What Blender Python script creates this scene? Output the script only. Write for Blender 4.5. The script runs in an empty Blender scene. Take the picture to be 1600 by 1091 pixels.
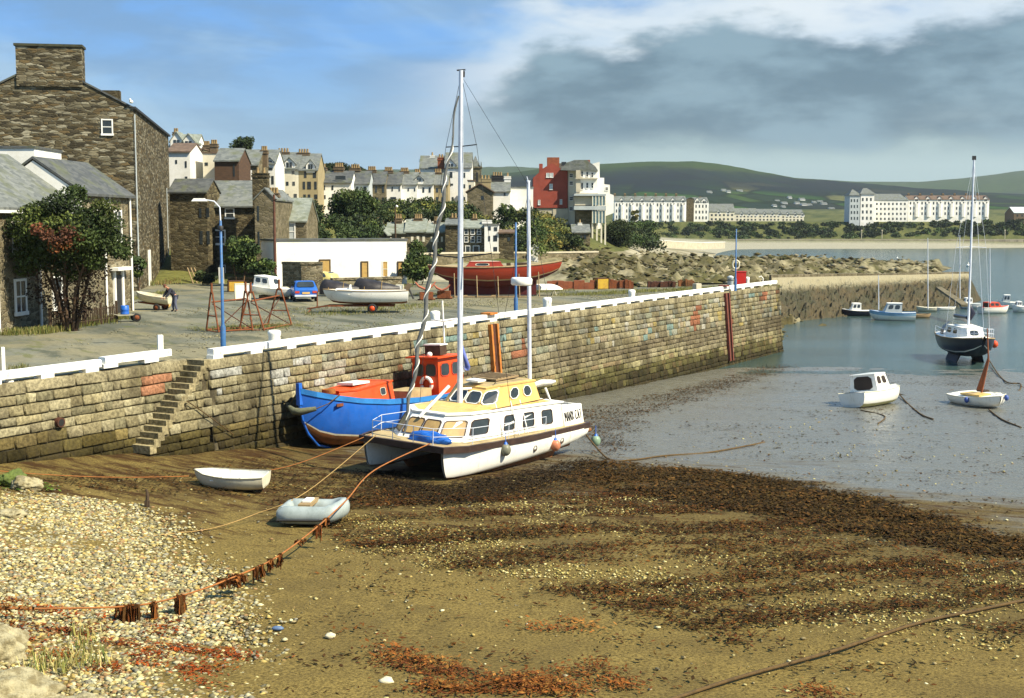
import bpy, bmesh, math, random
import numpy as np
from mathutils import Vector, Matrix, noise as mnoise
random.seed(7); rng = np.random.default_rng(7)
S = bpy.context.scene
C = S.collection
# ---------------------------------------------------------------- camera
F = 2000.0; CH = 9.5; PITCH = math.atan(195.5/F)
cam = bpy.data.cameras.new('camera'); camo = bpy.data.objects.new('camera', cam); C.objects.link(camo)
cam.lens = 45.0; cam.sensor_width = 36.0; cam.clip_start = 0.5; cam.clip_end = 20000
camo.location = (0, 0, CH); camo.rotation_euler = (math.pi/2-PITCH, 0, 0)
S.camera = camo
S.view_settings.view_transform = 'Standard'; S.view_settings.look = 'None'
S.view_settings.exposure = 0.95; S.view_settings.gamma = 1.0
# ---------------------------------------------------------------- sun
SUNV = Vector((0.78, -0.42, 0.92)).normalized()
sun = bpy.data.lights.new('sun', 'SUN'); sun.energy = 5.0; sun.angle = math.radians(0.5); sun.color = (1.0, 0.90, 0.70)
suno = bpy.data.objects.new('sun', sun); C.objects.link(suno)
suno.rotation_euler = SUNV.to_track_quat('Z', 'Y').to_euler(); suno.location = (60, -60, 90)
# ---------------------------------------------------------------- world
W = bpy.data.worlds.new('World'); S.world = W; W.use_nodes = True
nt = W.node_tree; N = nt.nodes; LK = nt.links
for n_ in list(N): N.remove(n_)
def mth(nt, op, a, b=None, c=None, clamp=False):
    n = nt.nodes.new('ShaderNodeMath'); n.operation = op; n.use_clamp = clamp
    for i, v in enumerate((a, b, c)):
        if v is None: continue
        if isinstance(v, (int, float)): n.inputs[i].default_value = v
        else: nt.links.new(v, n.inputs[i])
    return n.outputs[0]
def sstep(nt, v, lo, hi, o0=0.0, o1=1.0):
    n = nt.nodes.new('ShaderNodeMapRange'); n.interpolation_type = 'SMOOTHSTEP'
    nt.links.new(v, n.inputs[0])
    for i, q in enumerate((lo, hi, o0, o1)): n.inputs[i+1].default_value = q
    return n.outputs[0]
def mixc(nt, f, a, b, mode='MIX'):
    n = nt.nodes.new('ShaderNodeMix'); n.data_type = 'RGBA'; n.blend_type = mode
    for s, v in ((n.inputs[0], f), (n.inputs[6], a), (n.inputs[7], b)):
        if isinstance(v, (int, float)): s.default_value = v
        elif isinstance(v, tuple): s.default_value = (*v, 1) if len(v) == 3 else v
        else: nt.links.new(v, s)
    return n.outputs[2]
def ramp(nt, v, stops, interp='LINEAR'):
    n = nt.nodes.new('ShaderNodeValToRGB'); n.color_ramp.interpolation = interp
    e = n.color_ramp.elements
    while len(e) < len(stops): e.new(0.5)
    for k, (p, c) in zip(e, stops):
        k.position = p; k.color = (c, c, c, 1) if isinstance(c, (int, float)) else (*c, 1)
    nt.links.new(v, n.inputs[0]); return n.outputs[0]
def tnoise(nt, vec, scale, detail=4, rough=0.55, dist=0.0):
    n = nt.nodes.new('ShaderNodeTexNoise'); n.inputs['Scale'].default_value = scale
    n.inputs['Detail'].default_value = detail; n.inputs['Roughness'].default_value = rough
    n.inputs['Distortion'].default_value = dist
    if vec is not None: nt.links.new(vec, n.inputs['Vector'])
    return n.outputs[0]
def comb(nt, x, y, z):
    n = nt.nodes.new('ShaderNodeCombineXYZ')
    for i, v in enumerate((x, y, z)):
        if isinstance(v, (int, float)): n.inputs[i].default_value = v
        else: nt.links.new(v, n.inputs[i])
    return n.outputs[0]
sky = N.new('ShaderNodeTexSky'); sky.sky_type = 'NISHITA'; sky.sun_disc = False
sky.sun_elevation = math.asin(SUNV.z); sky.sun_rotation = math.atan2(SUNV.x, SUNV.y)
sky.air_density = 1.0; sky.dust_density = 0.6; sky.ozone_density = 2.5
tc = N.new('ShaderNodeTexCoord'); sp = N.new('ShaderNodeSeparateXYZ'); LK.new(tc.outputs['Generated'], sp.inputs[0])
dx, dy, dz = sp.outputs
az = mth(nt, 'ARCTAN2', dx, dy); el = mth(nt, 'ARCSINE', dz)
cv = comb(nt, mth(nt, 'MULTIPLY', az, 1.0), mth(nt, 'MULTIPLY', el, 2.6), 0.0)
n1 = tnoise(nt, cv, 9, 7, 0.55); n2 = tnoise(nt, cv, 22, 6, 0.6); n3 = tnoise(nt, cv, 3.5, 5, 0.6, 0.6)
cv2 = comb(nt, mth(nt, 'MULTIPLY', az, 1.0), mth(nt, 'MULTIPLY', el, 5.0), 3.0)
n4 = tnoise(nt, cv2, 5, 6, 0.55, 0.4)
azn = mth(nt, 'MULTIPLY_ADD', az, 1/1.2, 0.5)
def A(px): return (px-800)/F/1.2+0.5
def E(py): return (350-py)/F
top = ramp(nt, azn, [(A(560), E(215)), (A(660), E(178)), (A(760), E(135)), (A(850), E(75)), (A(960), E(58)), (A(1150), E(52)), (A(1350), E(48)), (A(1600), E(36))])
bn = mth(nt, 'ADD', mth(nt, 'MULTIPLY_ADD', n1, 0.11, -0.055), mth(nt, 'MULTIPLY_ADD', n2, 0.034, -0.017))
edge = mth(nt, 'SUBTRACT', mth(nt, 'ADD', top, bn), el)
bank = mth(nt, 'MULTIPLY', sstep(nt, edge, -0.008, 0.020), sstep(nt, az, -0.085, 0.02))
base = mixc(nt, 1.0, sky.outputs[0], (0.66, 1.0, 1.42), 'MULTIPLY')
K = 10.0
def kc(r, g, b): return (r*K, g*K, b*K)
# thin streaky clouds on the left
base = mixc(nt, sstep(nt, el, 0.03, 0.17), kc(.29, .52, .74), kc(.16, .41, .86))
base = mixc(nt, mth(nt, 'MULTIPLY', sstep(nt, n4, 0.36, 0.56), 0.72), base, kc(.18, .34, .56))
base = mixc(nt, mth(nt, 'MULTIPLY', sstep(nt, n3, 0.46, 0.66), 0.62), base, kc(.46, .66, .84))
base = mixc(nt, mth(nt, 'MULTIPLY', sstep(nt, el, 0.13, 0.06), 0.35), base, kc(.36, .50, .60))
# bright band above the bank
band = mth(nt, 'MULTIPLY', sstep(nt, mth(nt, 'ADD', edge, mth(nt, 'MULTIPLY_ADD', n4, 0.05, -0.025)), -0.055, -0.008), sstep(nt, az, -0.13, 0.05))
base = mixc(nt, mth(nt, 'MULTIPLY', band, 0.9), base, mixc(nt, sstep(nt, n4, .35, .65), kc(.62, .74, .84), kc(.86, .92, .94)))
bankc = mixc(nt, sstep(nt, n1, 0.40, 0.62), kc(.115, .205, .275), kc(.235, .365, .45))
bankc = mixc(nt, mth(nt, 'MULTIPLY', sstep(nt, n3, .52, .7), .45), bankc, kc(.34, .46, .52))
lowc = kc(.42, .56, .57)
bankc = mixc(nt, sstep(nt, mth(nt, 'ADD', el, mth(nt, 'MULTIPLY_ADD', n1, 0.05, -0.025)), 0.070, 0.045), bankc, lowc)
base = mixc(nt, bank, base, bankc)
base = mixc(nt, mth(nt, 'MULTIPLY', sstep(nt, el, 0.05, 0.0), 0.6), base, kc(.40, .54, .57))
base = mixc(nt, 0.06, base, sky.outputs[0])
bg = N.new('ShaderNodeBackground'); bg.inputs[1].default_value = 0.056
LK.new(base, bg.inputs[0]); wo = N.new('ShaderNodeOutputWorld'); LK.new(bg.outputs[0], wo.inputs[0])
# ---------------------------------------------------------------- pixel helpers (photo 1600x1091 -> points in the world)
cp, sp_ = math.cos(PITCH), math.sin(PITCH)
def ray(px, py):
    a = (px-800)/F; b = (545.5-py)/F
    return Vector((a, cp+b*sp_, b*cp-sp_))
def G(px, py, z):
    d = ray(px, py); t = (z-CH)/d.z; return Vector((d.x*t, d.y*t, z))
def D(px, py, Y):
    d = ray(px, py); t = Y/d.y; return Vector((d.x*t, Y, CH+d.z*t))
_TY = [0, 25, 45, 55, 75, 90, 110, 140, 200]; _TZ = [1.9, 1.2, 0.55, 0.0, -0.85, -1.28, -1.75, -2.8, -6]
def T(x, y):
    z = float(np.interp(y, _TY, _TZ))
    if x < -8: z += 0.12*(-8-x)
    return z
def GT(px, py, lift=0.0):
    z = 0.0
    for _ in range(25):
        p = G(px, py, z+lift); z = 0.5*z+0.5*T(p.x, p.y)
    return G(px, py, z+lift)
# ---------------------------------------------------------------- mesh helpers
BASE = {}
class MB:
    def __init__(s): s.v = []; s.f = []; s.m = []; s.c = []; s.sm = []
    def add(s, vs, fs, m=0, col=None, smooth=False):
        o = len(s.v); s.v += [tuple(v) for v in vs]
        for f in fs:
            s.f.append(tuple(i+o for i in f)); s.m.append(m); s.c.append(col); s.sm.append(smooth)
    def box(s, c, d, m=0, R=None, col=None, taper=1.0):
        if isinstance(m, Matrix): m, R = 0, m
        x, y, z = d[0]/2, d[1]/2, d[2]/2; t = taper
        vs = [Vector(q) for q in ((-x,-y,-z),(x,-y,-z),(x,y,-z),(-x,y,-z),(-x*t,-y*t,z),(x*t,-y*t,z),(x*t,y*t,z),(-x*t,y*t,z))]
        if R is not None: vs = [R @ v for v in vs]
        c = Vector(c); s.add([v+c for v in vs], ((0,3,2,1),(4,5,6,7),(0,1,5,4),(1,2,6,5),(2,3,7,6),(3,0,4,7)), m, col)
    def obox(s, o, u, w, n, a0, a1, z0, z1, d0, d1, m=0, col=None):
        # box in facade frame: along u (a0..a1), vertical z0..z1, outward n (d0..d1)
        vs = []
        for d in (d0, d1):
            for (a, z) in ((a0, z0), (a1, z0), (a1, z1), (a0, z1)):
                p = o + u*a + n*d; vs.append((p.x, p.y, z))
        s.add(vs, ((0,3,2,1),(4,5,6,7),(0,1,5,4),(1,2,6,5),(2,3,7,6),(3,0,4,7)), m, col)
    def tube(s, pts, r, seg=8, m=0, cap=True, smooth=True, col=None):
        pts = [Vector(p) for p in pts]; rs = r if isinstance(r, (list, tuple)) else [r]*len(pts)
        rings = []; prev = None
        for i, p in enumerate(pts):
            t = (pts[min(i+1, len(pts)-1)]-pts[max(i-1, 0)]).normalized()
            ref = Vector((0,0,1)) if abs(t.z) < 0.9 else Vector((1,0,0))
            a = t.cross(ref).normalized() if prev is None else (prev - t*prev.dot(t)).normalized()
            prev = a; b = t.cross(a)
            rings.append([p+(a*math.cos(k*2*math.pi/seg)+b*math.sin(k*2*math.pi/seg))*rs[i] for k in range(seg)])
        vs = [v for rg in rings for v in rg]; fs = []
        for i in range(len(pts)-1):
            for k in range(seg):
                k2 = (k+1) % seg; fs.append((i*seg+k, i*seg+k2, (i+1)*seg+k2, (i+1)*seg+k))
        s.add(vs, fs, m, col, smooth)
        if cap: s.add(rings[0], [tuple(range(seg-1, -1, -1))], m, col); s.add(rings[-1], [tuple(range(seg))], m, col)
    def lathe(s, prof, c=(0,0,0), seg=16, m=0, ax='z', smooth=True):
        c = Vector(c); vs = []
        for (r, h) in prof:
            for k in range(seg):
                a = 2*math.pi*k/seg; q = (r*math.cos(a), r*math.sin(a), h)
                if ax == 'x': q = (h, q[0], q[1])
                if ax == 'y': q = (q[0], h, q[1])
                vs.append(Vector(q)+c)
        fs = []
        for i in range(len(prof)-1):
            for k in range(seg):
                k2 = (k+1) % seg; fs.append((i*seg+k, i*seg+k2, (i+1)*seg+k2, (i+1)*seg+k))
        s.add(vs, fs, m, None, smooth)
    def prism(s, poly, o, u, v, w, m=0):
        # 2D poly in (u,v) plane at o, extruded by vector w
        a = [o+u*p[0]+v*p[1] for p in poly]; b = [q+w for q in a]; n = len(poly)
        s.add(a+b, [tuple(range(n)), tuple(range(2*n-1, n-1, -1))]+[(i, i+n, (i+1) % n+n, (i+1) % n) for i in range(n)], m)
    def sphere(s, c, r, m=0, seg=12, rings=8, col=None):
        c = Vector(c); rr = r if isinstance(r, (tuple, list)) else (r, r, r); vs = [c+Vector((0,0,rr[2]))]; fs = []
        for i in range(1, rings):
            a = math.pi*i/rings
            for k in range(seg):
                b = 2*math.pi*k/seg
                vs.append(c+Vector((rr[0]*math.sin(a)*math.cos(b), rr[1]*math.sin(a)*math.sin(b), rr[2]*math.cos(a))))
        vs.append(c-Vector((0,0,rr[2])))
        for k in range(seg): fs.append((0, 1+k, 1+(k+1) % seg))
        for i in range(rings-2):
            for k in range(seg):
                k2 = (k+1) % seg; fs.append((1+i*seg+k, 1+(i+1)*seg+k, 1+(i+1)*seg+k2, 1+i*seg+k2))
        L_ = len(vs)-1
        for k in range(seg): fs.append((1+(rings-2)*seg+k, L_, 1+(rings-2)*seg+(k+1) % seg))
        s.add(vs, fs, m, col, True)
    def grid(s, rows, m=0, smooth=True, close=False, rowm=None, flip=False):
        n = len(rows[0]); vs = [p for r in rows for p in r]; o = len(s.v); s.v += [tuple(v) for v in vs]
        for i in range(len(rows)-1):
            for j in range(n if close else n-1):
                j2 = (j+1) % n; f = (i*n+j+o, i*n+j2+o, (i+1)*n+j2+o, (i+1)*n+j+o)
                if flip: f = f[::-1]
                s.f.append(f); s.m.append(rowm[j] if rowm else m); s.c.append(None); s.sm.append(smooth)
def link(name, me, mats, parent=None, world=True):
    for m in (mats if isinstance(mats, (list, tuple)) else [mats]): me.materials.append(m)
    o = bpy.data.objects.new(name, me); C.objects.link(o)
    if parent is not None: o.parent = parent
    return o
def obj(name, mb, mats, parent=None, world=False, base=None):
    """world=True: vertices are world coordinates; they are stored relative to the parent's base"""
    me = bpy.data.meshes.new(name); vs = np.array(mb.v, dtype=float)
    b = Vector((0,0,0))
    if world:
        if parent is not None: b = BASE.get(parent.name, Vector((0,0,0)))
        elif base is not None: b = Vector(base)
        else: b = Vector((vs[:,0].mean(), vs[:,1].mean(), vs[:,2].min()))
        vs = vs - np.array(b)
    me.from_pydata(vs.tolist(), [], mb.f)
    me.polygons.foreach_set('material_index', mb.m); me.polygons.foreach_set('use_smooth', mb.sm)
    if any(c is not None for c in mb.c):
        at = me.color_attributes.new('Col', 'FLOAT_COLOR', 'CORNER'); arr = []
        for p, c in zip(me.polygons, mb.c): arr += [*(c or (1,1,1)), 1.0]*p.loop_total
        at.data.foreach_set('color', arr)
    me.update()
    o = link(name, me, mats, parent)
    if world and parent is None: o.location = b
    BASE[o.name] = b if world else Vector((0,0,0))
    return o
def fast(name, V, Fq, mats, cols=None, parent=None, smooth=False, k=4):
    """numpy mesh: V (n,3), Fq (m,k) faces, cols (m,3) per face"""
    me = bpy.data.meshes.new(name); V = np.asarray(V, dtype=np.float32); Fq = np.asarray(Fq, dtype=np.int32)
    b = Vector((0,0,0))
    if parent is not None: b = BASE.get(parent.name, b)
    V = V-np.array(b, dtype=np.float32)
    me.vertices.add(len(V)); me.vertices.foreach_set('co', V.ravel())
    me.loops.add(Fq.size); me.loops.foreach_set('vertex_index', Fq.ravel())
    me.polygons.add(len(Fq)); me.polygons.foreach_set('loop_start', np.arange(0, Fq.size, k, dtype=np.int32))
    me.update(calc_edges=True)
    if smooth: me.polygons.foreach_set('use_smooth', [True]*len(Fq))
    if cols is not None and len(cols) == len(V) and k == 4 and len(V) != len(Fq):
        at = me.color_attributes.new('Col', 'FLOAT_COLOR', 'POINT'); c = np.ones((len(V), 4), dtype=np.float32); c[:, :3] = np.asarray(cols); at.data.foreach_set('color', c.ravel())
    elif cols is not None:
        at = me.color_attributes.new('Col', 'FLOAT_COLOR', 'CORNER')
        c = np.ones((len(Fq), k, 4), dtype=np.float32); c[:, :, :3] = np.asarray(cols)[:, None, :]; at.data.foreach_set('color', c.ravel())
    me.validate()
    return link(name, me, mats, parent)
def tag(o, label=None, cat=None, group=None, kind=None):
    if label: o['label'] = label
    if cat: o['category'] = cat
    if group: o['group'] = group
    if kind: o['kind'] = kind
    return o
def thing(name, label, cat, loc=(0,0,0), rotz=0.0, group=None, rot=None):
    o = bpy.data.objects.new(name, None); C.objects.link(o); o.location = loc; o.empty_display_size = 0.3
    o.rotation_euler = rot if rot else (0, 0, rotz); tag(o, label, cat, group); BASE[o.name] = Vector(loc); return o
def copy_tree(o, parent=None):
    c = o.copy(); C.objects.link(c); c.parent = parent
    for ch in [q for q in o.children]: copy_tree(ch, c)
    return c
# ---------------------------------------------------------------- materials
def newmat(name):
    m = bpy.data.materials.new(name); m.use_nodes = True; t = m.node_tree; b = t.nodes['Principled BSDF']; return m, t, b
def coords(t, kind='Object', scale=(1,1,1)):
    c = t.nodes.new('ShaderNodeTexCoord'); mp = t.nodes.new('ShaderNodeMapping'); mp.inputs['Scale'].default_value = scale
    t.links.new(c.outputs[kind], mp.inputs[0]); return mp.outputs[0]
def bump(t, b, h, strength=0.5, dist=0.05):
    n = t.nodes.new('ShaderNodeBump'); n.inputs['Strength'].default_value = strength; n.inputs['Distance'].default_value = dist
    t.links.new(h, n.inputs['Height']); t.links.new(n.outputs[0], b.inputs['Normal'])
def M(name, c1, c2=None, scale=3.0, rough=0.6, bmp=0.0, spec=0.35, metal=0.0, stretch=(1,1,1), lo=0.35, hi=0.7, coat=0.0):
    m, t, b = newmat(name); c2 = c2 or tuple(x*0.72 for x in c1)
    v = coords(t, 'Object', stretch); n = tnoise(t, v, scale, 6, 0.62); n2 = tnoise(t, v, scale*9, 3, 0.6)
    f = sstep(t, mth(t, 'ADD', mth(t, 'MULTIPLY', n, 0.75), mth(t, 'MULTIPLY', n2, 0.25)), lo, hi)
    t.links.new(mixc(t, f, c1, c2), b.inputs['Base Color'])
    b.inputs['Roughness'].default_value = rough; b.inputs['Specular IOR Level'].default_value = spec; b.inputs['Metallic'].default_value = metal
    if bmp: bump(t, b, n2, bmp, 0.02)
    return m
def rubble(name, cols, mortar, sc=(2.0,2.0,5.5), bmp=0.8, edge=0.07, big=0.25):
    m, t, b = newmat(name); v = coords(t, 'Object', sc)
    dn = t.nodes.new('ShaderNodeTexNoise'); dn.inputs['Scale'].default_value = 1.3; t.links.new(v, dn.inputs['Vector'])
    vm = t.nodes.new('ShaderNodeVectorMath'); vm.operation = 'MULTIPLY_ADD'; t.links.new(dn.outputs[1], vm.inputs[0]); vm.inputs[1].default_value = (.7,.7,.7); t.links.new(v, vm.inputs[2])
    vo = t.nodes.new('ShaderNodeTexVoronoi'); t.links.new(vm.outputs[0], vo.inputs['Vector']); vo.inputs['Scale'].default_value = 1.0
    ve = t.nodes.new('ShaderNodeTexVoronoi'); ve.feature = 'DISTANCE_TO_EDGE'; t.links.new(vm.outputs[0], ve.inputs['Vector']); ve.inputs['Scale'].default_value = 1.0
    sx = t.nodes.new('ShaderNodeSeparateColor'); t.links.new(vo.outputs['Color'], sx.inputs[0])
    n = len(cols); c = ramp(t, sx.outputs[0], [(i/n, q) for i, q in enumerate(cols)], 'CONSTANT')
    g = tnoise(t, coords(t), 0.5, 5, 0.6); c = mixc(t, sstep(t, g, .35, .7, 0, big*2), c, tuple(x*0.35 for x in cols[0]))
    f = tnoise(t, coords(t), 14, 4, .7); c = mixc(t, sstep(t, f, .3, .75, 0, .5), c, (0.04, 0.035, 0.02))
    c = mixc(t, sstep(t, ve.outputs[0], 0.0, edge, 0.85, 0.0), c, mortar)
    t.links.new(c, b.inputs['Base Color']); b.inputs['Roughness'].default_value = 0.9; b.inputs['Specular IOR Level'].default_value = 0.15
    bump(t, b, mth(t, 'ADD', mth(t, 'MULTIPLY', sstep(t, ve.outputs[0], 0, .15), .8), mth(t, 'MULTIPLY', sx.outputs[1], .8)), bmp, 0.06)
    return m
def slate(name, c1, c2, moss=(.10,.11,.05)):
    m, t, b = newmat(name); v = coords(t, 'Object', (2.2, 2.2, 5.0))
    vo = t.nodes.new('ShaderNodeTexVoronoi'); t.links.new(v, vo.inputs['Vector']); vo.inputs['Scale'].default_value = 1.2
    sx = t.nodes.new('ShaderNodeSeparateColor'); t.links.new(vo.outputs['Color'], sx.inputs[0])
    c = mixc(t, sx.outputs[0], c1, c2); c = mixc(t, sstep(t, tnoise(t, coords(t), .8, 5), .48, .72, 0, .75), c, moss)
    t.links.new(c, b.inputs['Base Color']); b.inputs['Roughness'].default_value = 0.75; b.inputs['Specular IOR Level'].default_value = .25
    bump(t, b, sx.outputs[1], .35, .03); return m
def attrmat(name, rough=0.8, spec=0.2, nscale=30, namp=0.35, trans=0.0, bmp=0.0, tint=None):
    m, t, b = newmat(name); a = t.nodes.new('ShaderNodeAttribute'); a.attribute_name = 'Col'
    n = tnoise(t, coords(t), nscale, 4, .65)
    c = mixc(t, sstep(t, n, .3, .7, namp, 0), a.outputs[0], (0.0, 0.0, 0.0))
    if tint: c = mixc(t, 1.0, c, tint, 'MULTIPLY')
    t.links.new(c, b.inputs['Base Color']); b.inputs['Roughness'].default_value = rough; b.inputs['Specular IOR Level'].default_value = spec
    if trans: b.inputs['Subsurface Weight'].default_value = 0.0
    if bmp: bump(t, b, n, bmp, .03)
    return m
m_white = M('white_paint', (.82,.82,.78), (.70,.69,.62), 1.5, .55)
m_kerb = M('kerb_white_paint', (.82,.81,.74), (.40,.36,.26), 2.2, .7, .5, lo=.50, hi=.74)
m_render = M('white_render', (.80,.79,.74), (.66,.64,.56), .5, .85, .15)
m_cream = M('cream_render', (.72,.67,.52), (.60,.55,.42), .6, .85, .15)
m_ochre = M('ochre_render', (.34,.28,.15), (.26,.21,.11), .8, .9, .2)
m_beige = M('beige_render', (.50,.45,.33), (.38,.34,.25), .8, .9, .2)
m_palegrey = M('pale_grey_render', (.46,.50,.50), (.34,.38,.38), .8, .85)
m_redren = M('red_render', (.29,.058,.034), (.20,.04,.025), .7, .85, .2)
m_brown = M('brown_boards', (.10,.055,.028), (.05,.03,.02), 2, .8, .3, stretch=(1,1,6))
m_glass = M('window_glass', (.035,.045,.05), (.015,.02,.025), .8, .12, spec=.6)
m_glassp = M('pale_glazing', (.30,.42,.44), (.20,.30,.33), .8, .15, spec=.6)
m_door = M('door_tan', (.42,.27,.08), (.30,.19,.06), 3, .7)
m_ston1 = rubble('warehouse_rubble', [(.07,.058,.034),(.15,.125,.072),(.27,.235,.15),(.10,.08,.042),(.36,.33,.235),(.19,.17,.11),(.045,.038,.024),(.17,.12,.055)], (.11,.095,.06), (1.6,1.6,6.0), 1.0)
m_ston2 = rubble('house_rubble', [(.065,.052,.028),(.12,.10,.055),(.20,.165,.09),(.085,.065,.032),(.15,.12,.065)], (.10,.09,.055), (2.0,2.0,5.0), .9)
m_ston3 = rubble('cottage_rubble', [(.12,.105,.065),(.20,.17,.10),(.30,.26,.17),(.15,.12,.07)], (.28,.25,.17), (2.4,2.4,5.0), .7)
m_stonf = rubble('grey_stone', [(.14,.12,.07),(.20,.17,.10),(.26,.22,.14)], (.14,.12,.08), (2.2,2.2,4.0), .4)
m_slate = slate('slate_roof', (.095,.105,.10), (.17,.18,.165))
m_slated = slate('dark_slate_roof', (.055,.06,.062), (.10,.105,.10))
m_slateg = slate('green_slate_roof', (.16,.18,.15), (.24,.26,.22))
m_slateb = slate('brown_roof', (.10,.07,.05), (.16,.11,.075), (.13,.08,.04))
m_chim = M('chimney_brick', (.15,.11,.065), (.085,.06,.035), 2.5, .9, .4)
m_pot = M('chimney_pot_clay', (.32,.23,.11), (.22,.15,.07), 3, .8)
m_brickred = M('red_brick', (.27,.085,.035), (.17,.05,.025), 2.5, .85, .3)
m_iron = M('dark_iron', (.03,.03,.03), None, 5, .6)
m_bluepole = M('blue_post_paint', (.035,.14,.36), (.05,.10,.19), 6, .5, .2)
m_rust = M('rusty_steel', (.22,.065,.02), (.10,.035,.015), 6, .85, .5)
m_rustd = M('dark_rust', (.09,.03,.015), (.04,.018,.01), 5, .85, .5)
m_alu = M('painted_alloy', (.66,.70,.76), (.48,.52,.60), 2, .35, spec=.5)
m_wood = M('weathered_wood', (.33,.24,.13), (.19,.13,.06), 4, .8, .4, stretch=(1,1,5))
m_dwood = M('dark_wood', (.07,.045,.025), (.035,.022,.014), 4, .85, .4)
m_rope = M('orange_rope', (.36,.13,.03), (.20,.08,.025), 8, .9)
m_ropey = M('pale_rope', (.38,.25,.09), (.24,.15,.05), 8, .9)
m_roped = M('weedy_rope', (.11,.065,.02), (.05,.032,.012), 6, .9, .3)
def grime(m, k=.45, col=(.16,.10,.04), lo=.56, hi=.72):
    t = m.node_tree; b = t.nodes['Principled BSDF']; src = b.inputs['Base Color'].links[0].from_socket
    f = mth(t, 'MULTIPLY', sstep(t, tnoise(t, coords(t, 'Object', (3.2,3.2,.45)), 1.6, 7, .7), lo, hi), k)
    f2 = mth(t, 'MULTIPLY', sstep(t, tnoise(t, coords(t), 7, 6, .75), .60, .72), k*.8)
    c = mixc(t, f2, mixc(t, f, src, col), tuple(x*.5 for x in col)); t.links.new(c, b.inputs['Base Color'])
    t.links.new(sstep(t, tnoise(t, coords(t), 3, 5, .6), .3, .7, .32, .65), b.inputs['Roughness'])
m_tyre = M('black_rubber', (.018,.018,.018), None, 5, .8)
m_black = M('black_tarpaulin', (.015,.013,.013), (.035,.03,.03), 2.5, .45, .5)
# ================================================================= SETTING
# wall line of the quay (top of the stonework, z = QZ)
QZ = 4.3
KP = [(-60,614),(10,605),(190,583),(300,566),(430,547),(595,526),(727,507),(860,491),(960,479),(1060,464),(1130,456),(1218,445)]
kw = [G(x, y, QZ) for x, y in KP]
cf = np.polyfit([p.y for p in kw], [p.x for p in kw], 3)
Y0, Y1 = 30.0, kw[-1].y
ys = np.linspace(Y0, Y1, 500); xs = np.polyval(cf, ys)
ss = np.concatenate([[0], np.cumsum(np.hypot(np.diff(xs), np.diff(ys)))]); SL = ss[-1]
def WP(s):
    y = float(np.interp(s, ss, ys)); x = float(np.polyval(cf, y)); return Vector((x, y, 0))
def WF(s):
    p = WP(s); t = (WP(s+.3)-WP(s-.3)).normalized() if .3 < s < SL-.3 else (WP(min(s+.3, SL))-WP(max(s-.3, 0))).normalized()
    return p, t, Vector((t.y, -t.x, 0))          # point, along, outward to the harbour
def WS(px, py=None):
    """arc position of the quay edge seen at photo column px"""
    best = min(range(500), key=lambda i: abs((xs[i]/ (ys[i]*cp-(QZ-CH)*sp_))*F+800-px)); return float(ss[best])
def wpix(s, z=QZ):
    p = WP(s); dd = p.y*cp-(z-CH)*sp_; return 800+F*p.x/dd
BAT = 0.085                                      # batter of the face
s_st0, s_st1 = WS(222), WS(322); NST = 15; RD = .85
def OFF(s): return -RD if s < s_st1-.01 else 0.0      # the wall steps out by the width of the stair
def step_z(s):
    """height of the stair tread at s (rising with s)"""
    if s < s_st0 or s > s_st1: return 99.0
    k = int((s-s_st0)/(s_st1-s_st0)*NST)
    p = WP(s_st0); zb = T(p.x, p.y)+.15
    return zb+(QZ-zb)*(k+1)/NST
# --- block wall
V = []; Fq = []; Cc = []
def block(sa, sb, za, zb, off, col, depth=.25, g=.018, cham=.035, jit=.022):
    o = len(V); pr = random.uniform(0, .07)
    zs = (za+g, zb-g); q = []
    for d, c in ((-depth, 0), (pr-cham*.6, 0), (pr, cham)):
        for (s_, z_) in ((sa+g+c, zs[0]+c), (sb-g-c, zs[0]+c), (sb-g-c, zs[1]-c), (sa+g+c, zs[1]-c)):
            p, t, n = WF(s_); dd = off+d+BAT*(QZ-z_)
            j = lambda: random.uniform(-jit, jit)
            q.append((p.x+n.x*dd+t.x*j(), p.y+n.y*dd+t.y*j(), z_+j()))
    V.extend(q)
    for a in (0, 4):
        for i in range(4):
            i2 = (i+1) % 4; Fq.append((o+a+i, o+a+i2, o+a+4+i2, o+a+4+i)); Cc.append(col)
    Fq.append((o+8, o+9, o+10, o+11)); Cc.append(col)
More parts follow.
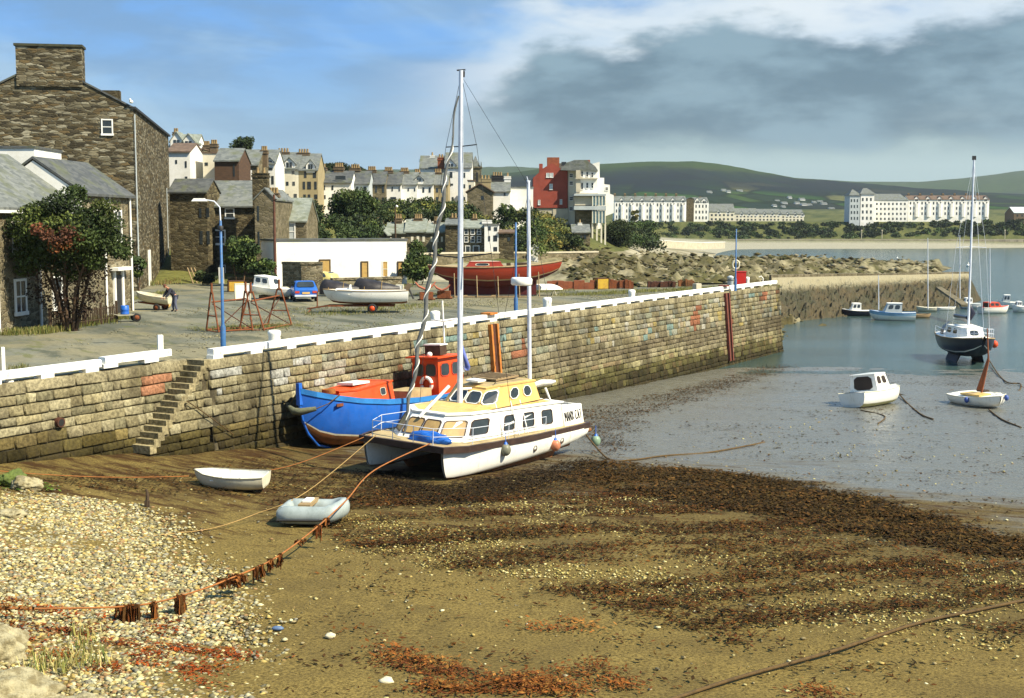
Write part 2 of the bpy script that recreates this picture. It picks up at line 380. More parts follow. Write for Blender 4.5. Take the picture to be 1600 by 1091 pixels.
def wallcol(s, z):
    zb = T(WP(s).x, WP(s).y); h = (z-zb)/(QZ-zb)          # 0 base .. 1 top
    r = random.random(); far = min(1, max(0, (s-WS(500))/25))
    c = np.array(random.choice([(.30,.26,.145),(.25,.215,.12),(.33,.295,.18),(.20,.18,.105),(.27,.235,.14),(.37,.33,.20)]))
    c *= .88+.40*r
    n = mnoise.noise((s*.35, z*.6, 3)); n2 = mnoise.noise((s*.9, z*1.1, 9))
    if s > WS(500):                                      # tide-marked far part
        n3 = mnoise.fractal(Vector((s*.22, z*.9, 31)), .8, 2, 4); n4 = mnoise.noise((s*1.7, z*2.3, 5)); hj = h+.10*n3+.05*(random.random()-.5)
        up_ = min(1, max(0, (hj-.50)/.16)); dk = math.exp(-((hj-.47)/.10)**2)*.75; lo_ = min(1, max(0, (.34-hj)/.10))
        c = c*(1-dk)+np.array((.12,.095,.06))*dk*(.7+.6*r)
        c = c*(1-lo_)+np.array((.25,.225,.10))*lo_*(.65+.7*r)
        if lo_ > .3 and n4 > .15: c = c*.4+np.array((.30,.21,.12))*.6
        if hj < .13: c = c*.25+np.array((.04,.034,.02))*.75
        if up_ > .4:
            if n3 > -.25 and random.random() < .55: c = c*.35+.65*np.array(random.choice([(.38,.36,.28),(.50,.49,.42),(.24,.28,.22),(.27,.30,.26),(.40,.36,.24),(.36,.28,.19),(.17,.18,.15)]))*random.uniform(.75,1.1)
            rr = mnoise.noise((s*.42+7, z*.7, 21))
            if rr > .36 and r < .8: c = np.array((.36,.15,.08))*random.uniform(.6,1.1)
            elif rr < -.40 and r < .7: c = np.array((.20,.29,.26))*random.uniform(.7,1.2)
            elif n2 > .5: c = np.array((.38,.30,.11))
    else:
        if h < .30+.1*n: c *= .62; c = c*np.array((1,.9,.62))
        if h < .12: c *= .6
        if WS(330) < s < WS(640) and h > .62 and n2 > .15: c = np.array((.52,.52,.46))*random.uniform(.7,1)
        if abs(s-WS(258)) < .8 and .66 < h < .86: c = np.array((.42,.20,.11))
    if h < .24+.1*n: c = c*np.array((.42,.42,.34))
    return tuple(np.clip(c, .008, .75))
z_cop = QZ-.42
s = 0.0
while s < SL:                                            # coping slabs
    L_ = random.uniform(1.3, 2.4); e = min(s+L_, SL)
    if s < s_st1-.01: e = min(e, s_st1)
    block(s, e, z_cop, QZ, OFF(s), tuple(np.array((.36,.315,.19))*random.uniform(.85,1.1)), .9)
    s = e
z = z_cop; row = 0
while z > -2.3:
    H_ = random.uniform(.25, .44); s = -random.uniform(0, .8)
    while s < SL:
        L_ = random.choice([.35,.6,.9,.5])*random.uniform(.7,1.5) * (1.25 if s < WS(330) else 1.0); e = min(s+L_, SL)
        p = WP(max(0, s)); zg = T(p.x, p.y)
        if z > zg-.35 and e > .05:
            mid = (max(s, 0)+e)/2
            col = wallcol(mid, z-H_/2)
            if mid > s_st1: block(max(s, s_st1), e, z-H_, z, 0, col)
            else:
                block(max(s, 0), min(e, s_st1), z-H_, z, -RD, col)
                if mid > s_st0 and z <= step_z(mid)-.05: block(max(s, s_st0), min(e, s_st1), z-H_, z, 0, wallcol(mid, z-H_/2))
        s = e
    z -= H_; row += 1
stones_V, stones_F, stones_C = V, Fq, Cc
m_wall = attrmat('quay_blocks', .9, .12, 9, .6, bmp=.9)
def stainwall(m):
    t = m.node_tree; b = t.nodes['Principled BSDF']; src = b.inputs['Base Color'].links[0].from_socket
    c = mixc(t, sstep(t, tnoise(t, coords(t, 'Object', (1,1,.45)), .55, 6, .7), .44, .66, 0, .72), src, (.045,.035,.018))
    c = mixc(t, sstep(t, tnoise(t, coords(t, 'Object', (1,1,.2)), 1.6, 5, .7), .56, .70, 0, .55), c, (.10,.085,.03))
    t.links.new(c, b.inputs['Base Color'])
stainwall(m_wall)
qw = thing('harbour_wall', 'long battered quay wall of squared stone blocks with paint smears beside the muddy harbour', 'harbour wall', (WP(0).x, WP(0).y, 0))
fast('stonework', V, Fq, m_wall, Cc, qw)
mb = MB()                                               # mortar core behind the faces
m_mort = M('dark_mortar', (.040,.033,.018), (.12,.10,.055), 1.2, .95, .4, lo=.45, hi=.65)
def core(sa, sb, off, ztop):
    n = max(2, int((sb-sa)/1.5)); rows = []
    for i in range(n+1):
        s_ = sa+(sb-sa)*i/n; p, t, nn = WF(s_)
        r = []
        for zz in (ztop, ztop, -3.2):
            o_ = off-.05+BAT*(QZ-zz)
            r.append(p+nn*o_+Vector((0,0,zz)))
        r[0] = p-nn*2.6+Vector((0,0,ztop)); rows.append(r)
    mb.grid(rows, 0, False, flip=True)
core(0, s_st1, -RD, QZ-.03); core(s_st1, SL, 0, QZ-.03)
# side cheeks of the stair recess
for sx_ in (s_st1,):
    p, t, nn = WF(sx_); mb.add([p-nn*(RD+.1)+Vector((0,0,-2)), p+nn*.45+Vector((0,0,-2)), p-nn*.03+Vector((0,0,QZ-.05)), p-nn*(RD+.1)+Vector((0,0,QZ-.05))], [(0,1,2,3)], 0)
# end of the quay turns back to the land
pe, te, ne = WF(SL)
bk = pe-ne*9+te*1.0
mb.add([pe+ne*.3+te*.1+Vector((0,0,-3)), bk+Vector((0,0,-3)), bk+Vector((0,0,QZ-.02)), pe+te*.1+Vector((0,0,QZ-.02))], [(0,1,2,3)], 0)
obj('mortar_core', mb, m_mort, qw, world=True)
# steps
mb = MB(); ds = (s_st1-s_st0)/NST
for k in range(NST):
    sa = s_st0+k*ds; zt = step_z(sa+ds/2); p0, t0, n0 = WF(sa+ds/2)
    R_ = Matrix((t0, n0, Vector((0,0,1)))).transposed()
    hh = 0.30; wd = RD+BAT*(QZ-zt)+.06; cen = p0+n0*(wd/2-RD)+Vector((0,0,zt-hh/2))
    mb.box(cen+t0*.03, (ds+.10, wd, hh), 0, R_, col=tuple(np.array((.40,.34,.19))*random.uniform(.7,1.1)))
    mb.box(cen+Vector((0,0,-2.3))+t0*.1, (ds, wd-.12, 4.4), 0, R_, col=(.12,.10,.06))
obj('stone_stair', mb, m_wall, qw, world=True)
# fender timbers / ladder channels, each with a rust red and orange edge
for fx, lab in ((768,'nearer orange edged fender timber on the quay wall'), (1133,'far rust red fender timber near the quay end')):
    s_ = WS(fx); p, t, nn = WF(s_); R_ = None
    f = thing('wall_fender', lab, 'fender', (p.x, p.y, QZ), group='tall timber fenders bolted to the quay wall')
    mb = MB(); wf = .17
    for a, mm in ((-.34, 0), (.30, 0), (0, 1)):
        w2 = .085 if mm == 0 else .21
        v = []
        for dd in (.04, .24 if mm == 0 else .12):
            for (q, zz) in ((a-w2, -1.05), (a+w2, -1.05), (a+w2, QZ-.12), (a-w2, QZ-.12)):
                v.append(p+t*q+nn*(dd+BAT*(QZ-zz))+Vector((0,0,zz)))
        mb.add(v, ((0,3,2,1),(4,5,6,7),(0,1,5,4),(1,2,6,5),(2,3,7,6),(3,0,4,7)), mm)
    mo = M('fender_orange', (.50,.19,.03), (.28,.08,.02), 2, .8, .3) if fx < 900 else M('fender_red', (.20,.05,.03), (.12,.04,.03), 2, .8, .3)
    obj('timbers', mb, [mo, m_rustd], f, world=True)
    mb = MB(); Rk = Matrix((t, nn, Vector((0,0,1)))).transposed()
    mb.box(p-nn*.12+Vector((0,0,QZ+.44)), (.8, .62, .10), 0, Rk); obj('cap_plate', mb, mo, f, world=True)
# white kerb beam on blocks
def kerb(sa, sb, label, drop=0.0, taper=False):
    p, t, nn = WF(sa); k = thing('quay_kerb', label, 'kerb', (p.x, p.y, QZ), group='white painted kerb beams along the quay edge')
    mb = MB(); n = max(2, int((sb-sa)/.8)); rows = []
    for i in range(n+1):
        s_ = sa+(sb-sa)*i/n; p, t, nn = WF(s_); o_ = OFF(sa); a, b = -.34+o_, .0+o_
        if taper and i == n: a, b = -.22+o_, -.10+o_
        z0, z1 = QZ+.13+drop, QZ+.39+drop
        c = .035
        rows.append([p+nn*b+Vector((0,0,z0)), p+nn*b+Vector((0,0,z1-c)), p+nn*(b-c)+Vector((0,0,z1)), p+nn*(a+c)+Vector((0,0,z1)), p+nn*a+Vector((0,0,z1-c)), p+nn*a+Vector((0,0,z0))])
    mb.grid(rows, 0, False, close=True, flip=False)
    mb.add(rows[0], [(5,4,3,2,1,0)]); mb.add(rows[-1], [(0,1,2,3,4,5)])
    obj('beam', mb, m_kerb, k, world=True)
    mb = MB(); s_ = sa+.25
    while s_ < sb:
        p, t, nn = WF(s_); R_ = Matrix((t, nn, Vector((0,0,1)))).transposed()
        mb.box(p-nn*(.165-OFF(sa))+Vector((0,0,QZ+.065+drop)), (random.uniform(.55,.75), .345, .15), 0, R_); s_ += 2.15*random.uniform(.9,1.1)
    obj('support_blocks', mb, m_kerb, k, world=True)
kerb(WS(8), WS(188), 'shortest white kerb beam, at the left edge of the photo')
kerb(WS(190), WS(296), 'white kerb beam ending in a taper just left of the wall steps', .07, True)
kerb(WS(333), SL-.5, 'very long white kerb beam from the wall steps to the quay end')
# --- quay surface
qback = [(1216,441.5),(1100,445),(1000,449),(900,452),(800,447),(700,441),(640,438)]
poly = []
for x in sorted(list(np.linspace(0, SL, 60))+[s_st0-.06, s_st0-.05, s_st1+.05, s_st1+.06]): poly.append(WP(x)-WF(x)[2]*(RD+.3 if x < s_st1+.055 else .30))
qb = [G(x, y, QZ) for x, y in qback]
poly += [Vector((q.x, q.y, 0)) for q in qb]+[Vector((-12, 124, 0)), Vector((-90, 124, 0)), Vector((-90, 30, 0))]
mb = MB(); n = len(poly)
mb.add([Vector((p.x, p.y, QZ-.012)) for p in poly]+[Vector((p.x, p.y, -1)) for p in poly], [tuple(range(n))]+[(i, i+n, (i+1) % n+n, (i+1) % n) for i in range(n)])
def ground_mat():
    m, t, b = newmat('quay_surface'); v = coords(t); vs_ = coords(t, 'Object', (1.0,.35,1))
    rt = t.nodes.new('ShaderNodeMapping'); rt.inputs['Rotation'].default_value = (0,0,math.radians(-32)); t.links.new(coords(t), rt.inputs[0])
    rs = t.nodes.new('ShaderNodeMapping'); rs.inputs['Scale'].default_value = (1,.25,1); t.links.new(rt.outputs[0], rs.inputs[0])
    a = tnoise(t, rs.outputs[0], .35, 6, .6); c2 = tnoise(t, v, 6, 5, .7); c3 = tnoise(t, v, .12, 5, .6)
    c = mixc(t, sstep(t, a, .35, .65), (.095,.102,.078), (.20,.20,.150))
    c = mixc(t, sstep(t, c3, .46, .60, 0, .8), c, (.23,.205,.12))
    c = mixc(t, mth(t, 'MULTIPLY', sstep(t, tnoise(t, rs.outputs[0], .9, 5, .7), .56, .66), .7), c, (.11,.12,.035))
    c = mixc(t, sstep(t, tnoise(t, rs.outputs[0], .55, 6, .7), .52, .62, 0, .7), c, (.055,.065,.045))
    c = mixc(t, sstep(t, c2, .35, .75, 0, .4), c, (.055,.05,.035))
    t.links.new(c, b.inputs['Base Color']); b.inputs['Roughness'].default_value = .9; b.inputs['Specular IOR Level'].default_value = .15
    bump(t, b, c2, .5, .04); return m
tag(obj('quay', mb, ground_mat(), world=True, base=(0,0,0)), kind='structure')
# --- mud / sand of the drained harbour
gx = np.concatenate([np.arange(-34, 45, .45), np.arange(45, 140, 3)]); gy = np.concatenate([np.arange(6, 24, 1.5), np.arange(24, 60, .35), np.arange(60, 130, .8), np.arange(130, 190, 5)])
NX, NY = len(gx), len(gy); VV = np.zeros((NY, NX, 3), dtype=np.float32)
for j, y in enumerate(gy):
    for i, x in enumerate(gx):
        h = T(x, y); q = mnoise.fractal(Vector((x*.10, y*.35, 0)), .8, 2.2, 4)*.07+mnoise.noise(Vector((x*.9, y*1.6, 5)))*.022
        q += mnoise.fractal(Vector((x*.05, y*.11, 40)), .8, 2.1, 4)*.16*min(1, max(0, (y-66)/12)); VV[j, i] = (x, y, h+q)
idx = np.arange(NX*NY).reshape(NY, NX)
FF = np.stack([idx[:-1,:-1].ravel(), idx[:-1,1:].ravel(), idx[1:,1:].ravel(), idx[1:,:-1].ravel()], 1)
def mud_mat():
    m, t, b = newmat('harbour_mud'); v = coords(t)
    rt = t.nodes.new('ShaderNodeMapping'); rt.inputs['Rotation'].default_value = (0,0,math.radians(22)); t.links.new(v, rt.inputs[0])
    rs = t.nodes.new('ShaderNodeMapping'); rs.inputs['Scale'].default_value = (.30,1,1); t.links.new(rt.outputs[0], rs.inputs[0])
    sx = t.nodes.new('ShaderNodeSeparateXYZ'); t.links.new(v, sx.inputs[0]); X, Y_, Z_ = sx.outputs
    big = tnoise(t, rs.outputs[0], .35, 6, .6); fine = tnoise(t, v, 16, 5, .75); mid = tnoise(t, rs.outputs[0], 1.5, 12, .78)
    c = mixc(t, sstep(t, fine, .3, .7), (.045,.033,.010), (.262,.190,.056)); c = mixc(t, sstep(t, tnoise(t, v, .5, 8, .7), .4, .65, 0, .5), c, (.075,.055,.020))
    # wetness rises seaward (right and far)
    wv = mth(t, 'ADD', mth(t, 'ADD', mth(t, 'MULTIPLY', Y_, .060), mth(t, 'MULTIPLY', X, .055)), mth(t, 'MULTIPLY', big, 1.6))
    wet = sstep(t, mth(t, 'ADD', wv, mth(t, 'MULTIPLY', tnoise(t, rs.outputs[0], 2.2, 8, .7), 1.3)), 4.2, 4.95); damp = sstep(t, wv, 2.4, 3.9)
    c = mixc(t, mth(t, 'MULTIPLY', damp, .55), c, (.048,.034,.015))
    c = mixc(t, wet, c, mixc(t, sstep(t, fine, .35, .65), (.075,.073,.056), (.17,.168,.135)))
    weed = sstep(t, mth(t, 'ADD', mid, mth(t, 'SUBTRACT', mth(t, 'MULTIPLY', sstep(t, Y_, 28, 42), .17), mth(t, 'MULTIPLY', wet, .14))), .60, .74)
    c = mixc(t, mth(t, 'MULTIPLY', weed, mth(t, 'SUBTRACT', .9, mth(t, 'MULTIPLY', wet, .35))), c, (.036,.016,.006))
    t.links.new(c, b.inputs['Base Color'])
    r = mth(t, 'ADD', mth(t, 'SUBTRACT', .88, mth(t, 'MULTIPLY', wet, .60)), mth(t, 'MULTIPLY', weed, .15), clamp=True)
    r = mth(t, 'ADD', r, mth(t, 'MULTIPLY', wet, sstep(t, tnoise(t, rs.outputs[0], 4.0, 8, .75), .45, .65, -.08, .30)), clamp=True)
    t.links.new(r, b.inputs['Roughness'])
    t.links.new(mth(t, 'MULTIPLY_ADD', wet, .60, .10), b.inputs['Specular IOR Level'])
    bump(t, b, mth(t, 'ADD', fine, mth(t, 'MULTIPLY', mid, .8)), .55, .035); return m
o = fast('mud_flat', VV.reshape(-1,3), FF, mud_mat(), smooth=True); tag(o, kind='structure')
# --- sea
def sea_mat():
    m, t, b = newmat('sea_water'); v = coords(t, 'Object', (.7,1.6,1))
    n = tnoise(t, v, 1.4, 5, .65); n2 = tnoise(t, coords(t, 'Object', (.03,.10,1)), 1.0, 5, .6)
    t.links.new(mixc(t, sstep(t, n2, .35, .65), (.035,.060,.050), (.045,.085,.085)), b.inputs['Base Color'])
    b.inputs['Roughness'].default_value = .14; b.inputs['IOR'].default_value = 1.33
    bump(t, b, n, .55, .12); return m
mb = MB(); mb.add([(-60,70,-1.42),(3200,70,-1.42),(3200,2600,-1.42),(-60,2600,-1.42)], [(0,1,2,3)])
tag(obj('sea', mb, sea_mat(), world=True, base=(0,0,-1.42)), kind='structure')
# --- land sheet: hillside of the town, foreshore, far beach and bank
LPX = [-700,-200,260,430,560,640,780,840,900,960,1050,1150,1250,1460,1620,2400]
LZ = {112:[4.2,4.2,4.2,4.2,4.2,4.2,4.1,3.8,3.6,3.4,2.2,0.3,-2.5,-3.5,-3.5,-3.5],
 130:[8,8,7,5,4.6,4.6,4.4,4.3,4.2,3.8,3.0,1.4,-2.5,-3.5,-3.5,-3.5],
 150:[12,12,10.0,8.3,6.5,6.1,6.0,5.0,4.4,4.2,3.4,2.2,-2.0,-3.5,-3.5,-3.5],
 170:[14,14,12.4,11.8,10.5,8.5,7.5,7.2,5.2,4.2,3.3,2.8,.2,-3.5,-3.5,-3.5],
 190:[16,16,14.2,12.8,12.5,12.3,11.8,9.2,7.2,4.6,3.2,3.0,1.6,-3.5,-3.5,-3.5],
 215:[18,18,15,13,13,13,12.5,10.3,9.6,6,3,2.8,2.2,-3,-3.5,-3.5],
 260:[18,18,15,13,13,13,12.5,11,10,6,2.6,1.9,2.0,-1.6,-3.5,-3.5],
 320:[18,18,15,13,13,12,12,10,8,4.5,1.8,.2,.8,-1.0,-3.5,-3.5],
 360:[18,18,15,13,13,12,12,10,8,4,1.4,-2,-1.4,-1.6,-3.5,-3.5],
 400:[16,16,14,12,12,11,11,9,7,3,1.1,-3,-3,-3,-3.5,-3.5],
 480:[14,14,13,12,12,11,10,8,6,3,.9,-2.4,-3,-3,-3.5,-3.5],
 560:[13,13,13,12,12,11,10,8,6,3,1.2,-1.3,-1.6,-1.7,-2.6,-3.5],
 612:[13,13,13,12,12,11,10,8,6,4,2.3,.3,.3,.1,-1.0,-1.6],
 621:[13,13,13,12,12,11,10,8,7,6,3.3,2.7,2.7,2.7,2.0,1.5],
 636:[14,14,14,13,13,12,11,10.5,10.5,10.5,10.5,10.5,10.5,10.5,9,8],
 690:[14,14,14,13,13,12,11,11,11,11,11,11,11,11,9.5,8],
 1000:[20]*16, 1300:[24]*16}
LYS = sorted(LZ); LT = np.array([LZ[y] for y in LYS])
def LZf(px, Y):
    r = np.array([np.interp(px, LPX, LT[i]) for i in range(len(LYS))]); return float(np.interp(Y, LYS, r))
def LP(px, Y): return Vector(((px-800)/F*Y, Y, LZf(px, Y)))
cols_px = np.concatenate([np.arange(-700, 200, 60), np.arange(200, 1700, 6), np.arange(1700, 2400, 60)])
rowsY = np.concatenate([np.arange(112, 240, 1.6), np.arange(240, 340, 2.5), np.arange(340, 480, 8), np.arange(480, 700, 6), np.arange(700, 1301, 40)])
Z = np.array([[np.interp(px, LPX, LT[i]) for px in cols_px] for i in range(len(LYS))])
V = np.zeros((len(rowsY), len(cols_px), 3)); CC = np.zeros((len(rowsY), len(cols_px), 3))
for j, Y in enumerate(rowsY):
    zr = np.array([np.interp(Y, LYS, Z[:, i]) for i in range(len(cols_px))])
    for i, px in enumerate(cols_px):
        X = (px-800)/F*Y; z = zr[i]; n = mnoise.fractal(Vector((X*.12, Y*.06, 0)), .7, 2.1, 5); r = mnoise.fractal(Vector((X*.5, Y*.28, 4)), .6, 2.1, 4)
        c = np.array((.085,.095,.030))
        shore = px > 650 and Y < 480 and z < 5.2
        if shore:
            rock = (px > 830) and (Y < 350) and (Y < 215+(px-1000)*.32 if px > 1000 else Y < 190)
            fz = min(1, max(0, (px-830)/70))*min(1, max(0, (Y-112)/25))*(1 if px < 1470 else 0)
            if rock: z += (abs(r)*1.3+n*.9)*fz
            lf = min(1, max(0, .5+1.5*mnoise.fractal(Vector((X*.16, Y*.07, 8)), .8, 2, 4))); c = np.array((.24,.21,.12))*(1-lf)+np.array((.42,.385,.27))*lf
            rf_ = min(1, max(0, (px-800)/110)) if px < 1000 else 1.0
            yl = 215+(px-1000)*.32 if px > 1000 else 190; rf_ *= min(1, max(0, (yl+25-Y)/40)) if Y < 350 else 0
            w = min(1, max(0, .26+1.3*mnoise.fractal(Vector((X*.35, Y*.12, 14)), .7, 2.2, 5)+.3*(Y-150)/150)); rc = np.array((.075,.062,.022))*(1-w**1.5)+np.array((.33,.29,.175))*w**1.5
            rc = rc*(1-.5*max(0, n))+np.array((.11,.12,.035))*.5*max(0, n); q_ = min(1, max(0, rf_*1.6-.3+r*.5)); c = c*(1-q_)+rc*q_
        elif Y >= 480 and Y <= 616: c = np.array((.36,.34,.25)) if px > 950 else c
        elif Y > 616:
            w = min(1, max(0, .5+n*1.2)); c = np.array((.13,.135,.045))*(1-w)+np.array((.06,.075,.024))*w
        else:
            w = min(1, max(0, .5+n)); c = c*(1-w)+np.array((.14,.14,.04))*w
            z += .25*n
        V[j, i] = (X, Y, z); CC[j, i] = c
idx = np.arange(V.shape[0]*V.shape[1]).reshape(V.shape[:2])
FF = np.stack([idx[:-1,:-1].ravel(), idx[:-1,1:].ravel(), idx[1:,1:].ravel(), idx[1:,:-1].ravel()], 1)
m_land = attrmat('land', .92, .12, 1.5, .45, bmp=.6)
o = fast('terrain', V.reshape(-1,3), FF, m_land, CC.reshape(-1,3), smooth=False); tag(o, kind='structure')
# --- hills
def hill_mat():
    m, t, b = newmat('hill_fields'); v = coords(t, 'Object', (1,.55,0))
    vo = t.nodes.new('ShaderNodeTexVoronoi'); vo.inputs['Scale'].default_value = .014; t.links.new(v, vo.inputs['Vector'])
    ve = t.nodes.new('ShaderNodeTexVoronoi'); ve.feature = 'DISTANCE_TO_EDGE'; ve.inputs['Scale'].default_value = .014; t.links.new(v, ve.inputs['Vector'])
    sx = t.nodes.new('ShaderNodeSeparateColor'); t.links.new(vo.outputs['Color'], sx.inputs[0])
    sz = t.nodes.new('ShaderNodeSeparateXYZ'); t.links.new(coords(t), sz.inputs[0])
    field = ramp(t, sx.outputs[0], [(0,(.030,.045,.028)),(.2,(.045,.090,.025)),(.45,(.030,.036,.030)),(.65,(.055,.085,.028)),(.8,(.025,.040,.030)),(.90,(.17,.16,.06))], 'CONSTANT')
    n = tnoise(t, v, .006, 6, .6); n2 = tnoise(t, v, .05, 5, .7)
    c = mixc(t, sstep(t, ve.outputs[0], .0, .07, .9, 0), field, (.015,.022,.014))
    hz = mth(t, 'ADD', sz.outputs[2], mth(t, 'MULTIPLY', n, 60))
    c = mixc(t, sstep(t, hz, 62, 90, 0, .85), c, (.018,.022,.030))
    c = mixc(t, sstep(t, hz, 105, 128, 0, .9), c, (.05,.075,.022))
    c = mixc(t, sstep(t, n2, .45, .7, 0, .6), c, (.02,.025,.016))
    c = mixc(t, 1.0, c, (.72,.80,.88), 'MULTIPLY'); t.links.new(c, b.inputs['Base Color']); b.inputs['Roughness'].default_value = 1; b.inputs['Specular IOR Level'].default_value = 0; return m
m_hill = hill_mat()
HV = {}
def hillhit(px, py):
    pxs, V = HV['hills']; i = int(np.argmin(abs(pxs-px)))
    for j in range(V.shape[0]):
        if V[j, i, 2] >= D(px, py, V[j, i, 1]).z: return float(V[j, i, 1])
    return 2000.0
def hill(name, ridge, Yf, Yr, zf, seed, amp=5):
    pxs = np.arange(ridge[0][0], ridge[-1][0]+1, 6); rows = []; K_ = 46
    V = np.zeros((K_+8, len(pxs), 3))
    for i, px in enumerate(pxs):
        py = np.interp(px, [r[0] for r in ridge], [r[1] for r in ridge]); zr = D(px, py, Yr).z
        for j in range(K_+8):
            u = j/(K_-1)
            if u <= 1: Y = Yf+(Yr-Yf)*u; z = zf+(zr-zf)*(u**1.25*(.35)+.65*(3*u*u-2*u**3))
            else: Y = Yr+(u-1)*1500; z = zr-(u-1)*(zr)*1.2
            X = (px-800)/F*Y
            z += mnoise.fractal(Vector((X*.004+seed, Y*.003, seed)), .8, 2.1, 5)*amp*min(1, u*3)*(1 if u < .95 else .35)
            V[j, i] = (X, Y, z)
    HV[name] = (pxs, V)
    idx = np.arange(V.shape[0]*V.shape[1]).reshape(V.shape[:2])
    FF = np.stack([idx[:-1,:-1].ravel(), idx[:-1,1:].ravel(), idx[1:,1:].ravel(), idx[1:,:-1].ravel()], 1)
    tag(fast(name, V.reshape(-1,3), FF, m_hill, smooth=True), kind='structure')
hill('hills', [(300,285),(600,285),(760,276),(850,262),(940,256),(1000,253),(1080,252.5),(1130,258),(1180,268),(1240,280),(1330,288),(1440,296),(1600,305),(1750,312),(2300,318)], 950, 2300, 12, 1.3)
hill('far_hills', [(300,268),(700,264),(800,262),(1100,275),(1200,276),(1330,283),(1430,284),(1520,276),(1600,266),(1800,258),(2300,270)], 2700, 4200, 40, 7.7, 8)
# --- breakwater beyond the quay end
bw = thing('breakwater', 'low weed-covered stone breakwater running out behind the moored boats', 'breakwater', (60, 160, 0))
def bwp(px, py, Y): return D(px, py, Y)
mb = MB(); rows = []; cc = []
for i in range(181):
    q = i/180; px = 1205+q*330; Yt = 150+q*34
    zt = D(px, 434-7*q, Yt).z; zb = -2.2; yb = 138+q*33
    r = []
    for k in range(24):
        a = k/23; Y = Yt+(yb-Yt)*a; nz = mnoise.fractal(Vector((px*.12, k*.5, 3)), .9, 2, 5)
        z = zt+(zb-zt)*(a**.9)+nz*.75*min(1, a*4)
        endf = max(0, (q-.93)/.07); z -= endf*4
        r.append(((px-800)/F*(Y+nz*.6), Y, z))
    rows.append(r)
mb.grid(rows, 0, False, flip=False)
def bw_mat():
    m, t, b = newmat('breakwater_weed'); v = coords(t)
    n = tnoise(t, v, .35, 6, .65); n2 = tnoise(t, v, 2.2, 6, .7); z_ = t.nodes.new('ShaderNodeSeparateXYZ'); t.links.new(v, z_.inputs[0])
    c = mixc(t, sstep(t, n, .38, .62), (.034,.034,.009), (.070,.050,.015)); c = mixc(t, sstep(t, n2, .4, .7, 0, .7), c, (.03,.022,.01))
    c = mixc(t, sstep(t, mth(t, 'ADD', z_.outputs[2], mth(t, 'MULTIPLY', n2, 1.5)), 2.2, 3.1), c, (.25,.22,.13))
    t.links.new(c, b.inputs['Base Color']); b.inputs['Roughness'].default_value = .8; bump(t, b, n2, .9, .2); return m
m_bw = bw_mat(); obj('weedy_slope', mb, m_bw, bw, world=True)
mb = MB()
for i in range(30):
    q = i/30; px = 1205+q*312; Y = 150.6+q*33; p = D(px, 434-7*q, Y); p2 = D(px+10, 434-7*(q+1/30), Y+1.1)
    h = .30 if i < 14 else .18
    mb.add([p+Vector((0,0,-.5)), p2+Vector((0,0,-.5)), p2+Vector((0,0,h)), p+Vector((0,0,h)), p+Vector((0,1.2,-.5)), p2+Vector((0,1.2,-.5)), p2+Vector((0,1.2,h)), p+Vector((0,1.2,h))], ((0,1,2,3),(3,2,6,7),(0,3,7,4),(1,5,6,2),(4,7,6,5)))
obj('parapet', mb, m_stonf, bw, world=True)
mb = MB(); a = D(1462,448,158); b_ = D(1502,476,142)
mb.add([a, a+Vector((.7,0,0)), b_+Vector((.9,0,0)), b_, a+Vector((0,0,-.3)), a+Vector((.7,0,-.3)), b_+Vector((.9,0,-.25)), b_+Vector((0,0,-.25))], ((0,3,2,1),(3,7,6,2),(0,4,7,3),(1,2,6,5)))
obj('slipway', mb, m_stonf, bw, world=True)
# --- sea wall below the houses, and promenade wall by the far beach
def wallstrip(name, label, pts, h, th, mat_, capm=None, down=3.0):
    w = thing(name, label, 'wall', pts[0]); mb = MB(); mc = MB()
    for p, q in zip(pts[:-1], pts[1:]):
        p, q = Vector(p), Vector(q); u = (q-p); L_ = math.hypot(u.x, u.y); n = Vector((u.y, -u.x, 0)).normalized()
        for (m_, z0, z1, e) in ((mb, -down, h, 0), (mc, h, h+.18, .08)):
            v = [p+n*e+Vector((0,0,z0)), q+n*e+Vector((0,0,z0)), q+n*e+Vector((0,0,z1)), p+n*e+Vector((0,0,z1))]; v += [x-n*(th+2*e) for x in v]
            m_.add(v, ((0,1,2,3),(3,2,6,7),(0,3,7,4),(1,5,6,2)))
    obj('wall_face', mb, mat_, w, world=True); obj('coping', mc, capm or m_beige, w, world=True); return w
wallstrip('sea_wall', 'pale stone sea wall with light coping below the lower row of houses', [D(x, y, Yy) for x, y, Yy in ((648,404,132),(700,402,138),(780,401,146),(860,400.5,154),(935,399,162))], .35, .6, m_stonf, m_beige, 2.2)
wallstrip('promenade_wall', 'long ribbed promenade wall at the top of the far beach', [D(x, 374.5, 617) for x in range(1130, 2300, 60)], 0, .8, M('promenade_concrete', (.17,.15,.11), (.30,.27,.20), .25, .9, stretch=(1,1,.1), lo=.42, hi=.55), m_beige, 3.2)
wallstrip('shore_wall', 'pale curved retaining wall where the sandy foreshore meets the far beach', [D(x, y, Yy) for x, y, Yy in ((1030,377.5,430),(1070,380,440),(1100,381,450),(1133,380,470))], .3, .8, m_beige, m_render, 2.0)
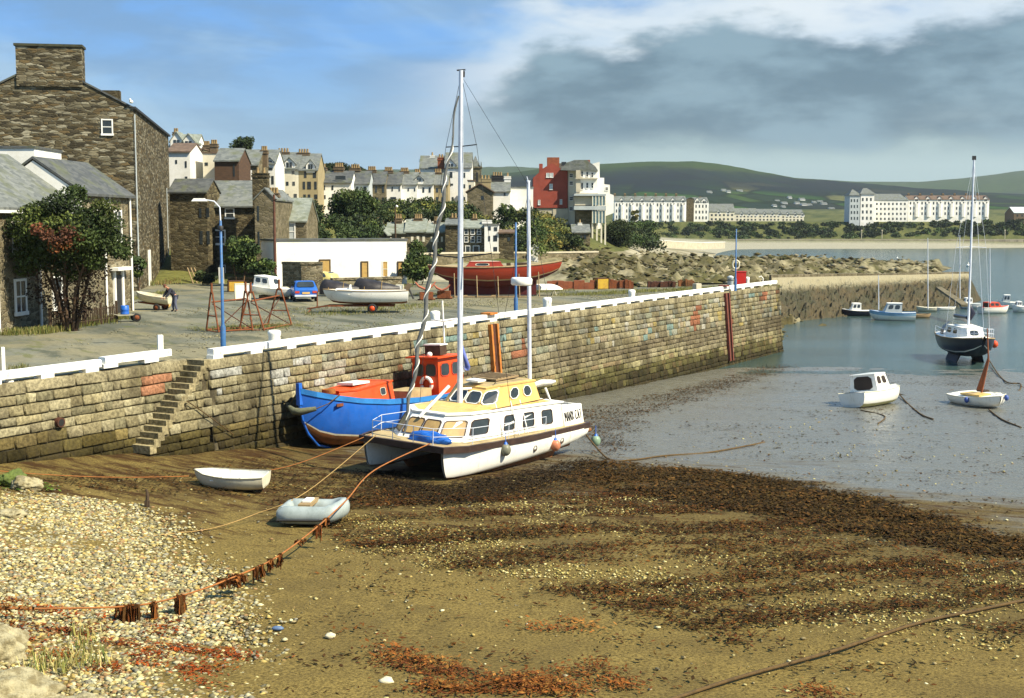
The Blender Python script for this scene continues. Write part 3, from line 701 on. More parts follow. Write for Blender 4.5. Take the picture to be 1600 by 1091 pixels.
# ================================================================= BUILDINGS
def pots(mb, c, u, w, z, n, r=.14):
    for i in range(n):
        p = c+u*((i-(n-1)/2)*w/max(1, n)); mb.lathe([(r*1.1, z), (r*.85, z+.45), (r, z+.5), (r*.7, z+.5)], (p.x, p.y, 0), 7, 1)
def chimney(parent, c, u, w, d, z0, z1, npots=3, mat_=None, cap=True):
    n = Vector((u.y, -u.x, 0)); mb = MB(); o = Vector((c.x, c.y, 0))
    mb.obox(o, u, None, n, -w/2, w/2, z0, z1, -d/2, d/2, 0)
    if cap: mb.obox(o, u, None, n, -w/2-.07, w/2+.07, z1-.32, z1-.12, -d/2-.07, d/2+.07, 0); mb.obox(o, u, None, n, -w/2-.05, w/2+.05, z1-.01, z1+.08, -d/2-.05, d/2+.05, 0)
    pots(mb, o, u, w*.85, z1+.06, npots)
    return obj('chimney', mb, [mat_ or m_chim, m_pot], parent, world=True)
def window(parent, O, u, n, a0, a1, z0, z1, frame=m_white, small=False, lean=0.0, glass=None, bars=True, name='window'):
    w = a1-a0; h = z1-z0
    if small:
        mb = MB(); mb.obox(O, u, None, n, a0, a1, z0, z1, -.02, .035, 0)
        return obj(name, mb, glass or m_glass, parent, world=True)
    t = min(.12, w*.14); mb = MB()
    mb.obox(O, u, None, n, a0-t, a0, z0-t, z1+t, -.02, .075); mb.obox(O, u, None, n, a1, a1+t, z0-t, z1+t, -.02, .075)
    mb.obox(O, u, None, n, a0, a1, z1, z1+t, -.02, .07); mb.obox(O, u, None, n, a0-t*1.4, a1+t*1.4, z0-t*1.6, z0, -.02, .12)
    if bars:
        zm = z0+h*.5; mb.obox(O, u, None, n, a0, a1, zm-t*.3, zm+t*.3, -.02, .06)
        if w > .9: am = (a0+a1)/2; mb.obox(O, u, None, n, am-t*.25, am+t*.25, z0, zm-t*.3, -.02, .058); mb.obox(O, u, None, n, am-t*.25, am+t*.25, zm+t*.3, z1, -.02, .058)
    f = obj(name, mb, frame, parent, world=True)
    mb = MB(); mb.obox(O, u, None, n, a0, a1, z0, z1, -.02, .03); p = obj('pane', mb, glass or m_glass, f, world=False)
    me = p.data; b = BASE[parent.name]
    for v in me.vertices: v.co -= b
    BASE[f.name] = b
    return f
HZ = {}
def house(name, label, cat, L, R, depth, zb, ze, zr, wall, roof, kind='gable', wins=(), chims=(), group=None, doors=(), small=False, dorm=(), hip=0.0, down=3.0, over=.22, frame=None, glass=None, bays=(), parapet=False, skew=None):
    L = Vector((L[0], L[1], 0)); R = Vector((R[0], R[1], 0)); u = (R-L); W_ = u.length; u.normalize(); n = Vector((u.y, -u.x, 0))
    mid = (L+R)/2-n*depth/2
    b = thing(name, label, cat, (mid.x, mid.y, zb), group=group)
    # walls
    mb = MB(); up = Vector((0,0,1))
    if kind in ('gable', 'flat'):
        prof = [(0, zb-down), (0, ze), (depth/2, zr if (kind == 'gable' and not hip) else ze), (depth, ze), (depth, zb-down)]
        if kind == 'flat' or hip: prof = [(0, zb-down), (0, ze), (depth, ze), (depth, zb-down)]
        mb.prism(prof, L, -n, up, u*W_)
    elif kind == 'front':
        mb.prism([(0, zb-down), (0, ze), (W_/2, zr), (W_, ze), (W_, zb-down)], L, u, up, -n*depth)
    wl = obj('wall', mb, wall, b, world=True)
    # roof
    mb = MB(); th = .14
    if kind == 'gable' and not hip:
        s_ = (zr-ze)/(depth/2)
        for sg in (1, -1):
            pr = [(-over, ze-over*s_+.03), (depth/2, zr+.03), (depth/2, zr+.03+th), (-over, ze-over*s_+.03+th)]
            if sg == -1: pr = [(depth-p[0], p[1]) for p in pr]
            mb.prism(pr, L-u*over*.4, -n, up, u*(W_+over*.8))
    elif kind == 'gable':
        o = over; c = [L+n*o-u*o, R+n*o+u*o, R-n*(depth+o)+u*o, L-n*(depth+o)-u*o]; c = [Vector((q.x, q.y, ze+.02)) for q in c]
        r0 = L-n*depth/2+u*hip; r1 = R-n*depth/2-u*hip; r0 = Vector((r0.x, r0.y, zr)); r1 = Vector((r1.x, r1.y, zr)); lo = [q-up*.12 for q in c]
        mb.add(c+[r0, r1]+lo, ((0,1,5,4),(1,2,5),(2,3,4,5),(3,0,4),(6,7,1,0),(7,8,2,1),(8,9,3,2),(9,6,0,3),(9,8,7,6)))
    elif kind == 'front':
        s_ = (zr-ze)/(W_/2)
        for sg in (1, -1):
            pr = [(-over, ze-over*s_+.03), (W_/2, zr+.03), (W_/2, zr+.03+th), (-over, ze-over*s_+.03+th)]
            if sg == -1: pr = [(W_-p[0], p[1]) for p in pr]
            mb.prism(pr, L+n*over, u, up, -n*(depth+2*over))
    else:
        mb.obox(L, u, None, n, -.08, W_+.08, ze+.003, ze+.16, -depth-.08, .08)
    rf = obj('roof', mb, roof, b, world=True); BASE[rf.name] = BASE[b.name]
    if skew is not None:     # white verge boards on a front gable
        mb = MB(); s_ = (zr-ze)/(W_/2)
        for sg in (1, -1):
            pr = [(-over, ze-over*s_-.22), (W_/2, zr-.22), (W_/2, zr+.2), (-over, ze-over*s_+.2)]
            if sg == -1: pr = [(W_-p[0], p[1]) for p in pr]
            mb.prism(pr, L+n*(over+.06), u, up, -n*.06)
        obj('barge_board', mb, skew, b, world=True)
    def fpos(px, py):      # photo point on the facade plane -> (a, z)
        d = ray(px, py); o = Vector((0,0,CH)); t = (L-Vector((0,0,0))).dot(n)/(d.x*n.x+d.y*n.y); p = o+d*t
        return (Vector((p.x, p.y, 0))-L).dot(u), p.z
    for w in wins:
        (x0, y0, x1, y1) = w[:4]; a0, z1 = fpos(x0, y0); a1, z0 = fpos(x1, y1)
        window(b, L, u, n, a0, a1, z0, z1, frame=(w[4] if len(w) > 4 and w[4] else frame) or m_white, small=small or (a1-a0) < .35, glass=(w[5] if len(w) > 5 else None) or glass)
    for (x0, y0, x1, y1, dm) in doors:
        a0, z1 = fpos(x0, y0); a1, z0 = fpos(x1, y1); z0 = max(z0, zb) if down else z0; mb = MB(); mb.obox(L, u, None, n, a0, a1, z0, z1, -.03, .06)
        dr = obj('door', mb, dm, b, world=True); BASE[dr.name] = BASE[b.name]
        mb = MB(); t = .09; mb.obox(L, u, None, n, a0-t, a0, z0, z1+t, -.03, .10); mb.obox(L, u, None, n, a1, a1+t, z0, z1+t, -.03, .10); mb.obox(L, u, None, n, a0, a1, z1, z1+t, -.03, .099)
        obj('door_frame', mb, m_white if dm is not m_door else m_dwood, dr, world=True)
    for c in chims:       # (px0, px1, py_top, npots[, depth fraction, mat])
        x0, x1, yt = c[:3]; npo = c[3] if len(c) > 3 else 3; fr = c[4] if len(c) > 4 else .5
        Yc = (L+R).y/2-n.y*depth*fr if abs(n.y) > .2 else (L+R).y/2
        p0 = D(x0, yt, Yc); p1 = D(x1, yt, Yc); cc = Vector(((p0.x+p1.x)/2, Yc, 0))
        zroof = ze+(zr-ze)*(1-abs(fr-.5)*2)
        chimney(rf, cc, Vector((1,0,0)), abs(p1.x-p0.x), .9, min(ze, p0.z-1.2)-.1, p0.z-.3, npo, c[5] if len(c) > 5 else None)
    for d_ in dorm:       # (px0, px1, py_top, py_bottom, wallmat): gabled dormer flush with the facade
        x0, x1, yt, yb = d_[:4]; a0, zt = fpos(x0, yt); a1, z0 = fpos(x1, yb); wm = d_[4] if len(d_) > 4 else m_render; zt = max(zt, z0+.8); ze2 = z0+(zt-z0)*.45
        dd = MB(); dd.prism([(a0, z0-.3), (a0, ze2), ((a0+a1)/2, zt), (a1, ze2), (a1, z0-.3)], L+n*.05, u, up, -n*min(3, depth*.45)); dm = obj('dormer', dd, wm, b, world=True); BASE[dm.name] = BASE[b.name]
        dd = MB(); sl = (zt-ze2)/((a1-a0)/2)
        for sg in (1, -1):
            pr = [(a0-.15, ze2-.15*sl+.02), ((a0+a1)/2, zt+.02), ((a0+a1)/2, zt+.14), (a0-.15, ze2-.15*sl+.14)]
            if sg == -1: pr = [(a0+a1-p[0], p[1]) for p in pr]
            dd.prism(pr, L+n*.2, u, up, -n*min(3.2, depth*.48))
        obj('dormer_roof', dd, roof, dm, world=True)
        dd = MB(); am = (a0+a1)/2; w4 = (a1-a0)*.16; dd.obox(L, u, None, n, am-w4*1.5, am-w4*.2, z0+.1, ze2+.15, 0, .09); dd.obox(L, u, None, n, am+w4*.2, am+w4*1.5, z0+.1, ze2+.15, 0, .09)
        obj('dormer_window', dd, m_glass, dm, world=True)
    for by in bays:       # (px0, px1, py_top, py_bottom, mat) projecting bay
        x0, x1, yt, yb = by[:4]; a0, zt = fpos(x0, yt); a1, z0 = fpos(x1, yb); bm_ = MB()
        w5 = (a1-a0); cset = (w5*.25)
        bm_.prism([(a0, 0), (a0+cset, .75), (a1-cset, .75), (a1, 0)], Vector((L.x, L.y, z0)), u, n, Vector((0,0,zt-z0)))
        obj('bay', bm_, by[4] if len(by) > 4 else wall, b, world=True)
    return b
def hpx(label, x0, x1, yb, ye, yr, Y, depth, wall, roof, name='house', cat='house', YR=None, **k):
    YR = YR or Y; L = D(x0, yb, Y); R = D(x1, yb, YR); ze = D(x0, ye, Y).z; zr = D((x0+x1)/2, yr, (Y+YR)/2+(depth/2 if k.get('kind', 'gable') != 'front' else 0)).z
    return house(name, label, cat, L, R, depth, L.z, ze, max(zr, ze+.05), wall, roof, **k)
def gridw(x0, x1, y0, y1, nx, ny, fw=.35, fh=.55, mat_=None):
    r = []
    for i in range(nx):
        for j in range(ny):
            cx = x0+(x1-x0)*(i+.5)/nx; cy = y0+(y1-y0)*(j+.5)/ny; w = (x1-x0)/nx*fw/2; h = (y1-y0)/ny*fh/2; r.append((cx-w, cy-h, cx+w, cy+h)+((mat_,) if mat_ else ()))
    return r
# ---- warehouse
WC = D(213, 350, 100); uW = Vector((.984, .178, 0)).normalized()
WL = Vector((WC.x, WC.y, 0))-uW*12.9
wh = house('warehouse', 'tall brown rubble-stone warehouse with a broad chimney, at the left edge', 'warehouse', (WL.x, WL.y), (WC.x, WC.y), 32, QZ, D(211, 170, 100).z, D(85, 128, 100).z+1.3, m_ston1, m_slated, kind='front', over=.1, down=.5,
    wins=[(160,188,175,209)], frame=m_white)
nW = Vector((uW.y, -uW.x, 0)); up = Vector((0,0,1))
rf = [c for c in wh.children if c.name.startswith('roof')][0]
mb = MB(); a0 = (D(37,100,100).x-WL.x)/uW.x; a1 = (D(132.5,100,100).x-WL.x)/uW.x; zt = D(85,76,100).z
mb.obox(WL, uW, None, nW, a0, a1, 19.9, zt, -1.5, .16); ch = obj('chimney', mb, m_ston1, rf, world=True)
mb = MB(); mb.obox(WL, uW, None, nW, a0-.12, a1+.1, zt+.003, zt+.18, -1.6, .26); obj('cap', mb, M('mossy_cap', (.06,.06,.03), (.03,.03,.02), 3, .9, .6), rf, world=True)
mb = MB(); p = D(187,150,113); mb.obox(Vector((p.x-1.2,112,0)), uW, None, nW, 0, 1.45, 17.5, D(187,141,112).z, -1.1, 0); obj('chimney', mb, m_ston2, rf, world=True)
Sd = -nW                                    # side wall runs back along -n
mb = MB(); 
def pipe(mb, px, y0, y1, Y, off=.12, r=.06):
    a = D(px, y0, Y); b_ = Vector((a.x, a.y, D(px, y1, Y).z)); mb.tube([a, b_], r, 6)
c0 = Vector((WC.x+.12, WC.y-.05, 0)); mb.tube([c0+up*17.9, c0+up*4.4], .05, 6); obj('drainpipe', mb, m_palegrey, wh, world=True)
mb = MB(); c1 = Vector((WC.x, WC.y, 0))-nW*27+uW*.12; mb.tube([c1+up*13, c1+up*4.4], .045, 6); obj('drainpipe', mb, m_palegrey, wh, world=True)
mb = MB(); mb.obox(Vector((WC.x, WC.y, 0)), -nW, None, uW, -.1, 32.2, D(211,170,100).z-.02, D(211,170,100).z+.16, -.1, .2); obj('gutter', mb, m_iron, wh, world=True)
mb = MB(); mb.obox(Vector((WC.x, WC.y, 0)), -nW, None, uW, 8.2, 10.2, QZ, QZ+3.0, -.1, .06); dr = obj('door', mb, m_white, wh, world=True); dr['label'] = 'white loading door'
for i, (a, z_) in enumerate([(4,12.5),(4,9),(12,12.6),(12,9),(20,12.6),(20,9),(26.5,12.5)]):
    mb = MB(); mb.obox(Vector((WC.x, WC.y, 0)), -nW, None, uW, a, a+.9, z_, z_+1.2, -.05, .03); obj('blocked_opening', mb, m_ston2, wh, world=True)
mb = MB(); g = MB()
mb.sphere((WC.x-.1, WC.y-.1, 18.85), (.14,.3,.13), seg=8, rings=6); mb.sphere((WC.x-.1, WC.y-.36, 19.0), (.09,.09,.08), seg=8, rings=6); mb.add([(WC.x-.14,WC.y+.12,18.85),(WC.x-.06,WC.y+.12,18.85),(WC.x-.1,WC.y+.42,18.9)], [(0,1,2)])
tag(obj('gull', mb, m_white, world=True), 'white gull sitting on the eaves corner of the stone warehouse', 'gull')
# ---- cottages on the left (fronts face the quay)
house('cottage', 'slate-roofed stone cottage nearest the left edge of the photo, behind the big tree', 'house', (-24.9, 56), (-23.5, 70), 8, QZ, 10.3, 13.1, m_ston3, m_slate, chims=(), over=.25, down=.3, group=None,
      wins=())
ct = bpy.data.objects['cottage']
Lc = Vector((-24.9,56,0)); uc = (Vector((-23.5,70,0))-Lc).normalized(); nc = Vector((uc.y,-uc.x,0))
for a, z_ in ((2.2,5.2),(6.5,5.2),(10.5,5.2),(2.2,8.2),(6.5,8.2),(10.5,8.2)): window(ct, Lc, uc, nc, a, a+.95, z_, z_+1.5)
mb = MB()
for a in (4.6, 8.9): mb = MB(); q = Lc+uc*a+nc*.12; mb.tube([q+up*10.2, q+up*4.3], .07, 6); obj('drainpipe', mb, m_white, ct, world=True)
pass
mb = MB(); mb.obox(Lc, uc, None, nc, -.2, 14.2, 10.02, 10.16, .05, .28); obj('gutter', mb, m_white, ct, world=True)
house('cottage', 'taller rubble cottage with a white gable, between the big tree and the warehouse', 'house', (-23.48, 70.2), (-22.95, 77.5), 5.2, QZ, 11.2, 13.0, m_ston3, m_slated, over=.3, down=.3)
ct = bpy.data.objects['cottage.001']
Lc = Vector((-23.48,70.2,0)); uc = (Vector((-22.95,77.5,0))-Lc).normalized(); nc = Vector((uc.y,-uc.x,0))
mb = MB(); mb.prism([(-.02, 9.9), (-.02, 11.15), (2.6, 12.93), (5.2, 11.15), (5.2, 9.6)], Lc-uc*.06, -nc, up, uc*.06); o = obj('gable_render', mb, m_render, ct, world=True)
mb = MB()
for a in (2.9, 6.9): mb = MB(); q = Lc+uc*a+nc*.12; mb.tube([q+up*11.1, q+up*4.3], .07, 6); obj('drainpipe', mb, m_white, ct, world=True)
pass
for a, z_ in ((1.0,8.6),(4.6,8.6)): window(ct, Lc, uc, nc, a, a+1.0, z_, z_+1.6)
window(ct, Lc, uc, nc, 3.2, 3.9, 10.4, 11.1)
mb = MB(); mb.obox(Lc, uc, None, nc, 4.4, 5.4, QZ, QZ+2.2, -.03, .05); dr = obj('door', mb, m_iron, ct, world=True); BASE[dr.name] = BASE[ct.name]
mb = MB(); mb.obox(Lc, uc, None, nc, 4.15, 4.4, QZ, QZ+2.5, -.03, .12); mb.obox(Lc, uc, None, nc, 5.4, 5.65, QZ, QZ+2.5, -.03, .12); mb.obox(Lc, uc, None, nc, 3.8, 6.1, QZ+2.5, QZ+2.68, -.03, .5); obj('door_frame', mb, m_white, dr, world=True)
# white dormer block behind at the far left
hpx('white rendered block with a boarded brown end, above the cottage roofs', -40, 56, 300, 232, 231, 84, 5, m_render, m_slated, kind='flat', name='house', cat='house', down=6)
# ---- stone house group behind the warehouse
hpx('dark slate-roofed stone wing just right of the warehouse', 268, 326, 437, 300, 282, 118, 3.2, m_ston2, m_slated, YR=117.5, down=.5, over=.25, wins=[(311,325,315,340),(322,325,327,340),(312,361,317,382),(323,361,328,382)])
hpx('long stone house with slate roof and white sash windows behind the small tree', 326, 404, 434, 322, 285, 119.5, 8, m_ston2, m_slate, down=.5, over=.3, wins=[(353,327,365,340),(336,361,351,380),(344,415,352,438)])
b = hpx('narrow stone end gable with a round chimney beside the brown pole', 400, 432, 440, 312, 296, 113, 9, m_stonf, m_slate, kind='front', down=.5, over=.12, wins=[(402,322,405,345),(403,362,406,392)])
rf = [c for c in b.children if c.name.startswith('roof')][0]
p = D(408,300,117); chimney(rf, Vector((p.x,117,0)), Vector((1,0,0)), 1.35, 1.2, 10.5, D(408,272,117).z, 2, m_ston2)
p = D(428,300,115); chimney(rf, Vector((p.x,115,0)), Vector((1,0,0)), .9, .7, 9, D(428,303,115).z, 3, m_chim)
hpx('grey stone outhouse with a steep slanting roof and a large pale shutter', 430, 480, 420, 346, 312, 120, 7, m_stonf, m_slateg, kind='gable', down=2, wins=[(437,350,460,374,None,m_palegrey)])
# ---- low white building on the quay
lb = hpx('long low flat-roofed white building with tan doors behind the parked boats', 433, 636, 452, 377, 376, 107, 5, m_render, m_slated, YR=112, name='building', cat='building', kind='flat', down=.2,
    doors=[(500,407,515,440,m_door),(565,410,574,446,m_door),(622,410,628,436,m_door)], wins=[(598,409,605,432,m_white,m_door)])
# ---- upper town, left to right
UH = [
 dict(l='half-timbered house with twin white gables at the top left of the town', a=(264,306,262,234,212,152,6,m_render,m_slateg), k=dict(dorm=[(266,286,207,232),(284,305,210,233)], chims=[(271,279,204,2)])),
 dict(l='white gabled house with a brown roof close behind the warehouse', a=(263,298,300,238,226,138,6,m_render,m_slateb), k=dict(wins=[(274,250,277,256),(289,252,292,262),(289,276,293,282)])),
 dict(l='olive stone block between the white gabled house and the cream house', a=(297,319,285,234,233,150,6,m_stonf,m_slateb), k=dict(kind='flat', chims=[(318,328,224,3),(329,340,222,3)])),
 dict(l='cream-walled house with one small dark window below two ochre chimneys', a=(318,341,300,240,239,140,6,m_cream,m_slateb), k=dict(kind='flat', wins=[(320,254,325,259)])),
 dict(l='dark brown timber-clad building with a slate roof, left of the round tree', a=(336,374,300,252,234,135,6,m_brown,m_slate), k=dict(wins=[(364,256,367,276,m_iron)])),
 dict(l='grey slate house with an olive gable below the round tree', a=(373,404,300,258,236,143,6,m_stonf,m_slate), k=dict(chims=[(408,418,232,3)], wins=[(376,266,394,281,m_render,m_render)])),
 dict(l='tall white house with a small red upper window', a=(401,431,312,256,236,150,6,m_render,m_slate), k=dict(wins=[(418,258,426,266,m_brickred),(424,275,428,288)], dorm=[(416,428,250,258)])),
 dict(l='tall cream house with small windows and a round-topped dormer', a=(431,467,312,264,240,158,6,m_cream,m_slate), k=dict(chims=[(433,453,235,4)], dorm=[(443,461,247,263)], wins=[(441,266,445,272),(456,266,460,272),(440,284,444,290),(447,284,451,290),(457,284,461,290),(447,303,451,310),(459,303,464,312,m_rust)])),
 dict(l='narrow ochre house with white dormer next to the tall cream house', a=(467,497,314,266,242,158,6,m_ochre,m_slate), k=dict(chims=[(465,484,236,4)], dorm=[(478,492,250,266)], wins=[(475,268,479,278),(489,268,494,278),(473,284,477,296),(480,284,486,296),(491,284,495,296),(474,304,478,311),(481,304,485,311),(491,304,496,311)])),
 dict(l='white house with a grey dormer row above the large green tree', a=(498,549,316,286,269,163,6,m_render,m_slated), k=dict(chims=[(495,510,259,3),(522,537,258,4)], wins=[(505,290,508,297),(518,290,521,297),(524,275,540,281,m_palegrey),(504,305,509,311),(519,303,524,312,m_dwood)])),
 dict(l='pale blue-grey terrace house right of the large green tree', a=(550,577,320,288,269,166,6,m_palegrey,m_slated), k=dict(chims=[(547,563,260,4)], wins=[(556,292,560,300),(568,292,572,300),(562,306,567,312)])),
 dict(l='drab olive terrace house between the pale blue-grey and white ones', a=(577,602,320,288,270,170,6,m_stonf,m_slated), k=dict(chims=[(574,588,263,4)], wins=[(586,291,589,301),(597,291,600,301),(585,309,591,315),(597,309,600,315)])),
 dict(l='white terrace house, leftmost of three, with dark slate roof', a=(602,627,320,289,271,172,6,m_render,m_slated), k=dict(chims=[(600,614,264,4)], wins=[(612,292,614,299),(623,292,625,299),(610,308,619,313),(623,310,626,315)])),
 dict(l='white terrace house, middle of three, with paler slate roof', a=(627,652,320,289,271,173,6,m_render,m_slate), k=dict(chims=[(625,639,265,4)], wins=[(637,294,639,299),(647,294,649,299),(637,310,640,315),(648,311,650,315)])),
 dict(l='white terrace house, rightmost of three, with porch and box dormer', a=(652,677,320,289,271,174,6,m_render,m_slate), k=dict(chims=[(647,657,267,3)], dorm=[(648,661,275,285)], wins=[(660,293,663,301),(670,293,673,301),(671,312,674,317)])),
 dict(l='tan end house with bay between the white terrace and the big white hotel', a=(677,700,322,289,272,175,6,m_ochre,m_slate), k=dict(chims=[(678,690,267,4)], wins=[(681,294,685,301),(689,294,694,301),(681,308,685,316),(690,308,695,316)])),
 dict(l='white hotel wing with sloping slate roof and two white chimneys', a=(656,696,300,263,245,186,6,m_render,m_slate), k=dict(chims=[(656,662,247,0,.5,m_render),(672,679,241,1,.5,m_render)], wins=[(664,262,667,265),(664,272,667,276)])),
 dict(l='tall gabled white hotel behind the catamaran mast', a=(696,737,322,262,240,182,6,m_render,m_slate), k=dict(chims=[(684,694,244,2,.5,m_brickred),(704,716,240,0,.5,m_render)], dorm=[(696,712,249,265)], wins=[(703,254,706,261),(703,269,707,278),(703,287,708,290),(706,308,709,314),(724,270,727,278),(724,288,727,294),(724,308,727,314),(732,300,735,308)])),
 dict(l='small yellow house front squeezed between hotel and stone gable', a=(731,741,318,283,281,176,5,m_cream,m_slateb), k=dict(kind='flat', wins=[(733,289,736,296)])),
 dict(l='grey stone gable house with brown roof below the church tower', a=(730,770,330,300,288,168,6,m_stonf,m_slateb), k=dict(kind='front', chims=[(749,767,277,3,.5,m_ochre)], wins=[(752,306,756,312)])),
 dict(l='slate-roofed white house with a dark chimney block', a=(766,797,332,300,284,172,6,m_render,m_slate), k=dict(chims=[(768,786,272,4,.5,m_iron),(788,798,273,1,.5,m_render)], wins=[(787,301,790,306)])),
 dict(l='large plain white rendered wall building left of the red gable', a=(796,833,334,294,293,176,6,m_render,m_slate), k=dict(kind='flat')),
]
for h in UH: hpx(h['l'], *h['a'], small=True, down=5, group='houses of the upper town', **h['k'])
# church tower
tw = D(743,300,215); t = thing('church_tower', 'slim stone church tower with pyramidal spire and corner pinnacles', 'church tower', (tw.x, 215, 12))
mb = MB(); zt = D(743,261,215).z; mb.box((tw.x,215,(zt+10)/2), (1.9,1.9,zt-10)); mb.box((tw.x,215,zt-.1), (2.2,2.2,.25)); mb.box((tw.x,215,zt-3.2), (2.1,2.1,.2)); obj('tower', mb, m_stonf, t, world=True)
mb = MB(); q = D(742,243,215).z; mb.add([(tw.x-.85,214.15,zt),(tw.x+.85,214.15,zt),(tw.x+.85,215.85,zt),(tw.x-.85,215.85,zt),(tw.x,215,q)], ((0,1,4),(1,2,4),(2,3,4),(3,0,4)))
for sx in (-.95,.95):
    for sy in (-.95,.95): mb.box((tw.x+sx,215+sy,zt+.4), (.22,.22,.9), taper=.3)
obj('spire', mb, m_slate, t, world=True)
mb = MB(); mb.box((tw.x-.3,214.04,zt-1.7), (.35,.1,1.5)); mb.box((tw.x+.3,214.04,zt-1.7), (.35,.1,1.5)); obj('louvre', mb, m_iron, t, world=True)
# ---- lower row
LH = [
 dict(l='low stone gable cottage at the left end of the lower row', a=(577,603,392,366,352,143,6,m_ston2,m_slateg), k=dict(kind='front', chims=[(578,592,344,3)])),
 dict(l='stone cottage with green slate roof, first of the lower row', a=(603,633,392,365,350,148,6,m_stonf,m_slateg), k=dict(chims=[(617,628,338,3)], wins=[(608,371,612,379),(627,371,632,379)])),
 dict(l='stone cottage with light green roof, middle of the lower row', a=(633,665,392,363,345,148,6,m_stonf,m_slateg), k=dict(chims=[(647,660,338,4)], wins=[(642,370,646,378),(651,369,655,378),(660,369,664,378)])),
 dict(l='stone cottage at the right of the lower row, next to the dark gable', a=(665,696,394,364,350,148,6,m_stonf,m_slateg), k=dict(chims=[(678,684,342,2)], wins=[(673,370,677,378),(681,370,685,378),(689,370,692,378)])),
 dict(l='dark narrow stone house with tall chimney behind the catamaran mast', a=(696,722,394,352,343,146,6,m_ston2,m_slate), k=dict(chims=[(703,715,337,2)])),
 dict(l='shop with white-framed windows and striped awning in the lower row', a=(722,757,394,357,345,147,6,m_ston3,m_slateg), k=dict(chims=[(737,746,338,2)], wins=[(726,358,731,366),(736,358,741,366),(746,358,751,366),(726,370,731,378),(736,370,741,378),(746,370,751,378)], doors=[(728,385,734,394,m_glass),(740,385,748,394,m_glass)])),
 dict(l='tall narrow white house at the right end of the lower row', a=(757,779,394,352,350,146,6,m_render,m_slate), k=dict(kind='flat', chims=[(754,768,341,0,.4,m_render)], wins=[(763,354,767,360),(772,355,777,361),(763,369,766,377),(771,368,777,377),(771,386,777,393)])),
 dict(l='brown shed with lean-to roof beside the tall narrow white house', a=(779,803,394,365,361,146,5,m_ston2,m_slateb), k=dict(wins=[(793,371,797,377,m_render)])),
]
for h in LH: hpx(h['l'], *h['a'], small=False if 'shop' in h['l'] else True, glass=m_cream if 'stone cottage' in h['l'] else None, down=3, group='houses of the lower row', **h['k'])
hpx('tiny white beach hut by the sea wall below the bushes', 829, 841, 397, 389, 384, 150, 3, m_render, m_render, name='hut', cat='hut', down=1, kind='front', over=.05)
hpx('small slate-roofed cottage under the glazed balcony of the red-gabled hotel', 894, 922, 392, 364, 352, 190, 6, m_stonf, m_slate, down=3, small=True, wins=[(907,368,910,375),(912,367,916,374)], chims=[(903,909,346,1,.5,m_render)])
# ---- red-gabled hotel
HY = 212
hb = thing('hotel', 'tall red-gabled hotel with white stepped wings and a glazed balcony over the shore', 'hotel', (D(890,350,HY).x, HY, 8))
def P2(x, y, Y): return D(x, y, Y)
def slab(poly, Y, depth, mat_, nm, parent=hb):
    mb = MB(); a = [D(x, y, Y) for x, y in poly]; b = [Vector((p.x, Y+depth, p.z)) for p in a]; n = len(a)
    mb.add(a+b, [tuple(range(n-1, -1, -1)), tuple(range(n, 2*n))]+[(i, (i+1) % n, (i+1) % n+n, i+n) for i in range(n)])
    o = obj(nm, mb, mat_, parent, world=True); BASE[o.name] = BASE[parent.name]; return o
slab([(833,325),(833,278),(842,270),(849,263),(862,255),(875,263),(887,263),(887,325)], HY, 9, m_redren, 'red_gable')
slab([(842.5,275),(842.5,256),(848,256),(848,275)], HY+.3, 1.2, m_redren, 'chimney'); slab([(855,262),(855,246),(874,246),(874,262)], HY+.8, 1.6, m_brickred, 'chimney')
slab([(833,334),(833,326),(866,326),(866,334)], HY+.2, 8, m_beige, 'base'); slab([(864,365),(864,326),(888,326),(888,365)], HY+.1, 8, m_beige, 'base')
slab([(887.5,362),(887.5,264),(900,264),(900,362)], HY+.4, 9, m_cream, 'wall'); slab([(900,358),(900,266),(933,266),(933,358)], HY-1.2, 10, m_render, 'wall')
slab([(900,300),(900,266),(907,266),(907,300)], HY-1.6, .4, m_beige, 'wall'); slab([(926,358),(926,256),(937,253),(937,278),(944,278),(944,288),(953,289),(953,303),(959,305),(959,333),(940,340),(940,358)], HY+2.5, 10, m_render, 'wall')
slab([(876,264),(886,254),(898,250),(917,250),(930,260),(934,266),(934,268),(876,266)], HY-1.5, 8, m_slate, 'roof'); slab([(860,263),(868,256),(885,254),(890,264)], HY+1.5, 6, m_slate, 'roof')
slab([(914,254),(914,250),(922,250),(922,254)], HY+2, 1, m_brickred, 'chimney')
mb = MB()
for yy in (279, 303): a = D(899,yy,HY-1.9); b_ = D(934,yy,HY-1.9); mb.box(((a.x+b_.x)/2, HY-1.5, a.z), (b_.x-a.x, .8, .18))
obj('string_course', mb, m_beige, hb, world=True)
def hw(x0, y0, x1, y1, Y, fr=m_white, gl=m_glass):
    a = D(x0, y1, Y); b_ = D(x1, y0, Y); window(hb, Vector((a.x, Y, 0)), Vector((1,0,0)), Vector((0,-1,0)), 0, b_.x-a.x, a.z, b_.z, fr, glass=gl)
for w in ((854,271,858,277),(860,271,864,277),(859,288,863,296),(841,313,844,320),(875,312,878,319)): hw(*w, HY, gl=m_palegrey)
for w in ((878,254,884,258),): hw(*w, HY+.9, m_iron)
for y in (272, 284, 308, 324): hw(890,y,895,y+5,HY+.4); 
for w in ((908,268,911,276),(908,286,911,296),(916,269,919,276),(924,270,927,277),(916,286,919,294),(924,286,927,294)): hw(*w, HY-1.2)
hw(946,293,950,297,HY+2.5)
GY = HY-6
slab([(897,306),(897,303),(947,303),(947,306)], GY, 6, m_palegrey, 'balcony_roof'); slab([(897,328),(897,322),(947,322),(947,328)], GY-.1, 6, m_palegrey, 'balcony_floor')
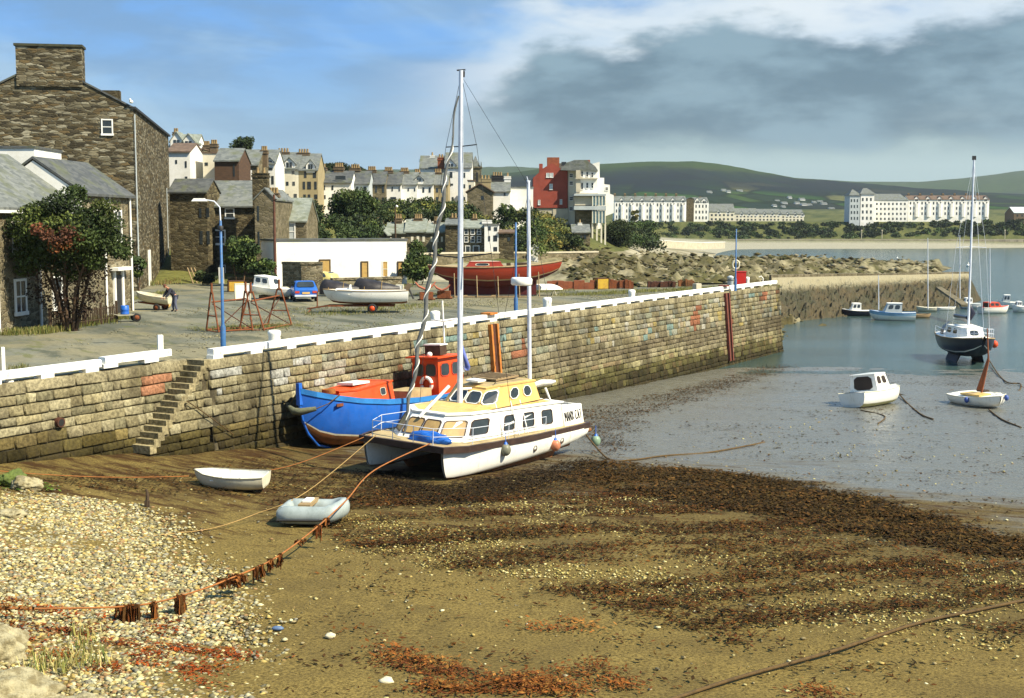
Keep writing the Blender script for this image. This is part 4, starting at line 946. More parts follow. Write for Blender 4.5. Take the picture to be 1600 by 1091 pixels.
slab([(898,321),(898,307),(925,307),(925,321)], GY+.6, 4, m_beige, 'wall'); slab([(926,321),(926,307),(946,307),(946,321)], GY+.2, 5, m_glassp, 'glazing')
slab([(926,349),(926,329),(946,329),(946,349)], GY+.2, 5, m_glassp, 'glazing'); slab([(900,375),(900,329),(925,329),(925,375)], GY+1.5, 4, m_stonf, 'base')
mb = MB()
for x in (926,931,936,941,946): a = D(x,307,GY); c = D(x,349,GY); mb.box((a.x, GY+.1, (a.z+c.z)/2), (.14,.14,a.z-c.z))
for x in (926,933,940,946): a = D(x,349,GY); mb.box((a.x, GY+.4, a.z-1.8), (.25,.25,3.8))
obj('balcony_post', mb, m_cream, hb, world=True)
# ---- far terraces
def far_terrace(x0, x1, yb, ye, yr, Y, n, label, wall, roof, gab, floors, chimh=4, group='terrace'):
    xs_ = np.linspace(x0, x1, n+1)
    for i in range(n):
        a, b = xs_[i], xs_[i+1]; w = b-a
        k = dict(small=True, down=4, over=.3, wins=gridw(a+w*.06, b-w*.04, ye+1.5, yb-2, 3 if w > 10 else 2, floors, .36, .5), chims=[(a-1.2, a+2.2, yr-chimh, 4)])
        if gab: k['dorm'] = [(a+w*.52, b-w*.06, ye-5, ye+3, wall)]; k['bays'] = [(a+w*.55, b-w*.08, ye+6, yb-1, wall)]
        pos = 'at the left end' if i == 0 else 'at the right end' if i == n-1 else '%s from the left' % ['', 'second', 'third', 'fourth', 'fifth', 'sixth', 'seventh', 'eighth'][i]
        hpx(label+' '+pos, a, b, yb, ye, yr, Y, 11, wall, roof, name='terraced_house', cat='house', group=group, **k)
far_terrace(960, 1072, 346, 314, 307, 640, 7, 'tall white terrace house right of the hotel,', m_render, m_slate, True, 3, 4, 'tall white terrace right of the hotel')
hpx('separate tall gabled white house with a dark side wall beyond the tall terrace', 1084, 1107, 347, 316, 309, 650, 14, m_render, m_slate, name='house', small=True, down=4, dorm=[(1086,1094,309,318),(1096,1105,310,318)], wins=gridw(1085,1106,318,345,4,3,.4,.5), chims=[(1092,1096,308,2)])
hpx('dark windowless side block beside the separate tall gabled house', 1073, 1084, 347, 311, 309, 650, 14, m_ston2, m_slated, name='house', down=4, kind='front')
for i, (a, b, ye, yr, lab) in enumerate([(1108,1148,331,319,'taller beige block at the left end of the low grey-roofed row'),(1148,1184,334,326,'low beige houses in the left half of the grey-roofed row'),(1184,1220,334,327,'low beige houses in the middle of the grey-roofed row'),(1220,1256,335,328,'low beige houses at the right end of the grey-roofed row')]):
    hpx(lab, a, b, 347, ye, yr, 680, 12, m_cream, m_slate, name='terraced_house', cat='house', small=True, down=4, dorm=[(a+w, a+w+6, ye-3, ye+3, m_render) for w in ((8,20,31) if i else (12,27))], wins=gridw(a+1,b-1,ye+2,346,6,2,.45,.5), group='low grey-roofed row by the far beach')
hpx('broad white seaside hotel with slate mansard roof, left part of the far right block', 1365, 1418, 347, 313, 303, 640, 14, m_render, m_slate, name='hotel', cat='hotel', small=True, down=4, hip=2, wins=gridw(1367,1417,315,346,8,4,.38,.45))
for (x0, x1, yt, lab) in ((1327,1343,305,'turreted tower with its shade painted grey, at the left end of the far white hotel'),(1344,1365,303,'white square tower with pointed roof joining the far white hotel')):
    hpx(lab, x0, x1, 347, yt, yt-9, 632, 10, m_render if x0 > 1340 else m_palegrey, m_slate, name='hotel_tower', cat='tower', small=True, down=4, hip=4.9 if False else 2.3, over=.5, wins=gridw(x0+1,x1-1,yt+4,346,3,4,.4,.5))  # left tower: shade put into the colour as grey render
far_terrace(1419, 1545, 340, 312, 306, 645, 7, 'white house in the terrace right of the far hotel,', m_render, m_slateb, True, 3, 3, 'white terrace right of the far hotel')
hpx('brick shed with pale blue roof at the right edge of the far shore', 1584, 1612, 342, 333, 324, 650, 12, m_chim, m_palegrey, name='shed', cat='shed', small=True, down=3, wins=gridw(1586,1608,334,340,3,1))
# ---- scattered village houses on the far slopes
def NL(i): return [', leftmost of the upper cluster', ', second of the upper cluster', ', right one of the upper cluster', ', left of the middle cluster', ', right of the first in the middle cluster', ', highest of the middle cluster', ', below the highest house', ', lower middle of the cluster', ', just right of the lower middle', ', lowest left of the cluster', ', standing above the lower middle', ', left of the right-hand pair', ', right of the right-hand pair', ', rightmost of the slope cluster', ', at the foot of the slope cluster', ', far right near the dark trees', ', alone at the far left'][i]
vil = [(1128,298),(1136,300),(1152,299),(1212,315),(1222,318),(1232,309),(1243,318),(1253,320),(1262,321),(1208,322),(1250,312),(1270,317),(1278,316),(1284,319),(1222,324),(1296,327),(1105,301)]
for i, (x, y) in enumerate(vil):
    Yv = hillhit(x, y+1.5); w = random.uniform(4, 7); p = D(x, y, Yv); zz = p.z
    w_ = w/Yv*F
    hpx('tiny white village house on the far slope'+NL(i), x, x+w_, y+2.6, y-.6, y-2.6, Yv, 10, m_render, m_slate, name='village_house', cat='house', down=12, over=.2, group='tiny village houses on the far slope')
# ================================================================= VEGETATION
m_leaf = attrmat('foliage', .75, .25, 3, .3)
m_bark = M('bark', (.12,.075,.04), (.06,.035,.02), 4, .9, .5)
def leaves(clumps, per, size, cols, flat=.7, sq=1.0):
    """clumps: (centre, radius) ; returns V, F, C of small leaf quads spread through the clump volume"""
    Vs = []; Cs = []
    for (c, r) in clumps:
        n = max(6, int(per*(r if isinstance(r, float) else max(r))**1.5)); rr = np.array((r, r, r*flat) if isinstance(r, float) else r)
        d = rng.normal(size=(n, 3)); d /= np.linalg.norm(d, axis=1)[:, None]; rad = rng.random(n)**.42
        p = np.array(c)+d*rr*rad[:, None]
        a = rng.normal(size=(n, 3)); a /= np.linalg.norm(a, axis=1)[:, None]; b = np.cross(a, rng.normal(size=(n, 3))); b /= np.linalg.norm(b, axis=1)[:, None]
        s = size*(.55+.9*rng.random(n))[:, None]
        q = np.stack([p-a*s, p-b*s*.6*sq, p+a*s, p+b*s*.6*sq], 1); Vs.append(q)
        base = np.array(cols[rng.integers(len(cols))])*(.7+.6*rng.random()); Cs.append(np.clip(base*(.7+.6*rng.random((n, 1))), 0, 1))
    V = np.concatenate(Vs).reshape(-1, 3); Cc = np.concatenate(Cs); Fq = np.arange(len(V)).reshape(-1, 4); return V, Fq, Cc
GREEN = [(.045,.075,.018),(.06,.095,.022),(.032,.055,.015),(.085,.115,.025)]
DARKG = [(.028,.045,.014),(.04,.06,.017),(.02,.033,.012)]
YELG = [(.16,.16,.03),(.12,.13,.03),(.20,.17,.04),(.09,.11,.03)]
def crown_clumps(c, r, n, cr, hollow=.55):
    out = []
    for _ in range(n):
        d = rng.normal(size=3); d /= np.linalg.norm(d); k = hollow+(1-hollow)*rng.random()
        out.append((tuple(np.array(c)+d*np.array(r)*k), float(cr*(.6+.8*rng.random()))))
    return out
def tree(name, label, c, r, nclump, cr, per, size, cols, base, group=None, stems=3, lean=0.6, cat='tree', extra=None, twig=0):
    t = thing(name, label, cat, base, group=group); base = Vector(base)
    cl = crown_clumps(c, r, nclump, cr)
    if extra: cl += extra
    V, Fq, Cc = leaves(cl, per, size, cols); fast('crown', V, Fq, m_leaf, Cc, t)
    mb = MB(); rt = max(.06, min(.28, r[2]*.05))
    for i in range(stems):
        a = 2*math.pi*i/stems+.5; tip = Vector(c)+Vector((math.cos(a)*r[0]*lean, math.sin(a)*r[1]*lean, r[2]*.35)); st = base+Vector((math.cos(a)*.2, math.sin(a)*.2, -.2))*(1 if stems > 1 else 0)
        m1 = st.lerp(tip, .35)+Vector((random.uniform(-.2,.2), random.uniform(-.2,.2), .15)); m2 = st.lerp(tip, .7)+Vector((random.uniform(-.3,.3), random.uniform(-.3,.3), .3))
        mb.tube([st, m1, m2, tip], [rt, rt*.75, rt*.45, rt*.15], 7)
        for k in range(3+twig):
            q = m1.lerp(m2, random.random()); e = q+Vector((random.uniform(-1,1)*r[0]*.5, random.uniform(-1,1)*r[1]*.5, random.uniform(.2,.8)*r[2]*.6)); mb.tube([q, q.lerp(e, .5)+Vector((0,0,.1)), e], [rt*.4, rt*.25, rt*.08], 5)
    obj('trunk', mb, m_bark, t, world=True); return t
def treepx(label, px, y0, y1, yb, w, Y, cols=GREEN, **k):
    c = D(px, (y0+y1)/2, Y); rx = w/2/F*Y; rz = (y1-y0)/2/F*Y; b = D(px, yb, Y)
    n = int(k.pop('n', 26)*1.5); return tree(k.pop('name', 'tree'), label, c, (rx*.8, rx*.8, rz*.8), n, rx*.42, k.pop('per', 190), k.pop('size', .15), cols, b, **k)
# big multi-stemmed tree by the cottages
c = D(108, 372, 62.5); c = Vector(c)
def cl(px, py, Y, r): return (tuple(D(px, py, Y)), r)
EX = [cl(180,385,61.5,.75), cl(192,395,61,.55), cl(22,355,62,.8), cl(30,395,62.5,.7), cl(150,410,61.5,.6), cl(175,350,62,.7), cl(112,310,62.5,.9), cl(60,335,62,.9), cl(75,390,61.5,.8), cl(135,375,61,.8), cl(40,420,62.5,.6), cl(165,325,62.5,.75), cl(90,320,62,.8), cl(130,345,62,.9), cl(45,370,61.5,.8), cl(120,300,63,.55)]
t = tree('tree', 'big many-stemmed evergreen with a rust-brown patch in front of the left cottages', c, (2.3, 1.6, 1.8), 34, .85, 900, .075, [(.05,.075,.014),(.035,.055,.012),(.075,.095,.018),(.028,.045,.012)], (-21.6, 62.5, QZ), stems=9, lean=.95, extra=EX, twig=5)
V, Fq, Cc = leaves([cl(62,360,60.6,.5), cl(75,368,60.5,.45), cl(92,372,60.5,.55), cl(105,362,60.6,.45), cl(118,372,60.7,.45), cl(88,385,60.6,.5), cl(110,385,60.8,.5)], 520, .07, [(.20,.07,.02),(.14,.045,.02),(.10,.04,.02)])
o = fast('dead_foliage', V, Fq, m_leaf, Cc, t); o['label'] = 'rust-brown dead foliage'
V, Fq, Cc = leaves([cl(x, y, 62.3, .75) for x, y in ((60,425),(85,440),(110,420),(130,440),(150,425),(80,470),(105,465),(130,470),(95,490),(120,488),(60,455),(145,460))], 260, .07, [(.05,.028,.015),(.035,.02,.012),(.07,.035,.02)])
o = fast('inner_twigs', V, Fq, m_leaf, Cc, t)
TR = [
 dict(l='small round tree in front of the stone house, beside the near blue lamp post', a=(376,362,432,446,56,108), k=dict(cols=GREEN, stems=2)),
 dict(l='bushy green shrub at the foot of the brown pole', a=(412,402,448,452,44,104), k=dict(cols=GREEN, stems=2, n=14, name='shrub', cat='shrub')),
 dict(l='dark low shrub against the stone wall right of the leaning planks', a=(320,424,442,446,36,110), k=dict(cols=DARKG, stems=2, n=12, name='shrub', cat='shrub')),
 dict(l='climbing shrub on the corner between cottage and warehouse', a=(212,388,438,452,30,82), k=dict(cols=GREEN, stems=2, n=12, name='shrub', cat='shrub')),
 dict(l='round tree standing on the skyline above the upper town', a=(380,213,238,246,34,175), k=dict(cols=DARKG, stems=1, n=16)),
 dict(l='dark tree clump behind the chimneys of the white house', a=(527,252,276,282,46,210), k=dict(cols=DARKG, stems=2, n=16)),
 dict(l='dark tree behind the chimneys, right of the clump', a=(560,258,276,282,28,212), k=dict(cols=DARKG, stems=1, n=10)),
 dict(l='largest green tree on the slope below the upper town', a=(552,292,352,388,72,146), k=dict(cols=GREEN, stems=3, n=40)),
 dict(l='broad dark shrub on the slope below the ochre house', a=(475,314,348,360,66,148), k=dict(cols=DARKG, stems=2, n=22, name='shrub', cat='shrub')),
 dict(l='big bush at the right end of the low white building', a=(652,395,440,455,56,110), k=dict(cols=GREEN, stems=3, n=26, name='shrub', cat='shrub')),
 dict(l='round bush in front of the lower-row stone cottages', a=(652,376,398,402,32,134), k=dict(cols=GREEN, stems=1, n=14, name='shrub', cat='shrub')),
 dict(l='small bush in front of the cottages, nearest the dark narrow house', a=(683,383,398,400,16,134), k=dict(cols=GREEN, stems=1, n=8, name='shrub', cat='shrub')),
 dict(l='rounded tree against the large plain white wall', a=(794,316,340,345,28,160), k=dict(cols=GREEN, stems=1, n=12)),
 dict(l='dark round bush at the foot of the bank, left of the little cottage', a=(892,364,392,394,44,172), k=dict(cols=DARKG, stems=2, n=18, name='shrub', cat='shrub')),
 dict(l='dark green tree right of the glazed balcony', a=(963,345,386,390,56,215), k=dict(cols=DARKG, stems=2, n=24)),
 dict(l='tall thin yellow-green tree in front of the tall white terrace', a=(992,326,348,350,14,420), k=dict(cols=YELG, stems=1, n=10, size=.3)),
]
for h in TR: treepx(h['l'], *h['a'], **h['k'])
# uncountable scrub on the slopes
cl_ = []
def scrub(poly, n, r0, r1, f):
    xs = [p[0] for p in poly]; ys_ = [p[1] for p in poly]
    def inside(x, y):
        c = False; j = len(poly)-1
        for i in range(len(poly)):
            if (poly[i][1] > y) != (poly[j][1] > y) and x < (poly[j][0]-poly[i][0])*(y-poly[i][1])/(poly[j][1]-poly[i][1])+poly[i][0]: c = not c
            j = i
        return c
    k = 0
    while k < n:
        x, y = random.uniform(min(xs), max(xs)), random.uniform(min(ys_), max(ys_))
        if not inside(x, y): continue
        Y = f(x, y); cl_.append((tuple(D(x, y, Y)), random.uniform(r0, r1))); k += 1
scrub([(440,330),(520,335),(600,330),(600,350),(575,378),(500,380),(440,372)], 90, .7, 1.4, lambda x, y: 150-(y-330)*.45)
V1 = leaves(cl_, 170, .15, GREEN+DARKG); cl_ = []
scrub([(590,318),(700,317),(735,322),(735,345),(700,340),(640,338),(600,345)], 110, .7, 1.4, lambda x, y: 166-(y-320)*.5)
scrub([(735,330),(770,335),(835,330),(850,392),(800,390),(782,360),(735,345)], 80, .7, 1.3, lambda x, y: 165-(y-330)*.25)
V2 = leaves(cl_, 150, .15, GREEN+DARKG+YELG[:1]); cl_ = []
scrub([(835,332),(865,338),(888,362),(880,392),(835,392)], 60, .7, 1.2, lambda x, y: 190-(y-332)*.45)
V3 = leaves(cl_, 150, .16, YELG+GREEN[:2]); cl_ = []
scrub([(985,348),(1020,352),(1030,384),(960,386),(945,375)], 50, .9, 1.7, lambda x, y: 260-(y-350)*1.2)
V4 = leaves(cl_, 100, .2, GREEN+DARKG); cl_ = []
scrub([(1000,348),(1250,350),(1600,346),(1600,366),(1300,372),(1200,374),(1020,374)], 360, 1.2, 2.8, lambda x, y: 637-(y-346)*.62)
V5 = leaves(cl_, 60, .5, GREEN[:3]+DARKG+DARKG)
for nm, v, lab in (('hillside_scrub', V1, 'dense green scrub on the slope left of the lower row'), ('terrace_scrub', V2, 'green bushes between the upper and lower rows of houses'), ('bank_scrub', V3, 'yellow-green scrub on the bank below the red-gabled hotel'), ('shore_scrub', V4, 'dark green scrub by the shore right of the hotel'), ('bay_scrub', V5, 'long belt of green scrub behind the far promenade wall')):
    tag(fast(nm, v[0], v[1], m_leaf, v[2]), lab, 'scrub', kind='stuff')
# grass and weeds on the quay
Vs = []; Cs = []
def tufts(pts, h0, h1, cols, per=9, z=None):
    for p in pts:
        for k in range(per):
            a = random.uniform(0, 6.28); q = Vector(p)+Vector((random.gauss(0,.12), random.gauss(0,.12), 0)); h = random.uniform(h0, h1); d = Vector((math.cos(a), math.sin(a), 0)); w = d.cross(Vector((0,0,1)))*(h*.045+.004)
            tip = q+d*h*random.uniform(.1,.6)+Vector((0,0,h)); Vs.extend([q-w, q+w, tip+w*.3, tip-w*.3]); c = random.choice(cols); k2 = random.uniform(.7,1.3); Cs.append(tuple(min(1, x*k2) for x in c))
GC = [(.14,.16,.03),(.20,.19,.05),(.09,.12,.025),(.26,.22,.08)]
def band(p0, p1, w, n, z=QZ):
    a = G(*p0, z); b = G(*p1, z); return [a.lerp(b, random.random())+Vector((random.gauss(0,w), random.gauss(0,w), 0)) for _ in range(n)]
tufts(band((60,522),(190,498),.35,260)+band((0,524),(70,520),.3,90), .1, .35, GC)
tufts(band((195,470),(268,456),.4,140), .08, .25, GC); tufts(band((225,447),(330,437),.5,140), .15, .5, GC+[(.16,.07,.03)])
tufts(band((880,462),(1190,447),.9,900), .06, .2, GC[:2]+[(.24,.23,.06)]); tufts(band((640,462),(880,455),.8,420), .06, .2, GC)
tufts(band((500,492),(680,476),1.2,420)+band((325,515),(450,510),.6,260), .05, .16, GC); tufts(band((20,580),(40,577),.12,16), .1, .25, GC)
tufts(band((445,456),(640,448),.5,250), .1, .3, GC)
V = np.array([tuple(v) for v in Vs]); tag(fast('grass', V, np.arange(len(V)).reshape(-1,4), m_leaf, Cs), 'tufts of grass and weeds on the quay', 'grass', kind='stuff')
# ================================================================= PEBBLES, SEAWEED
def inpoly(poly):
    def f(x, y):
        c = False; j = len(poly)-1
        for i in range(len(poly)):
            if (poly[i][1] > y) != (poly[j][1] > y) and x < (poly[j][0]-poly[i][0])*(y-poly[i][1])/(poly[j][1]-poly[i][1])+poly[i][0]: c = not c
            j = i
        return c
    return f
def stones(name, label, poly, n, r0, r1, cols, edge=0.0, GP=None, sink=.25, dens=None, kind='stuff'):
    """real stones lying on the mud; positions uniform over the ground area of the patch"""
    wp = [GP(x, y) if GP else GT(x, y) for x, y in poly]; P = [(p.x, p.y) for p in wp]; f = inpoly(P); xs_ = [p[0] for p in P]; yy = [p[1] for p in P]
    oct_ = np.array([(1,0,0),(0,1,0),(-1,0,0),(0,-1,0),(0,0,1),(0,0,-1),(.62,.62,.4),(-.62,.62,.4),(-.62,-.62,.4),(.62,-.62,.4)], dtype=float)
    fc = [(6,1,4),(1,7,4),(7,2,4),(2,8,4),(8,3,4),(3,9,4),(9,0,4),(0,6,4),(0,1,6),(1,2,7),(2,3,8),(3,0,9),(0,5,1),(1,5,2),(2,5,3),(3,5,0)]
    V = []; Fq = []; Cc = []; k = 0; tries = 0
    while k < n and tries < n*20:
        tries += 1
        x = random.uniform(min(xs_), max(xs_)); y = random.uniform(min(yy), max(yy))
        if edge: x2 = x+random.gauss(0, edge); y2 = y+random.gauss(0, edge)
        else: x2, y2 = x, y
        if not f(x2, y2): continue
        if dens and random.random() > dens(x, y): continue
        r = r0+(r1-r0)*random.random()**2.2; a = random.uniform(0, 6.28); sc = np.array((r*random.uniform(.8,1.3), r*random.uniform(.6,1), r*random.uniform(.35,.65)))
        q = oct_*(.8+.4*rng.random((10, 1)))*sc; ca, sa = math.cos(a), math.sin(a); q = q@np.array([[ca,sa,0],[-sa,ca,0],[0,0,1]])
        o = len(V)*10; V.append(q+np.array((x, y, (QZ-.012 if GP else T(x, y))+sc[2]*(.75-sink)))); c = np.array(random.choice(cols))*random.uniform(.7,1.2)*KST
        for t_ in fc: Fq.append((o+t_[0], o+t_[1], o+t_[2])); Cc.append(c)
        k += 1
    V = np.concatenate(V); o = fast(name, V, np.array(Fq), m_stone_attr, np.clip(np.array(Cc), 0, .9), k=3); tag(o, label, 'pebbles', kind=kind); return o
KST = np.array((1.25,1.22,1.02))
m_stone_attr = attrmat('pebble_stone', .8, .2, 40, .3)
PC = [(.33,.29,.15),(.42,.38,.21),(.20,.17,.085),(.52,.49,.34),(.30,.29,.22),(.13,.12,.085),(.38,.29,.11),(.24,.20,.12),(.20,.19,.16),(.27,.17,.09)]
PATCH = [(-40,786),(60,772),(150,780),(215,800),(270,830),(250,850),(235,868),(300,885),(345,905),(365,950),(362,1000),(395,1060),(400,1120),(-60,1120)]
stones('pebbles', 'pale pebble bank at the lower left of the photo', PATCH, 42000, .018, .082, PC, edge=.6)
stones('shell_grit', 'yellowish scattered pebbles and shells on the open mud', [(520,810),(700,790),(1000,770),(1400,860),(1620,900),(1620,1040),(1450,1000),(1100,960),(760,900),(540,850)], 9000, .015, .055, [(.40,.34,.13),(.30,.25,.09),(.50,.45,.25),(.22,.17,.06)], edge=.6,
    dens=lambda x, y: max(0.03, min(1, .5+2.4*mnoise.fractal(Vector((x*.22, y*.5, 2)), .8, 2, 4))))
stones('sparse_pebbles', 'sparse pale pebbles strewn across the mud flat', [(0,760),(300,745),(900,740),(1300,640),(1620,700),(1620,1100),(380,1100),(360,930),(240,850)], 1500, .02, .07, PC, dens=lambda x, y: .5)
stones('quay_gravel', 'loose gravel and grit scattered over the quay', [(30,560),(300,480),(480,480),(900,455),(1150,450),(900,478),(600,510),(420,535),(340,545),(180,570)], 7000, .012, .06, [(.20,.19,.13),(.12,.12,.09),(.28,.26,.17),(.09,.085,.06)], GP=lambda x, y: G(x, y, QZ), dens=lambda x, y: max(0, min(1, .45+2*mnoise.fractal(Vector((x*.2, y*.12, 5)), .8, 2, 4))))
def shore_rubble():
    oct_ = np.array([(1,0,0),(0,1,0),(-1,0,0),(0,-1,0),(0,0,1),(0,0,-1)], dtype=float); fc = np.array([(0,1,4),(1,2,4),(2,3,4),(3,0,4),(1,0,5),(2,1,5),(3,2,5),(0,3,5)])
    V = []; Fq = []; Cc = []
    for k in range(4600):
        px = random.uniform(880, 1462); Ym = 200+(px-1000)*.34 if px > 1000 else 165; Y = random.uniform(122, Ym+20); X = (px-800)/F*Y; z = LZf(px, Y)
        if z < -2.2: continue
        r = .10+(.32+.4*min(1, max(0, (Y-170)/120)))*random.random()**2; q = oct_*(.6+.8*rng.random((6, 1)))*np.array((r*1.7, r*1.2, r*.55)); a = random.uniform(0, 6.28); ca, sa = math.cos(a), math.sin(a); q = q@np.array([[ca,sa,0],[-sa,ca,0],[0,0,1]])
        n = mnoise.fractal(Vector((X*.12, Y*.06, 0)), .7, 2.1, 5); rr = mnoise.fractal(Vector((X*.5, Y*.28, 4)), .6, 2.1, 4); z += (abs(rr)*1.3+n*.9)*min(1, (px-830)/70)*min(1, (Y-112)/25)
        o = len(V)*6; V.append(q+np.array((X, Y, z+r*.12))); c = np.array(random.choice([(.05,.042,.014),(.08,.066,.022),(.12,.10,.04),(.24,.21,.13),(.06,.062,.018),(.16,.14,.075)]))*random.uniform(.7,1.2)
        for t_ in fc: Fq.append(t_+o); Cc.append(c)
    tag(fast('rock_rubble', np.concatenate(V), np.array(Fq), m_stone_attr, np.array(Cc), k=3), 'broken weedy rocks exposed at low tide beyond the quay', 'rocks', kind='stuff')
shore_rubble()
# seaweed
m_weed = attrmat('seaweed_wet', .9, .08, 20, .4)
WC_ = [(.085,.030,.009),(.055,.026,.008),(.035,.020,.007),(.11,.045,.010),(.09,.055,.014),(.04,.03,.012)]
def weed(name, label, spots, cols=WC_, per=16, size=.065, spread=.28, stretch=2.2, hgt=.05):
    Vs = []; Cs = []; ca, sa = math.cos(math.radians(-18)), math.sin(math.radians(-18))
    for (x, y, s) in spots:
        c = np.array(random.choice(cols))*random.uniform(.7,1.35)
        for _ in range(max(4, int(per*s*random.uniform(.6,1.3)))):
            u = random.gauss(0, spread*s*stretch); v = random.gauss(0, spread*s); px_, py_ = x+u*ca-v*sa, y+u*sa+v*ca
            z = T(px_, py_)+.03+abs(random.gauss(0, hgt))*s; a = random.uniform(0, 6.28); L_ = size*random.uniform(.5,1.5); w = L_*random.uniform(.2,.5); ti = random.uniform(-.35,.35)
            d = np.array((math.cos(a), math.sin(a), ti)); e = np.array((-math.sin(a), math.cos(a), random.uniform(-.4,.4))); p = np.array((px_, py_, z))
            Vs += [p-d*L_, p-e*w, p+d*L_, p+e*w]; Cs.append(np.clip(c*random.uniform(.6,1.4), 0, 1))
    V = np.array(Vs); tag(fast(name, V, np.arange(len(V)).reshape(-1,4), m_weed, Cs), label, 'seaweed', kind='stuff')
def spots(poly, n, s0, s1, dens=None):
    wp = [GT(x, y) for x, y in poly]; P = [(p.x, p.y) for p in wp]; f = inpoly(P); out = []; t_ = 0
    while len(out) < n and t_ < n*40:
        t_ += 1; x = random.uniform(min(p[0] for p in P), max(p[0] for p in P)); y = random.uniform(min(p[1] for p in P), max(p[1] for p in P))
        if f(x, y) and (not dens or random.random() < dens(x, y)): out.append((x, y, random.uniform(s0, s1)))
    return out
rot = math.radians(-20)
def streak(x, y): 
    u = x*math.cos(rot)-y*math.sin(rot); v = x*math.sin(rot)+y*math.cos(rot); return max(0, min(1, 3.6*mnoise.fractal(Vector((u*.13, v*1.5, 11)), .8, 2, 4)-.12))
weed('weed_streaks', 'reddish-brown seaweed strewn in streaks over the mud', spots([(420,790),(560,765),(950,760),(1300,820),(1620,880),(1620,1000),(1300,960),(1150,1010),(1000,960),(760,900),(560,860)], 3600, .3, .95, streak)+spots([(380,1090),(560,830),(1000,930),(1600,1000),(1600,1100)], 160, .3, .8))
weed('weed_band', 'dark brown band of seaweed along the edge of the wet mud', spots([(925,722),(1000,728),(1100,738),(1200,750),(1300,768),(1400,795),(1500,822),(1620,852),(1620,872),(1530,868),(1440,845),(1330,830),(1200,800),(1080,790),(990,765),(930,760)], 2100, .4, 1.1, lambda x, y: max(.12, min(1, .55+2.2*mnoise.fractal(Vector((x*.2, y*.5, 27)), .8, 2, 4)))), cols=[(.045,.028,.009),(.065,.04,.011),(.028,.018,.007),(.09,.045,.012)], per=34, spread=.3, size=.08)
weed('wall_foot_weed', 'dark seaweed along the foot of the quay wall and under the boats', spots([(0,752),(180,745),(330,735),(440,715),(540,745),(700,775),(930,735),(930,700),(870,650),(1100,600),(1240,560),(1240,572),(1000,650),(960,720),(1000,745),(900,775),(600,790),(420,775),(200,770)], 1500, .4, 1.0), cols=[(.045,.028,.009),(.03,.02,.007),(.08,.038,.010)], per=18)
weed('hull_shade_weed', 'weed under the catamaran, coloured near black to stand in for the shade there', spots([(545,742),(600,735),(700,765),(930,715),(940,735),(850,765),(700,792),(600,775)], 700, .4, 1.0), cols=[(.018,.012,.006),(.028,.018,.008)], per=22)  # weed coloured near black to paint in the shade beneath the hulls
weed('wet_flat_weed', 'small weed scraps on the wet grey mud', spots([(960,650),(1250,560),(1620,600),(1620,830),(1300,750),(960,715)], 1000, .15, .7, lambda x, y: max(.05, min(1, .3+2*mnoise.fractal(Vector((x*.12, y*.3, 17)), .8, 2, 4)))), cols=WC_[1:3]+[(.05,.045,.02)], per=12)
weed('rust_weed', 'bright rust-red seaweed lying on the pebble bank', [(*GT(x+random.gauss(0,14), y+random.gauss(0,5)).xy, random.uniform(.3,.8)) for x, y in [(50,1002),(30,980),(90,985),(205,1010),(228,1020),(235,1035),(270,1015),(290,1018),(250,985),(300,1045),(320,1060),(335,1045),(240,970),(180,965),(130,990),(75,955),(15,948),(330,1022),(365,1025),(60,1070),(85,1030),(160,1050)] for _ in range(5)], cols=[(.30,.06,.012),(.20,.05,.012),(.26,.09,.015),(.14,.035,.01)], per=60, size=.048, spread=.17, hgt=.06)
weed('weed_heaps', 'rusty heaps of seaweed at the bottom middle of the photo', [(*GT(x+random.gauss(0,16), y+random.gauss(0,6)).xy, random.uniform(.5,1)) for x, y in [(668,1032),(690,1048),(640,1040),(620,1020),(845,1065),(870,1075),(820,1072),(800,1066),(680,1075),(960,1070),(905,1052),(900,980),(1280,1085),(760,1078),(700,1080)] for _ in range(6)], cols=[(.20,.07,.015),(.12,.04,.012),(.28,.13,.03)], per=70, size=.050, spread=.17, hgt=.07)
# green weed and boulders at the foot of the wall, big rocks at the lower left
m_rock = M('shore_rock', (.36,.32,.19), (.17,.14,.07), 3.5, .95, .9, lo=.4, hi=.6)
def rock(c, r, name, label, mat_=None, seed=0, sub=44, group=None):
    mb = MB(); rows = []
    for i in range(sub+1):
        a = math.pi*i/sub; row = []
        for k in range(sub*2):
            b = math.pi*k/sub; d = Vector((math.sin(a)*math.cos(b), math.sin(a)*math.sin(b), math.cos(a)))
            q = 1+.30*mnoise.fractal(d*1.3+Vector((seed,0,0)), .8, 2, 3)+.07*mnoise.fractal(d*5+Vector((seed,3,0)), .6, 2.2, 5); row.append(Vector((c[0]+d.x*r[0]*q, c[1]+d.y*r[1]*q, c[2]+d.z*r[2]*q)))
        rows.append(row)
    mb.grid(rows, 0, True, close=True, flip=True); return tag(obj(name, mb, mat_ or m_rock, world=True), label, 'rock', group)
g = GT(30, 1085); rock((g.x-.3, g.y-.2, g.z+.0), (1.25,.6,.42), 'boulder', 'large pale flat boulder in the bottom left corner', seed=3)
g = GT(-25, 1030); rock((g.x-.1, g.y+.3, g.z+.05), (.75,.55,.42), 'boulder', 'rounded grey-brown boulder above the corner boulder', seed=8)
g = GT(105, 1108); rock((g.x, g.y, g.z-.1), (.9,.45,.3), 'boulder', 'pale low boulder right of the corner boulder at the bottom edge', seed=12)
g = GT(42, 764); rock((g.x, g.y, g.z+.1), (.48,.35,.26), 'boulder', 'pale boulder at the foot of the quay wall near the left edge', seed=21)
g = GT(14, 808); rock((g.x, g.y, g.z+.05), (.40,.3,.16), 'boulder', 'brown flat stone lying on the pebble bank at the left edge', seed=5)
